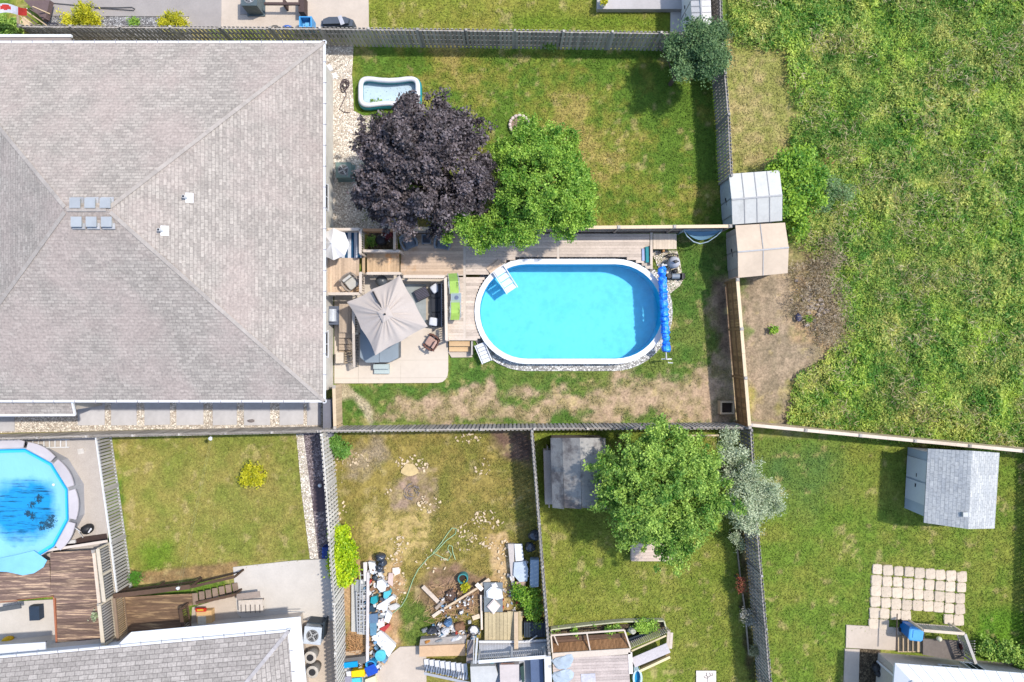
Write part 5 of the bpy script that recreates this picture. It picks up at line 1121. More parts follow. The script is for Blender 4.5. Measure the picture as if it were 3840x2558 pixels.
p0, p1 = c11(145, 1290, .5), c11(220, 1360, .5); cx, cy, w_, l_ = (p0[0] + p1[0]) / 2, (p0[1] + p1[1]) / 2, p1[0] - p0[0], p0[1] - p1[1]; t = thing('planter_box', 'square wooden planter box with dark soil in the fence corner', 'planter', (cx, cy, 0))
R_ = lambda w2, l2: [(cx - w2, cy - l2), (cx + w2, cy - l2), (cx + w2, cy + l2), (cx - w2, cy + l2)]
mb = MB(); mb.ring(R_(w_ / 2, l_ / 2), R_(w_ / 2 - .08, l_ / 2 - .08), 0, .5); part('frame', mb, wood_tan, t); mb = MB(); mb.box(cx, cy, .02, w_ - .17, l_ - .17, .3); part('soil', mb, M('soil', S(64, 50, 40), .95, .3, 14), t)
mb = MB()
t = thing('rubble_pile', 'scattered pale stones and dead stalks in the bare dirt', 'stones', (*N(3055, 1160), 0), )
for k in range(60):
    mb = MB(); r = random.uniform(.04, .13); mb.blob(*N(3065 + random.gauss(0, 36), 1130 + random.gauss(0, 48)), .03, r, r * .8, .05, 7, 4, .3); part('stone', mb, M('rock_pale', S(206, 190, 176), .95, .15, 12, .2), t)
x, y = N(2990, 1190); mb = MB(); mb.blob(x, y, .12, .16, .22, .14, 9, 6, .2); solo('dark_stone', mb, M('stone_slate', S(92, 94, 124), .7, .15), 'bluish dark stone among the dead weeds in the dirt', 'stone')
me, _c = crown_mesh('dead_weeds', [LB(3060, 1120, .2, 120, .2), LB(3100, 1230, .2, 90, .2), LB(3050, 1010, .2, 90, .2), LB(3110, 960, .25, 70, .25)], 420, 14, .2, .17, leafmat('leaf_dead', S(166, 142, 104), S(232, 214, 182), .2), upb=.3, asp=.16, zmin=.05); o = obj_from('dead_weeds', me); tag(o, 'dry brown stalks and dead weeds round the stones in the dirt', 'dead weeds'); o['kind'] = 'stuff'
# ================================================================== LEFT LOT: round pool, brown deck
def ang12(r, cx, cy, n=12, off=.0): return [(cx + r * math.cos(off + 2 * math.pi * i / n), cy + r * math.sin(off + 2 * math.pi * i / n)) for i in range(n)]
ZP = 1.2; cx, cy = N(42, 1898, ZP); R12 = 2.86; off = .29
t = thing('round_pool', 'round above ground pool under a pale blue solar cover at the left edge', 'pool', (cx, cy, 0))
mb = MB(); mb.ring(ang12(R12 + .03, cx, cy, 12, off), ang12(R12 - .03, cx, cy, 12, off), .0, ZP, .5); part('wall', mb, M('pool_wall_grey', S(190, 192, 198), .6, .05), t)
seat = M('pool_seat', S(206, 198, 198), .6, .04, 6, .06)
for i in range(12):
    a0, a1 = off + i * math.pi / 6 + .03, off + (i + 1) * math.pi / 6 - .03; f = lambda r, a: (cx + r * math.cos(a), cy + r * math.sin(a))
    if -2.75 < (off + (i + .5) * math.pi / 6 + math.pi) % (2 * math.pi) - math.pi < -.7: continue
    o_ = [f(R12 + .34 + .06 * math.sin(math.pi * k / 6), a0 + (a1 - a0) * k / 6) for k in range(7)]; i_ = [f(R12 + .02, a1), f(R12 + .02, a0)]
    mb = MB(); mb.prism(o_ + i_, ZP - .04, ZP + .03); part('rim_segment', mb, seat, t)
mb = MB(); mb.ring(ang12(R12 + .01, cx, cy, 12, off), ang12(R12 - .2, cx, cy, 12, off), ZP - .4, ZP - .06, .5); part('liner', mb, M('liner_cyan', S(60, 180, 232, .85), .4, .03, 6, 0, 0), t)
mb = MB(); mb.ring(ang12(R12 - .005, cx, cy, 12, off), ang12(R12 - .06, cx, cy, 12, off), ZP - .05, ZP + .035, .5); part('coping', mb, M('coping_blue', S(20, 140, 190, .85), .4, .03), t)
# bubble cover with the soaked, debris darkened middle
m, tt, bb = _base('bubble_cover', .35, 0, .5); co = _co(tt)
n1 = _noise(tt, co, .8, 4); ln = tt.nodes.new('ShaderNodeVectorMath'); ln.operation = 'LENGTH'
mp = tt.nodes.new('ShaderNodeMapping'); mp.inputs['Location'].default_value = (-.5, .25, 0); tt.links.new(co, mp.inputs[0]); tt.links.new(mp.outputs[0], ln.inputs[0])
rr_ = _math(tt, 'ADD', ln.outputs['Value'], _math(tt, 'MULTIPLY', _math(tt, 'SUBTRACT', n1, .5), 1.2)); wet = _ramp(tt, rr_, 2.15, 1.55)
col = _mix(tt, wet, S(140, 206, 238, .68), S(30, 156, 218, .62))
mp2 = tt.nodes.new('ShaderNodeMapping'); mp2.inputs['Rotation'].default_value = (0, 0, -.62); mp2.inputs['Scale'].default_value = (.5, 5, 1); tt.links.new(co, mp2.inputs[0])
st_ = _ramp(tt, _noise(tt, mp2.outputs[0], 1.6, 5, .7), .52, .66); mp3 = tt.nodes.new('ShaderNodeMapping'); mp3.inputs['Location'].default_value = (-1.45, .75, 0); tt.links.new(co, mp3.inputs[0])
l3 = tt.nodes.new('ShaderNodeVectorMath'); l3.operation = 'LENGTH'; tt.links.new(mp3.outputs[0], l3.inputs[0]); near = _ramp(tt, l3.outputs['Value'], 1.3, .3)
dk_ = _math(tt, 'MULTIPLY', _math(tt, 'ADD', _math(tt, 'MULTIPLY', st_, .9), _math(tt, 'MULTIPLY', _ramp(tt, _noise(tt, co, 4.5, 5, .75), .42, .56), near)), wet)
tt.links.new(_mix(tt, _math(tt, 'MINIMUM', dk_, .85), col, S(14, 60, 92, .5)), bb.inputs['Base Color']); vz = tt.nodes.new('ShaderNodeTexVoronoi'); vz.inputs['Scale'].default_value = 30; tt.links.new(co, vz.inputs[0]); _bump(tt, bb, n1, .6, .1)
mb = MB(); vs = [(cx, cy, ZP - .16)]; nn = 48; cb12 = ang12(R12 - .05, cx, cy, 12, off)
bdy = [lerp(cb12[i // 4], cb12[(i // 4 + 1) % 12], (i % 4) / 4) for i in range(48)]
for j in range(1, 9):
    for i, p in enumerate(bdy): q = lerp((cx, cy), p, j / 8); vs.append((q[0], q[1], ZP - .16 + (.05 if j == 8 else .0) + .008 * math.sin(i * 1.3 + j)))
mb.add(vs, [(0, 1 + i, 1 + (i + 1) % nn) for i in range(nn)] + [(1 + j * nn + i, 1 + (j + 1) * nn + i, 1 + (j + 1) * nn + (i + 1) % nn, 1 + j * nn + (i + 1) % nn) for j in range(7) for i in range(nn)], .5); o = part('bubble_cover', mb, m, t, True)
o.data.transform(Matrix.Translation((0, 0, 0)))
for nm, lb, cs_, n_, in (('leaf_litter', 'dark wet leaves and dirt on the cover of the round pool', [(500, 1300, 34), (430, 1330, 26), (340, 1240, 20), (290, 1195, 14), (400, 1060, 22), (320, 1110, 14), (520, 1260, 20)], 60),):
    me, _c = crown_mesh(nm, [LB(x * .36982, 1480 + y * .36982, 1.1, r * .55, .01) for x, y, r in cs_], n_, 12, .06, .07, leafmat('leaf_wet', S(16, 50, 76), S(50, 100, 124), 0), upb=2, zmin=1.09); me.transform(Matrix.Diagonal((1, 1, .15, 1))); me.transform(Matrix.Translation((0, 0, .925))); o = obj_from(nm, me); tag(o, lb, 'leaf litter'); o['kind'] = 'stuff'
fl = [c14(-10, 420, 1.25), c14(190, 380, 1.25), c14(400, 330, 1.25), c14(560, 440, 1.22), c14(520, 520, 1.2), c14(410, 590, 1.2), c14(280, 615, 1.2), c14(170, 590, 1.2), c14(90, 575, 1.2), c14(-40, 570, 1.2), c14(-60, 480, 1.2)]
mb = MB(); mb.prism(fl, 1.24, 1.265); part('cover_flap', mb, M('cover_light', S(140, 206, 238, .62), .4, .06, 3, 0, .4), t, label='pale blue flap of the cover lying on the deck')
q = c23(530, 918, ZP); mb = MB(); mb.blob(*q, ZP - .08, .07, .07, .05, 8, 5); solo('pool_float', mb, vw, 'tiny white float resting on the cover of the round pool', 'float')
wb = M('deck_brown', S(132, 108, 96), .85, .3, 16, .24, .2, alt=S(214, 182, 150), altlo=.50, altns=2.4, big=.15, st=(.35, 4.5, 1))
t = thing('brown_deck', 'weathered dark brown deck wrapping round the round pool', 'deck', (*c14(600, 800), 0)); zd = 1.15
g14 = lambda x, y: c14(x, y, zd)
def strip(mb, pl, z, ang, wd=.14, gap=.008, th=.035, a=None):
    """boards laid at an angle, cut to a convex or concave outline by scan lines"""
    P = [rot2(p[0], p[1], -ang) for p in pl]; y0 = min(p[1] for p in P); y1 = max(p[1] for p in P); k = 0
    while y0 + k * (wd + gap) + wd < y1 + .02:
        ya = y0 + k * (wd + gap); yc = ya + wd / 2; xs = []
        for i in range(len(P)):
            (xa, y_a), (xb, y_b) = P[i], P[(i + 1) % len(P)]
            if (y_a > yc) != (y_b > yc): xs.append(xa + (yc - y_a) / (y_b - y_a) * (xb - xa))
        xs.sort()
        for a_, b_ in zip(xs[::2], xs[1::2]):
            if b_ - a_ > .05: c = rot2((a_ + b_) / 2, yc, ang); mb.box(c[0], c[1], z - th, b_ - a_, wd, th, ang, a)
        k += 1
mb = MB(); strip(mb, [g14(590, 340), g14(1110, 300), g14(1170, 900), g14(1200, 1440), g14(680, 1500), g14(660, 880), g14(600, 860)], zd, .06); part('boards', mb, wb, t)
mb = MB(); strip(mb, [g14(-200, 600), g14(420, 560), g14(575, 420), g14(598, 860), g14(480, 890), g14(-200, 960)], zd - .01, .06); part('boards', mb, wb, t)
mb = MB(); mb.beam((*g14(560, 325), zd + .02), (*g14(1270, 215), zd + .02), .12, .05); part('trim', mb, deck_p, t)
bc = M('deck_red', S(176, 112, 82), .8, .15, 10, .2)
mb = MB()
for k in range(5):
    a, b = c14(500 + 34 * k, 915 - 10 * k, 1.1), c14(560 + 28 * k, 1480, 1.1); mb.beam((*a, .25 + .2 * k), (*b, .25 + .2 * k), .08, .16)
part('step', mb, bc, t)
mb = MB(); mb.beam((*c14(-60, 940, 1.1), 1.0), (*c14(640, 860, 1.1), 1.0), .03, .3); part('fascia', mb, bc, t)
mb = MB(); mb.prism(poly(c14, (-100, 940), (640, 900), (680, 1500), (-100, 1530)), 0, .05); solo('concrete_step', mb, concrete, 'pale concrete landing below the dark brown deck', 'landing')
mb = MB(); q = c14(435, 1050, .2); mb.box(*q, .05, .5, .7, .35, .05); solo('storage_bin', mb, M('bin_navy', S(56, 72, 92), .6), 'dark slate storage bin on the pale landing', 'bin')
q = c14(70, 1385, .3); mb = MB(); mb.blob(*q, .2, .28, .14, .14, 12, 7, .15, .3, pw=.7); solo('toy', mb, M('toy_yellow', S(250, 196, 10), .5), 'bright yellow toy lying on the pale landing', 'toy', smooth=True)
mb = MB(); a, b = c14(440, 1440, .9), c14(650, 1330, .9); mb.tube([(*a, 1.5), (*b, 1.5)], .02); solo('black_pole', mb, black_mat, 'black pole leaning at the corner of the brown deck steps', 'pole')
mb = MB(); a, b = c14(-20, 1030, 1), c14(230, 990, 1); mb.beam((*a, .9), (*b, .9), .22, .05); solo('shade_board', mb, M('board_grey', S(96, 100, 104), .8), 'dark grey board lying at the left edge beside the brown deck', 'board')
q = c14(410, 0, 0)
# privacy rail between the decks
for a, b, h, lb in (((1150, 310), (1225, 930), 1.0, 0), ((1165, 975), (1215, 1450), 1.1, 1)):
    p, r_ = c14(*a, zd + h), c14(*b, zd + h); railing(t, p, r_, zd, h, M('rail_beige', S(214, 200, 176), .8, .08), True, wood_pale, .16, .13)
p0, p1 = c14(1235, 270, 0), c14(1300, 880, 0); p2 = c14(1345, 1430, 0)
fence('tan board divider between the two dark decks in the bottom left', [(lerp(p0, (0, 0), .03)), lerp(p1, (0, 0), .03), lerp(p2, (0, 0), .03)], 1.9, 'solid', wood_pale, M('cap_pinkish', S(226, 206, 184), .8))
me, _c = crown_mesh('potted_plant', [LB(355, 2310, 1.4, 12)], 14, 14, .06, .1, sage, zmin=1.2); o = obj_from('potted_plant', me); tag(o, 'small pale green plant at the edge of the brown deck', 'plant')
# pump by the round pool
q = c23(880, 1365, .4); t = thing('pool_pump', 'black pool filter pump beside the round pool', 'pump', (*q, .03)); mb = MB(); mb.blob(*q, .34, .3, .24, .3, 14, 8, .1, .4); part('housing', mb, black_mat, t, True)
mb = MB(); mb.tube([(*c23(925, 1370, .5), .5), (*c23(940, 1350, .5), .62), (*c23(915, 1390, .5), .64)], .035); part('valve', mb, white_trim, t); mb = MB(); mb.tube([(*c23(720, 1330, 1), .95), (*c23(800, 1395, .6), .5)], .025); mb.tube([(*c23(800, 1395, .5), .5), (*c23(815, 1460, .3), .1)], .025); part('pipe', mb, white_trim, t)
q = c23(725, 1490, .1); mb = MB(); mb.box(*q, .03, .42, .16, .14, .1); solo('skimmer_box', mb, white_trim, 'white box on the dark strip below the black pump', 'box')
mb = MB(); mb.prism(poly(c23, (520, 1560), (830, 1440), (1085, 1405), (1100, 1490), (800, 1540), (560, 1600)), .03, .07); struct('dark_mat', mb, M('mat_dark', S(82, 66, 62), .9, .2))
t = thing('folding_ladder', 'long white ladder lying along the fence above the round pool', 'ladder', (*c23(300, 480), .03)); a, b = c23(-60, 468, .1), c23(700, 455, .1)
for dy in (0, -.38): mb = MB(); mb.beam((a[0], a[1] + dy, .1), (b[0], b[1] + dy, .1), .05, .08); part('rail', mb, white_trim, t)
mb = MB()
for k in range(14): q = lerp(a, b, k / 13.5); mb.box(q[0], q[1] - .19, .09, .05, .36, .03); part('rung', mb, white_trim, t); mb = MB()

q = c23(830, 572); mb = MB(); mb.box(*q, .03, .3, .26, .06, .2); solo('paver', mb, M('paver_pale', S(236, 230, 222), .9), 'single pale square paver on the grey ground beside the round pool', 'paver')
# ================================================================== LEFT MIDDLE LOT: dark deck with stairs
t = thing('dark_deck', 'dark brown deck with side railings above the grey hip roof', 'deck', (*c15(480, 620), 0)); zd = .7; g = lambda x, y, z=.7: c15(x, y, z)
mb = MB(); strip(mb, [g(160, 430), g(870, 385), g(880, 520), g(760, 560), g(790, 830), g(200, 900)], zd, math.radians(3)); part('boards', mb, M('deck_dark', S(126, 100, 78), .85, .3, 14, .22, .2, alt=S(190, 158, 118), altlo=.52, altns=2.2, big=.15, st=(.35, 4.5, 1)), t)
rb = M('rail_dark', S(96, 74, 58), .85, .15); railing(t, g(75, 440, 1.6), g(120, 920, 1.6), zd, .9, M('rail_mid', S(150, 128, 106), .8), True, M('bal_tan', S(206, 176, 136), .8), .12, .1); railing(t, g(70, 425, 1.6), g(855, 330, 1.6), zd, .9, rb, True, rb, .22)
railing(t, g(755, 560, 1.5), g(800, 850, 1.5), zd, .8, rb, True, rb, .16)
mb = MB()
for k in range(7):
    zz = .62 - .08 * k; a, b = g(905 + 68 * k, 395 - 17 * k, zz), g(915 + 70 * k, 515 - 15 * k, zz); mb = MB(); mb.beam((*a, zz), (*b, zz), .26, .05); part('step', mb, M('step_brown', S(158, 136, 118), .85, .15), t)
railing(t, g(850, 345, 1.2), g(1330, 215, .9), .25, .8, rb, False, name='stair_rail'); railing(t, g(880, 530, 1.2), g(1310, 420, .9), .2, .6, rb, False, name='stair_rail')
mb = MB(); q = g(745, 335, 1.6); mb.blob(*q, 1.72, .1, .08, .1, 8, 5, .2); o_ = solo('clothes_pulley', mb, white_trim, 'white clothesline pulley on the rail of the dark deck', 'pulley'); q2 = N(789, 1645, 1.7)
mb = MB(); mb.tube([(*q, 1.75), (*q2, 1.7)], .0025, 4); mb.tube([(q[0] + .12, q[1], 1.75), (q2[0] + .08, q2[1], 1.7)], .0025, 4); solo('clothesline', mb, M('line_white', S(176, 182, 140), .6), 'thin double clothesline stretched over the left lawn', 'clothesline')
mb = MB(); mb.blob(*q2, 1.7, .1, .1, .1, 8, 5, .2); solo('clothes_pulley', mb, white_trim, 'white clothesline pulley on the fence above the left lawn', 'pulley')
flat('concrete_paving', c15, [(880, 540), (1345, 400), (1380, 720), (860, 860)], .03, concrete_tan)
t = thing('toy_kitchen', 'tan play box with red and yellow toys beside the dark deck', 'toy box', (*g(1000, 640, .3), .05)); mb = MB(); a = g(1010, 640, .3); mb.box(*a, .05, .75, .7, .35, .05); part('box', mb, M('toy_tan', S(232, 190, 134), .7, .08), t)
mb = MB(); q = g(965, 568, .5); mb.box(*q, .4, .5, .16, .12); part('red_tray', mb, M('toy_red', S(226, 60, 40), .5), t); mb = MB(); mb.box(q[0], q[1] + .02, .52, .3, .06, .05); part('yellow_block', mb, M('toy_yellow2', S(246, 210, 70), .5), t); mb = MB(); q = g(980, 670, .4); mb.box(*q, .4, .4, .4, .05); part('white_panel', mb, M('toy_white', S(232, 220, 196), .6), t)
t = thing('slatted_bench', 'beige bench with a slatted seat on the concrete pad', 'bench', (*g(1480, 500, .4), .05)); mb = MB(); a = g(1480, 520, .4); mb.box(*a, .38, 1.2, .55, .05, .05); part('seat', mb, M('bench_beige', S(226, 214, 200), .8), t)
mb = MB()
for k in range(5): q = g(1380 + 48 * k, 555, .45); mb.box(*q, .44, .03, .4, .02, .03)
part('slats', mb, M('slat_dark', S(92, 88, 88), .8), t); mb = MB(); q = g(1440, 435, .9); mb.box(*q, .7, 1.15, .3, .04, .12); part('backrest', mb, M('back_taupe', S(166, 150, 138), .8), t)
mb = MB()
for a_ in (-.5, .5):
    for b_ in (-.2, .2): mb.box(a[0] + a_, a[1] + b_, .05, .06, .06, .34)
part('legs', mb, M('back_taupe', S(166, 150, 138), .8), t)
mb = MB(); a, b = g(1650, 600, .6), g(2025, 598, 1); mb.tube([(*a, .3), (*b, .9)], .02); solo('grey_pole', mb, steel, 'thin grey pole lying from the bench toward the house corner', 'pole')
condenser('white and black air conditioner at the corner of the grey roofed house', c15(2125, 815, .6), .82, .75, M('ac_white', S(206, 214, 222), .5), -.09)
mb = MB(); q = c15(2225, 780, .8); mb.box(q[0], q[1], .1, .07, .86, .72, -.09); mb.box(*c15(2140, 705, .8), .1, .8, .06, .72, -.09); solo('screen_panel', mb, M('panel_dark', S(56, 66, 74), .5), 'dark angled screen round the white air conditioner', 'screen')
for x, y, lb in ((2090, 1055, 'round grey rain barrel below the white air conditioner, the upper of two'), (2112, 1205, 'round grey rain barrel below the white air conditioner, the lower of two')):
    q = c15(x, y, .8); t = thing('rain_barrel', lb, 'barrel', (*q, .05), 'round barrels beside the grey roofed house'); mb = MB(); mb.lathe(*q, [(.24, .05), (.28, .4), (.26, .78), (.22, .8)], 20); part('body', mb, M('barrel_grey', S(150, 146, 140), .6, .08), t, True)
    mb = MB(); mb.lathe(*q, [(.3, .78), (.3, .82), (.22, .84)], 20); part('rim', mb, M('barrel_rim', S(214, 206, 194), .6), t); mb = MB(); mb.cyl((*q, .845), (*q, .85), .17, .17, 16); part('opening', mb, black_mat, t)
mb = MB(); mb.box(*c7(1700, 580), .02, .62, 1.5, .03, -.02); solo('rubber_mat', mb, M('mat_plum', S(96, 82, 86), .9, .1), 'dark plum rectangular mat lying on the gravel path', 'mat')
mb = MB(); mb.blob(*c7(1700, 522), .1, .1, .1, .1, 10, 6, .05); solo('white_lamp', mb, white_trim, 'small white globe light at the top of the plum mat', 'light')
mb = MB(); mb.box(*c7(1735, 872, .2), .02, .32, .55, .5, -.03); solo('recycling_box', mb, M('box_navy', S(28, 62, 140), .5), 'dark blue box at the end of the gravel path beside the lime bush', 'box')
# ================================================================== LITTERED LOT
brick = M('debris_white', S(236, 236, 236), .8, .08, 8, .15)
rock = M('debris_tan', S(226, 202, 166), .9, .15, 10, .2)
mb = MB()
def chips(c, rx, ry, n, f=c8, s=.12):
    for _ in range(n):
        a = random.uniform(0, 6.28); r = math.sqrt(random.random()); x, y = f(c[0] + rx * r * math.cos(a), c[1] + ry * r * math.sin(a)); q = s * random.uniform(.3, 1.3); mb.box(x, y, random.uniform(0, .03), q, q * random.uniform(.3, .8), q * .25 if s < .13 else random.uniform(.03, .35), random.uniform(0, 3.1))
for c, rx, ry, n in (((550, 260), 100, 60, 55), ((640, 500), 90, 50, 36), ((1010, 590), 100, 60, 50), ((480, 740), 60, 60, 30), ((880, 100), 90, 30, 22), ((985, 270), 60, 50, 14), ((230, 240), 70, 50, 16), ((410, 425), 20, 30, 6), ((1010, 730), 50, 40, 22), ((690, 830), 120, 80, 20), ((120, 300), 40, 90, 14), ((130, 560), 40, 80, 12), ((450, 960), 70, 180, 60), ((880, 700), 60, 100, 30), ((1100, 880), 50, 180, 40)): chips(c, rx, ry, n)
o = struct('scattered_debris', mb, rock, 'stuff'); tag(o, 'small pale chips and litter scattered over the dry grass', 'debris')
for cx_, cy_, lb in ((940, 830, 0), (925, 880, 0)): pass
mb = MB(); mb.prism([c8(540 + 50 * math.cos(i) * (1 + .2 * math.sin(3 * i)), 290 + 38 * math.sin(i)) for i in [k * .45 for k in range(14)]], 0, .08); solo('flat_rock', mb, M('rock_tan', S(216, 190, 136), .9, .15), 'flat tan rock above the dead ash circle', 'rock')
q = c8(555, 420); mb = MB()
for k in range(40): a = random.uniform(0, 6.28); r = .1 + .35 * random.random(); mb.beam((q[0] + r * math.cos(a), q[1] + r * math.sin(a), .05), (q[0] + r * math.cos(a + .6), q[1] + r * math.sin(a + .6), .07), .02, .02)
solo('old_campfire', mb, M('twig_grey', S(150, 138, 134), .9, .2), 'ring of grey twigs and ash in the littered lot', 'campfire')
mb = MB(); hz_ = M('hose_green', S(176, 208, 160), .5)
mb.tube([(*c8(x, y), .04) for x, y in ((560, 950), (590, 890), (650, 820), (700, 780), (760, 715), (815, 675), (820, 645), (795, 640), (770, 670), (730, 730), (680, 790), (720, 810), (770, 835), (790, 800), (768, 765), (775, 742), (795, 750), (800, 790), (815, 830))], .022, 5); mb.tube([(*c8(x, y), .04) for x, y in ((440, 1150), (490, 1110), (520, 1060), (560, 950))], .022, 5)
solo('garden_hose', mb, hz_, 'pale green garden hose looped over the dry grass', 'hose')
# multicoloured small scrap
m, tt, bb = _base('scrap_mixed', .6, 0, .3); at = tt.nodes.new('ShaderNodeAttribute'); at.attribute_name = 'v'; cr_ = tt.nodes.new('ShaderNodeValToRGB'); cr_.color_ramp.interpolation = 'CONSTANT'
for i, (p_, c_) in enumerate(((0, S(236, 234, 230)), (.3, S(196, 192, 188)), (.45, S(214, 180, 140)), (.6, S(88, 92, 100)), (.72, S(120, 160, 190)), (.84, S(150, 112, 84)), (.92, S(244, 240, 236)), (.97, S(190, 74, 60)))):
    e_ = cr_.color_ramp.elements[i] if i < 2 else cr_.color_ramp.elements.new(p_); e_.position = p_; e_.color = (*c_, 1)
tt.links.new(at.outputs['Fac'], cr_.inputs[0]); tt.links.new(_scale(tt, cr_.outputs[0], _math(tt, 'ADD', _noise(tt, _co(tt), 6, 4), .45)), bb.inputs['Base Color'])
mb = MB()
for c, rx, ry, n, f_, s_ in (((450, 560), 170, 320, 150, c16, .2), ((480, 1180), 120, 250, 60, c16, .2), ((230, 1400), 150, 120, 50, c16, .2), ((420, 960), 200, 90, 80, c17, .2), ((640, 1000), 160, 80, 50, c17, .18), ((960, 600), 120, 190, 60, c17, .18), ((1240, 300), 110, 250, 40, c17, .16), ((520, 640), 230, 180, 60, c17, .13), ((1180, 600), 120, 150, 30, c17, .12), ((900, 1450), 200, 90, 26, c17, .14)): chips(c, rx, ry, n, f_, s_)
o = struct('scrap_litter', mb, m, 'stuff'); tag(o, 'mixed white, blue, brown and grey scrap littered between the larger junk', 'scrap')
# scrap heap along the fence
gp = M('panel_grey', S(206, 204, 196), .6, .08, 8, .06); G = c16
def slab(name, label, cat, f, pts_, z0, z1, mat, grp=None): mb = MB(); mb.prism([f(x, y, z1) for x, y in pts_], z0, z1); return solo(name, mb, mat, label, cat, grp)
slab('metal_sheet', 'long grey corrugated sheet lying beside the pale fence, under the ladders', 'metal sheet', G, [(178, 430), (262, 425), (262, 990), (178, 985)], .03, .16, gp)
slab('metal_sheet', 'short grey sheet under the upper ends of the ladders', 'metal sheet', G, [(215, 385), (375, 378), (375, 540), (215, 545)], .2, .26, M('panel_grey2', S(176, 180, 180), .6, .08))
slab('metal_sheet', 'grey sheet under the lower ends of the ladders', 'metal sheet', G, [(255, 730), (350, 728), (352, 1020), (260, 1015)], .2, .27, gp)
for i, (a, b, w_, lb) in enumerate((((330, 300), (318, 1000), .40, 'aluminium ladder on top of the grey sheets, the upper and wider one'), ((270, 520), (285, 1010), .3, 'aluminium ladder on the grey sheets, nearer to the pale fence'))):
    t = thing('ladder', lb, 'ladder', (*G(*lerp(a, b, .5), .4), .3), 'ladders lying on the scrap heap'); p, q = G(*a, .4), G(*b, .4); mb = MB()
    for s in (-1, 1): mb.beam((p[0] + s * w_ / 2, p[1], .38), (q[0] + s * w_ / 2, q[1], .38), .045, .07)
    part('rail', mb, steel, t); mb = MB()
    for k in range(12): mb = MB(); r = lerp(p, q, (k + .5) / 12); mb.box(r[0], r[1], .37, w_, .035, .03); part('rung', mb, steel, t)
slab('plank', 'long white plank lying right of the ladders', 'plank', G, [(355, 300), (385, 300), (380, 1330), (345, 1340)], .42, .48, M('plank_white', S(226, 218, 212), .8, .08, 10))
slab('plank', 'short white plank at the top of the scrap heap', 'plank', G, [(315, 185), (360, 180), (355, 400), (322, 400)], .36, .42, M('plank_white', None))
for x, y, rx, ry, z, lb in ((510, 130, .27, .2, .38, 'uppermost of the black rubbish bags on the scrap heap'), (530, 195, .22, .19, .36, 'black rubbish bag in the middle of the three on the scrap heap'), (500, 260, .21, .2, .3, 'lowest of the black rubbish bags on the scrap heap')):
    mb = MB(); mb.blob(*G(x, y, .5), z, rx, ry, z * .75, 14, 8, .22); solo('rubbish_bag', mb, M('bag_black', (.03, .037, .05), .25, .2, 6, .1, .4, spec=.6), lb, 'rubbish bag', 'black rubbish bags on the scrap heap', True)
mb = MB(); mb.blob(*G(450, 365, .3), .22, .14, .14, .16, 12, 7, .2); solo('rubbish_bag', mb, M('bag_grey', S(70, 80, 88), .4, .15), 'small grey bag below the three black rubbish bags', 'rubbish bag', None, True)
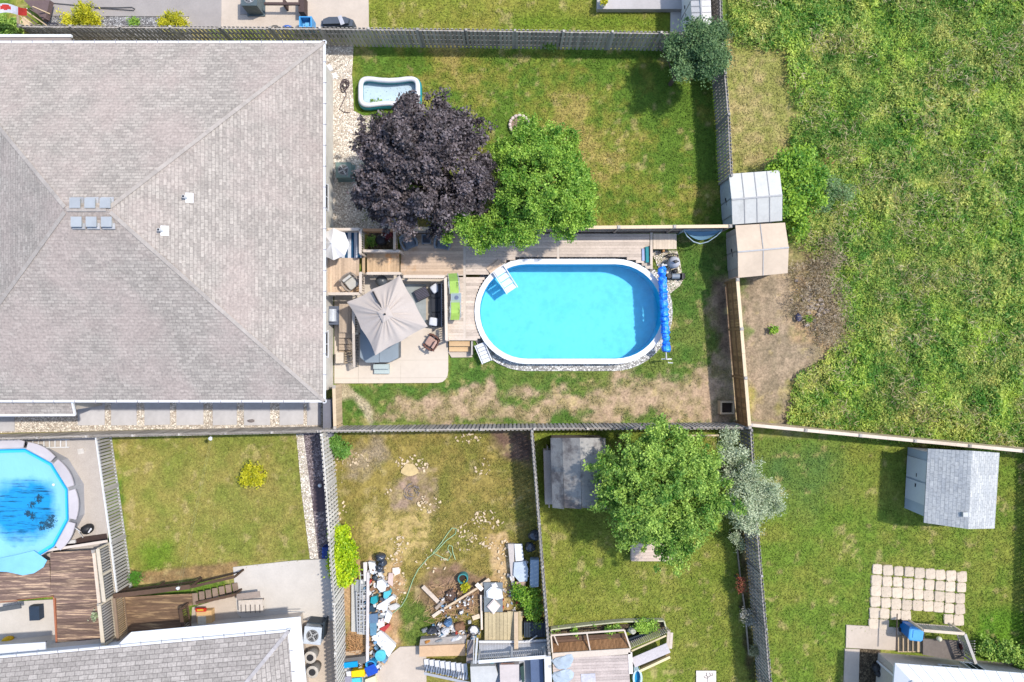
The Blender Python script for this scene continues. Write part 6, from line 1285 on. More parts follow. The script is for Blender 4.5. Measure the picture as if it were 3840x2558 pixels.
items = [('discarded_panel', 'white crumpled panel at the left of the black bags', 'panel', [(375, 180), (450, 190), (470, 240), (430, 320), (395, 300)], .3, brick), ('white_sack', 'white sack below the black bags', 'sack', [(480, 400), (530, 385), (580, 440), (570, 510), (520, 525), (470, 470)], .35, brick),
 ('teal_tub', 'teal plastic tub at the left, above the slate blue box', 'tub', [(405, 590), (470, 570), (480, 640), (440, 670), (400, 650)], .4, teal), ('plastic_tray', 'turquoise lid right of the teal tub', 'lid', [(555, 530), (620, 510), (635, 550), (590, 600), (550, 590)], .4, M('turquoise', S(90, 190, 200), .5)),
 ('styrofoam_block', 'long white foam block lying diagonally below the turquoise lid', 'foam block', [(480, 680), (650, 570), (690, 600), (600, 660), (590, 740), (470, 720)], .35, brick), ('slate_box', 'slate blue plastic box in the middle of the scrap heap', 'box', [(370, 790), (480, 775), (480, 880), (375, 885)], .45, M('plastic_slate', S(104, 130, 156), .5, .08)),
 ('blue_crate', 'faded blue crate below the slate blue box', 'crate', [(390, 890), (465, 885), (465, 1020), (400, 1030)], .4, M('plastic_faded', S(110, 156, 180), .6, .1)), ('dark_tarp', 'dark teal tarp bundle above the slate blue box', 'tarp', [(355, 740), (415, 670), (460, 745), (440, 760)], .4, M('tarp_dark', S(40, 66, 82), .6)),
 ('grey_tray', 'grey tray right of the slate blue box', 'tray', [(480, 740), (590, 735), (570, 820), (485, 825)], .2, M('tray_grey', S(146, 152, 156), .6)), ('white_box', 'white box right of the grey tray', 'box', [(590, 745), (645, 800), (610, 885), (555, 860), (580, 780)], .35, brick),
 ('pink_board', 'pale pink board above the red strip', 'board', [(485, 850), (555, 830), (560, 915), (490, 950)], .25, M('board_pink', S(232, 214, 204), .8)), ('red_strip', 'red plastic strip at the right of the scrap heap', 'strip', [(500, 955), (600, 900), (625, 915), (560, 985)], .2, M('plastic_red', S(206, 70, 66), .5)),
 ('cardboard', 'tan cardboard sheet at the right end of the red strip', 'cardboard', [(575, 930), (630, 900), (650, 960), (570, 1000)], .12, M('card_tan', S(214, 158, 116), .9, .1)), ('white_door', 'large white rectangular panel lying at an angle at the lower end of the scrap heap', 'panel', [(415, 1050), (515, 980), (690, 1150), (605, 1270)], .3, M('panel_white', S(238, 240, 240), .7, .06, 6)),
 ('bent_sheet', 'pale bent sheet right of the foam block', 'sheet', [(600, 690), (690, 660), (740, 690), (690, 730), (630, 735)], .2, M('sheet_pale', S(226, 222, 212), .7, .1)), ('pink_plank', 'pinkish plank standing at the right edge of the scrap heap', 'plank', [(610, 310), (660, 310), (655, 460), (600, 420)], .15, M('plank_pink', S(226, 200, 188), .8, .1)),
 ('white_stone', 'pale slab on the dry grass right of the black bags', 'slab', [(655, 250), (730, 240), (740, 310), (690, 330), (655, 300)], .08, M('slab_pale', S(244, 224, 204), .9)),
 ('grey_bin', 'dark grey bin at the foot of the pale fence', 'bin', [(80, 1300), (330, 1270), (335, 1350), (80, 1360)], .5, M('bin_grey', S(120, 116, 112), .8, .1)), ('blue_tub', 'bright blue tub at the foot of the pale fence', 'tub', [(75, 1350), (245, 1330), (250, 1390), (75, 1410)], .6, M('tub_blue', S(10, 156, 214), .4, .08)),
 ('storage_box', 'yellow lidded box at the bottom edge beside the pale fence', 'lid', [(180, 1445), (325, 1425), (330, 1505), (182, 1512)], .6, M('lid_yellow', S(250, 204, 0), .5)), ('white_bucket', 'white container left of the yellow lidded box', 'container', [(120, 1450), (180, 1445), (180, 1500), (125, 1500)], .5, brick),
 ('cyan_tray', 'cyan tray at the bottom edge under the yellow lidded box', 'tray', [(185, 1530), (280, 1520), (285, 1600), (185, 1600)], .45, M('tray_cyan', S(90, 206, 226), .5)), ('navy_crate', 'royal blue crate beside the yellow lidded box', 'crate', [(330, 1410), (440, 1360), (480, 1460), (370, 1505)], .5, M('crate_blue', S(32, 84, 196), .5, .12)),
 ('ivory_sack', 'pale yellow sack at the bottom edge right of the royal blue crate', 'sack', [(340, 1540), (450, 1500), (470, 1600), (340, 1600)], .35, M('sack_ivory', S(236, 230, 190), .8)), ('lilac_box', 'grey lilac box at the bottom edge left of the cyan tray', 'box', [(90, 1510), (180, 1505), (180, 1600), (90, 1600)], .5, M('box_lilac', S(156, 154, 168), .7)),
 ('tan_rubble', 'tan lumber offcut leaning above the bright blue tub', 'offcut', [(110, 1220), (280, 1200), (290, 1250), (120, 1260)], .2, M('offcut_tan', S(206, 180, 150), .9, .15))]
for nm, lb, ct, pl, z1, mt in items:
    t = thing(nm, lb, ct, (*G(*pl[0], z1), 0)); P = [G(x, y, z1) for x, y in pl]; mb = MB(); mb.prism(P, .02, z1 - .03); part('body', mb, mt, t)
    cc = (sum(p[0] for p in P) / len(P), sum(p[1] for p in P) / len(P)); mb = MB(); mb.prism([lerp(p, cc, -.04) for p in P], z1 - .03, z1); mb2 = MB(); part('top', mb, mt, t)
mb = MB(); q = G(512, 1270, .6); mb.lathe(*q, [(.2, .02), (.24, .5), (.27, .52), (.27, .55), (.1, .57)], 18); solo('round_tub', mb, M('turq_tub', S(96, 206, 220), .5, .08), 'round turquoise tub with a lid below the large white panel', 'tub'); q = G(400, 1370, .5)
t = thing('blue_basket', 'blue rimmed basket partly full beside the royal blue crate', 'basket', (*q, 0)); mb = MB(); mb.ring([(q[0] + .27 * math.cos(i * .4), q[1] + .2 * math.sin(i * .4)) for i in range(16)], [(q[0] + .2 * math.cos(i * .4), q[1] + .14 * math.sin(i * .4)) for i in range(16)], .02, .48); part('body', mb, M('basket_blue', S(60, 170, 226), .5), t)
mb = MB(); mb.blob(q[0], q[1], .3, .18, .13, .1, 10, 6, .3); part('contents', mb, M('contents_navy', S(40, 60, 110), .7, .2), t)
mb = MB(); a = 0
for k in range(150): x, y = G(random.uniform(110, 300), random.uniform(1040, 1250), .15); r = random.uniform(.1, .25); a = random.uniform(0, 3.1); mb.beam((x - r * math.cos(a), y - r * math.sin(a), random.uniform(.03, .2)), (x + r * math.cos(a), y + r * math.sin(a), random.uniform(.03, .3)), .012, .012)
o = struct('straw_heap', mb, M('straw', S(206, 158, 108), .9, .15, 12, .3), 'stuff'); tag(o, 'heap of dry tan straw below the grey sheets by the pale fence', 'straw')
# ---- middle of the littered lot
H = c17
def plank(label, a, b, w_, z, mat, t_=.04, name='plank'): mb = MB(); p, q = H(*a, z), H(*b, z); mb.beam((*p, z), (*q, z), w_, t_); return solo(name, mb, mat, label, 'plank')
pt = M('plank_tan', S(234, 208, 172), .8, .1, 10, .1)
plank('long thin tan plank lying diagonally across the fire pit', (390, 715), (780, 475), .1, .32, pt, .05); plank('broad pale board at the left of the fire pit', (140, 460), (320, 640), .2, .2, M('plank_grey2', S(214, 196, 176), .85, .14, 9)); plank('short pale board below the crossing of the planks', (255, 810), (345, 745), .16, .2, M('plank_cream', S(240, 222, 198), .85, .1))
plank('pale board lying at the upper end of the long thin plank', (800, 460), (915, 380), .2, .28, M('plank_cream2', S(238, 220, 194), .85, .1)); plank('small pale board on the end of the long thin plank', (760, 430), (830, 500), .2, .38, M('plank_cream3', S(244, 232, 216), .85, .1)); plank('grey broken board at the crossing of the planks', (290, 720), (390, 620), .15, .24, M('plank_greyb', S(186, 168, 150), .9, .16))
plank('upright narrow pale post lying beside the stacked junk table', (815, 560), (825, 960), .1, .2, M('plank_post', S(232, 216, 198), .85, .1)); plank('short pale plank left of the narrow post', (715, 830), (800, 800), .22, .12, M('plank_short', S(236, 214, 184), .85, .1))
q = H(475, 575, .2); t = thing('fire_pit', 'dark fire pit ring with burnt sticks under the long plank', 'fire pit', (*q, 0)); mb = MB(); mb.ring([(q[0] + .32 * math.cos(i * .35), q[1] + .32 * math.sin(i * .35)) for i in range(18)], [(q[0] + .27 * math.cos(i * .35), q[1] + .27 * math.sin(i * .35)) for i in range(18)], 0, .22); part('ring', mb, M('rust_dark', S(84, 66, 56), .9, .2), t)
mb = MB()
for k in range(30): a = random.uniform(0, 6.28); b = a + random.uniform(1.5, 4); mb.beam((q[0] + .25 * math.cos(a), q[1] + .25 * math.sin(a), .1), (q[0] + .25 * math.cos(b), q[1] + .25 * math.sin(b), .16), .03, .03)
part('burnt_sticks', mb, M('burnt', S(112, 90, 78), .9, .3, 12, .3), t); mb = MB()
for k in range(170): x, y = H(random.gauss(470, 170), random.gauss(650, 110), .05); a = random.gauss(.6, .9); r = random.uniform(.1, .45); mb.beam((x - r * math.cos(a), y - r * math.sin(a), random.uniform(.02, .12)), (x + r * math.cos(a), y + r * math.sin(a), random.uniform(.02, .16)), .016, .016)
o = struct('stick_litter', mb, M('stick_tan', S(196, 160, 118), .9, .15, 12, .35), 'stuff'); tag(o, 'dry sticks and twigs strewn round the fire pit', 'sticks')
q = H(605, 375, .35); t = thing('round_planter', 'round planter with a teal rim above the fire pit', 'planter', (*q, 0)); mb = MB(); mb.ring([(q[0] + .26 * math.cos(i * .35), q[1] + .26 * math.sin(i * .35)) for i in range(18)], [(q[0] + .2 * math.cos(i * .35), q[1] + .2 * math.sin(i * .35)) for i in range(18)], 0, .35); part('rim', mb, M('rim_teal', S(70, 156, 156), .5, .15), t)
mb = MB(); mb.cyl((*q, .1), (*q, .2), .2); part('soil', mb, MATS['soil'], t); shrub('bright yellow plant hanging over the teal rimmed planter', [LB(1738, 2203, .4, 12), LB(1750, 2196, .35, 8)], 24, 16, .06, .1, yellowish, name='yellow_plant')
t = thing('junk_table', 'low grey table heaped with white bags beside the wooden pallet', 'table', (*H(955, 560, .5), 0)); mb = MB(); p0, p1 = H(850, 420, .5), H(1065, 760, .5); mb.box((p0[0] + p1[0]) / 2, (p0[1] + p1[1]) / 2, .4, p1[0] - p0[0], p0[1] - p1[1], .06)
for a in (-1, 1):
    for b in (-1, 1): mb.box((p0[0] + p1[0]) / 2 + a * .3, (p0[1] + p1[1]) / 2 + b * .45, 0, .06, .06, .4)
part('top', mb, M('table_grey', S(130, 138, 142), .7, .15), t)
for pl, z, lb, mt in (([(875, 520), (930, 470), (1050, 500), (1070, 600), (1000, 620), (880, 590)], .6, 'white plastic sheet on the grey junk table, the upper piece', M('sheet_white', S(240, 244, 246), .5, .08)), ([(880, 700), (960, 610), (1040, 690), (960, 790)], .62, 'pinkish white square sack on the grey junk table, the lower piece', M('sack_pink', S(240, 224, 214), .8, .08)), ([(930, 440), (985, 420), (1010, 470), (950, 490)], .56, 'small white box at the top of the grey junk table', brick)):
    mb = MB(); P = [H(x, y, z) for x, y in pl]; cc = (sum(p[0] for p in P) / len(P), sum(p[1] for p in P) / len(P)); mb.prism(P, .46, z - .05); mb.prism([lerp(p, cc, .15) for p in P], z - .05, z); solo('white_bundle', mb, mt, lb, 'bundle')
t = thing('wooden_pallet', 'greenish tan wooden pallet of boards beside the black bin', 'pallet', (*H(1080, 920), 0)); P0, P1 = H(855, 760, .35), H(1295, 1100, .35); n = 10; W_ = (P1[0] - P0[0]) / n
for k in range(n): mb = MB(); mb.box(P0[0] + W_ * (k + .5), (P0[1] + P1[1]) / 2 + (.0 if k < 6 else .03), .3, W_ * .93, P0[1] - P1[1] + random.uniform(-.04, .04), .04); part('board', mb, M('pallet_wood', S(208, 190, 150), .85, .12, 10, .16, .2), t)
mb = MB()
for f in (.1, .5, .9): mb.box((P0[0] + P1[0]) / 2, P0[1] + (P1[1] - P0[1]) * f, .05, P1[0] - P0[0], .09, .25)
part('bearer', mb, wood_tan, t); mb = MB(); mb.beam((*H(1220, 760, .45), .42), (*H(1222, 1230, .6), .8), .2, .04); solo('plank', mb, M('plank_beige', S(214, 190, 160), .85, .1), 'beige plank lying over the right side of the pallet onto the grey railing', 'plank')
t = thing('ribbed_bin', 'black ribbed bin between the pallet and the thin fence', 'bin', (*H(1435, 950), 0)); p0, p1 = H(1310, 880, .6), H(1560, 1060, .6); mb = MB(); mb.box((p0[0] + p1[0]) / 2, (p0[1] + p1[1]) / 2, 0, p1[0] - p0[0], p0[1] - p1[1], .5); part('body', mb, black_mat, t); mb = MB()
for k in range(14): mb.box(p0[0] + (p1[0] - p0[0]) * (k + .5) / 14, (p0[1] + p1[1]) / 2, .5, .035, p0[1] - p1[1] - .05, .05)
part('ribs', mb, M('rib_slate', S(70, 84, 98), .5), t)
plank('thin white stick lying over the corner of the black ribbed bin', (1340, 1110), (1465, 1030), .04, .7, brick, .03, 'stick')
# long benches by the thin fence
slab('work_bench', 'long whitish board lying upright of the black bags by the thin fence', 'board', H, [(1125, -30), (1200, -30), (1200, 520), (1175, 520)], .1, .3, M('bench_pale', S(222, 212, 204), .8, .08)); slab('sheet_metal', 'white metal sheet lying on the long whitish board', 'metal sheet', H, [(1200, -30), (1290, -30), (1310, 160), (1215, 170)], .3, .36, brick)
slab('plastic_sheet', 'crumpled translucent sheet on the long whitish board', 'plastic sheet', H, [(1200, 185), (1330, 170), (1360, 260), (1350, 400), (1260, 410), (1190, 330)], .3, .42, M('sheet_blueish', S(206, 218, 228), .5, .12, 5)); slab('brown_board', 'small brown stained board below the translucent sheet', 'board', H, [(1225, 410), (1330, 405), (1330, 520), (1225, 520)], .1, .34, M('board_stain', S(200, 170, 152), .85, .2, 6))
slab('storage_box', 'pale blue grey flat box between the translucent sheet and the thin fence', 'box', H, [(1385, 155), (1485, 155), (1480, 465), (1380, 475)], .02, .5, M('box_blueg', S(166, 186, 202), .5, .06))
for x, y, r, lb in ((1290, 690, .3, 'black rubbish bag beside the thin fence, the upper of two'), (1265, 760, .27, 'black rubbish bag beside the thin fence, the lower of two')):
    q = c8(x, y, .4); mb = MB(); mb.blob(*q, .28, r, r * .9, .26, 14, 8, .2); solo('rubbish_bag', mb, MATS['bag_black'], lb, 'rubbish bag', 'black rubbish bags beside the thin fence', True)
# raised bed, grey porch and railings at the bottom
t = thing('lumber_box', 'long tan lumber box heaped with scrap beside the grey porch steps', 'box', (*H(370, 1180), 0)); a0, a1 = H(100, 1265, .5), H(635, 1250, .5); h_ = .5; p = [H(100, 1275, h_), H(632, 1262, h_), H(632, 1130, h_), H(100, 1155, h_)]; mb = MB(); mb.prism(p, .03, h_); part('front', mb, M('lumber_tan', S(240, 200, 158), .8, .06, 8), t)
q_ = [H(100, 1150, .45), H(640, 1125, .45), H(645, 1030, .45), (H(110, 1080, .45))]; mb = MB(); mb.prism(q_, .03, .4); part('bed', mb, M('bed_grey', S(168, 160, 152), .8, .2), t)
mix = [M('sc_white', S(236, 234, 232), .7, .1), M('sc_blue', S(92, 128, 166), .6, .1), M('sc_dark', S(60, 64, 74), .6, .1), M('sc_brown', S(150, 112, 84), .8, .1), M('sc_grey', S(158, 160, 160), .7, .1), M('sc_orange', S(206, 140, 62), .7, .1)]
for x, y, sx, sy, z, mi, lb, nm in ((240, 990, .5, .3, .5, 2, 'dark grey folded tarp at the top left of the tan lumber box', 'folded_tarp'), (430, 900, .4, .3, .55, 1, 'blue tub above the tan lumber box', 'blue_tub'), (560, 940, .5, .4, .4, 3, 'brown square board above the tan lumber box', 'brown_board'), (400, 995, .42, .3, .62, 0, 'white crumpled sack above the tan lumber box', 'white_sack'), (330, 1095, .4, .16, .5, 4, 'grey scrap heap inside the tan lumber box', 'scrap'), (525, 1075, .6, .22, .5, 0, 'white flat sheet inside the tan lumber box', 'white_sheet'), (190, 1110, .3, .16, .5, 5, 'orange brown wood piece in the left end of the lumber box', 'wood_piece'), (160, 980, .3, .2, .3, 4, 'grey stone at the left above the lumber box', 'stone'), (680, 885, .16, .16, .3, 0, 'small cream block above the round chair', 'block')):
    q = H(x, y, z); mb = MB(); mb.blob(*q, z * .55, sx / 2, sy / 2, z * .45, 12, 7, .22, .3, pw=.65); solo(nm, mb, mix[mi], lb, nm.replace('_', ' '))
q = H(730, 970, .6); t = thing('round_chair', 'round black framed chair with a white seat between the lumber box and the pallet', 'chair', (*q, 0)); mb = MB(); mb.tube([(q[0] + .28 * math.cos(i * .4), q[1] + .24 * math.sin(i * .4), .6) for i in range(17)], .03, 6)
for a in range(4): mb.beam((q[0] + .2 * math.cos(a * 1.57 + .7), q[1] + .2 * math.sin(a * 1.57 + .7), 0), (q[0] + .24 * math.cos(a * 1.57 + .7), q[1] + .2 * math.sin(a * 1.57 + .7), .6), .03, .03)
part('frame', mb, black_mat, t); mb = MB(); mb.blob(*q, .5, .2, .18, .07, 12, 6, .2); part('seat', mb, mix[0], t)
ZD = 1.0; h4 = thing('porch', 'grey painted porch with slatted railings at the bottom edge', 'porch', (*H(1200, 1450), 0)); pg = M('porch_grey', S(206, 206, 208), .7, .06, 10, .06); pw_ = M('porch_white', S(232, 232, 232), .7, .05, 10, .05)
mb = MB(); mb.prism([H(800, 1340, ZD), H(1540, 1290, ZD), H(1545, 1750, ZD), H(700, 1750, ZD)], ZD - .15, ZD); part('floor', mb, M('floor_grey', S(190, 192, 196), .7, .08, 8, 0), h4); railing(h4, H(785, 1335, 1.9), H(1560, 1275, 1.9), ZD, .9, pw_, True, pg, .16, .1)
mb = MB(); mb.beam((*H(790, 1105, .5), .45), (*H(1290, 1105, .5), .45), .1, .08); mb.beam((*H(1290, 1105, .5), .45), (*H(1590, 1085, .5), .45), .1, .08); part('lower_rail', mb, pw_, h4); mb = MB()
for k in range(44): f = k / 43; a = lerp(H(800, 1130, .4), H(1580, 1090, .4), f); b = lerp(H(800, 1300, 1), H(1580, 1260, 1), f); mb.beam((*a, .3), (*b, .95), .07, .02)
part('skirt_slats', mb, pg, h4); mb = MB(); mb.prism([H(1545, 1275, 1.92), H(1625, 1270, 1.92), H(1640, 1750, 1.92), H(1560, 1750, 1.92)], 1.8, 1.92); part('post_cap', mb, pw_, h4); mb = MB(); mb.prism([H(1560, 1290, 1.8), H(1610, 1285, 1.8), H(1625, 1750, 1.8), H(1575, 1750, 1.8)], 0, 1.8); part('end_wall', mb, pg, h4)
mb = MB(); mb.beam((*H(770, 1070, .9), .8), (*H(750, 1350, 1.9), 1.9), .1, .06); mb.beam((*H(735, 1060, .9), .8), (*H(725, 1350, 1.9), 1.9), .04, .06); part('corner_brace', mb, pw_, h4)
mb = MB(); mb.beam((*H(690, 1080, .6), .6), (*H(680, 1350, .9), .9), .3, .04); solo('plank', mb, M('plank_taupe', S(160, 148, 144), .85, .2, 8), 'weathered taupe board leaning between the lumber box and the porch', 'plank')
for k in range(8): zz = .12 + .11 * k; a, b = H(185 + 62 * k, 1300 + 8 * k, zz), H(200 + 62 * k, 1440 + 14 * k, zz); mb = MB(); mb.beam((*a, zz), (*b, zz), .27, .05); part('step', mb, pw_, h4)
mb = MB(); p, q = H(160, 1455, .9), H(680, 1580, 1.9); mb.beam((*p, 1.0), (*q, 1.9), .12, .04); part('stair_rail', mb, pg, h4); mb = MB()
for k in range(18): r = lerp(p, q, k / 18); mb.box(r[0], r[1], .1 + .05 * k, .03, .03, .85)
part('stair_baluster', mb, black_mat, h4)
slab('patio_table', 'slatted beige table on the grey porch at the bottom edge', 'table', H, [(1030, 1370, ), (1255, 1365), (1255, 1720), (1040, 1720)], ZD + .4, ZD + .72, M('table_beige', S(208, 196, 190), .8, .08, 8)); mb = MB(); mb.box(*H(1120, 1375, 1.75), 1.6, .62, .1, .05); solo('slat_bench', mb, M('brown_slat', S(150, 110, 96), .8), 'brown slat bench back above the slatted porch table', 'bench')
slab('deck_box', 'dark blue grey deck box in the corner of the grey porch', 'box', H, [(1385, 1310), (1530, 1300), (1545, 1700), (1400, 1700)], ZD, ZD + .5, M('box_slateblue', S(96, 114, 146), .6, .06)); slab('grill_cover', 'pale grey covered chair on the left of the grey porch', 'chair', H, [(690, 1390), (980, 1380), (1010, 1480), (970, 1600), (700, 1600)], ZD, ZD + .6, M('cover_pale', S(206, 206, 202), .8, .08, 4))
mb = MB(); q = H(935, 1375, 1.4); mb.blob(*q, 1.25, .17, .12, .15, 10, 6, .2); solo('blue_bag', mb, M('bag_aqua', S(120, 190, 206), .6), 'small aqua bag on the grey porch', 'bag'); slab('dark_mat', 'dark green folded umbrella on the grey porch beside the slatted table', 'umbrella', H, [(1265, 1400), (1310, 1370), (1320, 1560), (1290, 1580)], ZD, ZD + .3, M('dark_green', S(50, 76, 72), .7))
# ================================================================== TREE LOT: deck with planting bed
Q = c18; t = thing('garden_deck', 'weathered wooden deck with a steep plank stair beside the narrow planting bed', 'deck', (*Q(600, 650), 0)); zd = 1.0
mb = MB(); strip(mb, [Q(110, 560, zd), Q(1060, 500, zd), Q(1100, 1100, zd), Q(120, 1100, zd)], zd, math.radians(2)); part('boards', mb, M('deck_greyed', S(206, 190, 180), .85, .16, 12, .14, .2, alt=S(150, 130, 122), altlo=.62, altns=1.0, big=.2), t)
mb = MB(); p, q = Q(105, 540, zd + .02), Q(1090, 478, zd + .02); mb.beam((*p, zd), (*q, zd), .28, .06); part('edge_board', mb, deck_p, t)
o1 = MB(); o1.beam((*Q(1085, 490, 1.0), 1.0), (*Q(1095, 760, 1.0), 1.0), .2, .06); part('edge_board', o1, M('edge_white', S(236, 224, 214), .8), t)
pb = M('porch_brown', S(176, 132, 92), .85, .14, 10, .2); mb = MB(); strip(mb, [Q(95, 300, .5), Q(1020, 225, .5), Q(1085, 470, .5), Q(110, 525, .5)], .5, math.radians(3)); part('lower_boards', mb, M('lower_brown', S(112, 86, 68), .9, .2, 10, .25), t)
mb = MB()
for k in range(60): f = k / 60; a = lerp(Q(110, 410, .8), Q(1070, 330, .8), f); b = lerp(Q(120, 505, .95), Q(1080, 450, .95), f); mb.beam((*a, .55), (*b, .92), .04, .03)
part('slat_skirt', mb, pb, t); mb = MB()
mb.beam((*Q(85, 283, .9), .85), (*Q(1015, 215, .9), .85), .08, .06); mb.beam((*Q(1015, 215, .9), .85), (*Q(1095, 450, .98), .95), .07, .06); mb.beam((*Q(90, 290, .9), .85), (*Q(110, 530, .98), .95), .07, .06); mb.beam((*Q(540, 250, .9), .85), (*Q(585, 480, .98), .95), .06, .06); mb.beam((*Q(130, 290, .9), .85), (*Q(190, 430, .5), .55), .05, .05); part('frame', mb, deck_p, t)
mb = MB(); strip(mb, [Q(1110, 470, .85), Q(1540, 290, .5), Q(1560, 460, .4), Q(1130, 650, .85)], .75, math.radians(23), wd=.5); part('ramp', mb, M('ramp_grey', S(206, 198, 196), .85, .12, 8, .1, .2), t)
mb = MB(); mb.beam((*Q(1105, 480, .9), .84), (*Q(1545, 290, .9), .8), .08, .06); mb.beam((*Q(1210, 740, .8), .7), (*Q(1595, 560, .8), .7), .12, .08); part('stair_rail', mb, M('rail_cream', S(236, 216, 170), .8, .06), t)
mb = MB(); strip(mb, [Q(1540, 220, .4), Q(1610, 200, .4), Q(1615, 440, .4), Q(1560, 460, .4)], .4, 1.5); part('landing', mb, M('land_pinkish', S(222, 206, 190), .85, .1, 8, .1), t)
mb = MB()
for k in range(22): f = k / 21; a = lerp(Q(1090, 400, .8), Q(1570, 215, .8), f); b = lerp(Q(1120, 440, .95), Q(1590, 240, .95), f); mb.beam((*a, .45), (*b, .85), .05, .03)
part('baluster', mb, M('bal_grey', S(190, 180, 168), .8), t); mb = MB(); mb.prism([Q(1215, 660, .4), Q(1580, 480, .4), Q(1590, 545, .4), Q(1225, 725, .4)], .05, .4); part('side_board', mb, M('side_olive', S(150, 126, 72), .85, .15), t)
t = thing('planting_bed', 'narrow raised planting bed with green plants above the weathered deck', 'garden bed', (*Q(800, 160), 0)); mb = MB(); p = [Q(90, 205, .35), Q(600, 145, .35), Q(1000, 105, .35), Q(1515, 97, .35)]
for a, b in zip(p, p[1:]): mb.beam((*a, .2), (*b, .2), .06, .35)
mb.beam((*p[-1], .2), (*Q(1540, 190, .35), .2), .06, .35); mb.beam((*Q(90, 205, .35), .2), (*Q(90, 285, .35), .2), .06, .35); part('frame', mb, M('frame_olive', S(206, 204, 170), .85, .1), t)
mb = MB(); mb.sheet([Q(90, 210, 0), Q(600, 150, 0), Q(1515, 105, 0), Q(1540, 200, 0), Q(1020, 215, 0), Q(90, 290, 0)], .1); part('soil', mb, mulch, t)
me, _c = crown_mesh('bed_plants', [LB(2040 + x * .297, 2300 + y * .297, .35, r, .2) for x, y, r in ((380, 220, 12), (820, 210, 16), (1280, 145, 26), (1380, 150, 20), (1200, 150, 16), (820, 270, 8), (140, 240, 10), (640, 180, 10), (920, 160, 10), (400, 270, 6))], 150, 16, .08, .09, green, zmin=.15)
me.transform(Matrix.Translation(-OFF[t])); o = obj_from('plants', me, t)
q = Q(1120, 240, .5); mb = MB(); mb.blob(*q, .3, .22, .14, .25, 12, 7, .25); solo('white_bags', mb, M('bag_ivory', S(206, 206, 186), .7, .15), 'pale bags at the end of the narrow planting bed', 'bags'); mb = MB(); mb.prism([Q(1060, 320, .3), Q(1380, 205, .3), Q(1400, 225, .3), Q(1100, 380, .3)], .02, .3); solo('dark_tarp', mb, M('tarp_navy', S(44, 56, 66), .7), 'dark tarp strip beside the slatted stair of the weathered deck', 'tarp')
for x, y, lb, r in ((240, 620, 'crumpled pale blue tarp on the weathered deck, the upper piece', .5), (230, 810, 'pale blue tarp at the bottom edge of the weathered deck, the lower piece', .5)):
    q = Q(x, y, 1.1); mb = MB(); mb.blob(*q, 1.02, .5, .34, .1, 12, 6, .3, .3, pw=.7); solo('tarp', mb, M('tarp_pale', S(176, 190, 202), .6, .12, 4), lb, 'tarp')
mb = MB(); q = Q(560, 830, 1.05); mb.box(*q, 1.0, .7, .5, .03, .05); solo('white_sheet', mb, M('sheet_lilac', S(222, 220, 228), .7), 'pale lilac sheet lying on the weathered deck boards', 'sheet'); q = Q(1190, 820, .6)
t = thing('paddling_pool', 'small light blue paddling pool at the bottom edge beside the weathered deck', 'paddling pool', (*q, 0)); mb = MB(); mb.ring([(q[0] + .24 * math.cos(i * .35), q[1] - .1 + .45 * math.sin(i * .35)) for i in range(18)], [(q[0] + .15 * math.cos(i * .35), q[1] - .1 + .36 * math.sin(i * .35)) for i in range(18)], 0, .4); part('ring', mb, M('pool_pale', S(206, 232, 240), .5), t)
mb = MB(); mb.sheet([(q[0] + .17 * math.cos(i * .35), q[1] - .1 + .38 * math.sin(i * .35)) for i in range(18)], .15); part('pool_floor', mb, M('pool_cyan', S(40, 160, 214), .4, .1, 4), t); mb = MB(); mb.box(*Q(1160, 690, .7), .4, .22, .28, .3); solo('glass_lantern', mb, M('lantern_grey', S(146, 168, 170), .4), 'grey glass lantern at the foot of the plank stair', 'lantern')
t = thing('white_board', 'white square board with a black branch mark lying on the grass at the bottom edge', 'board', (*Q(2040, 800), 0)); p0, p1 = Q(1920, 725, .05), Q(2170, 1000, .05); mb = MB(); mb.box((p0[0] + p1[0]) / 2, (p0[1] + p1[1]) / 2, .01, p1[0] - p0[0], p0[1] - p1[1], .05); part('panel', mb, M('board_ivory', S(240, 228, 218), .85, .05), t)
mb = MB()
for pl in (((2065, 868), (2065, 800), (2040, 780)), ((2065, 810), (2100, 790), (2090, 750)), ((2050, 790), (2050, 750)), ((2100, 792), (2125, 785), (2120, 755)), ((2065, 820), (2030, 815), (2020, 795))): mb.tube([(*Q(x, y, .07), .066) for x, y in pl], .012, 4)
part('branch_mark', mb, black_mat, t); p0, p1 = c9(622, 690, .35), c9(900, 842, .35)
t = thing('wooden_platform', 'low pale wooden platform half hidden under the big spreading tree', 'platform', ((p0[0] + p1[0]) / 2, (p0[1] + p1[1]) / 2, 0)); mb = MB(); boards(mb, p0[0], p1[0], p1[1], p0[1] + .3, .35, 'x', False); part('boards', mb, M('platform_pale', S(226, 204, 184), .85, .1, 10, .12), t); mb = MB(); mb.ring([(p0[0], p1[1]), (p1[0], p1[1]), (p1[0], p0[1] + .3), (p0[0], p0[1] + .3)], [(p0[0] + .05, p1[1] + .05), (p1[0] - .05, p1[1] + .05), (p1[0] - .05, p0[1] + .25), (p0[0] + .05, p0[1] + .25)], 0, .312); part('frame', mb, M('platform_edge', S(236, 216, 196), .85), t)
mb = MB(); a = [c9(1255, 760), c9(1275, 950), c9(1300, 1120), c9(1325, 1400)]
for p, q in zip(a, a[1:]): mb.beam((*p, .06), (*q, .06), .05, .12)
solo('garden_edging', mb, M('edging_grey', S(176, 160, 140), .85, .1), 'thin wooden edging along the flower strip by the dark fence', 'edging')
q = c9(870, 85, .6); mb = MB(); mb.beam((*c9(880, 88, .8), .7), (*c9(1150, 86, .8), .7), .08, .08); solo('beam', mb, M('beam_pale', S(226, 206, 170), .8), 'pale beam lying between the big tree and the fence above it', 'beam')
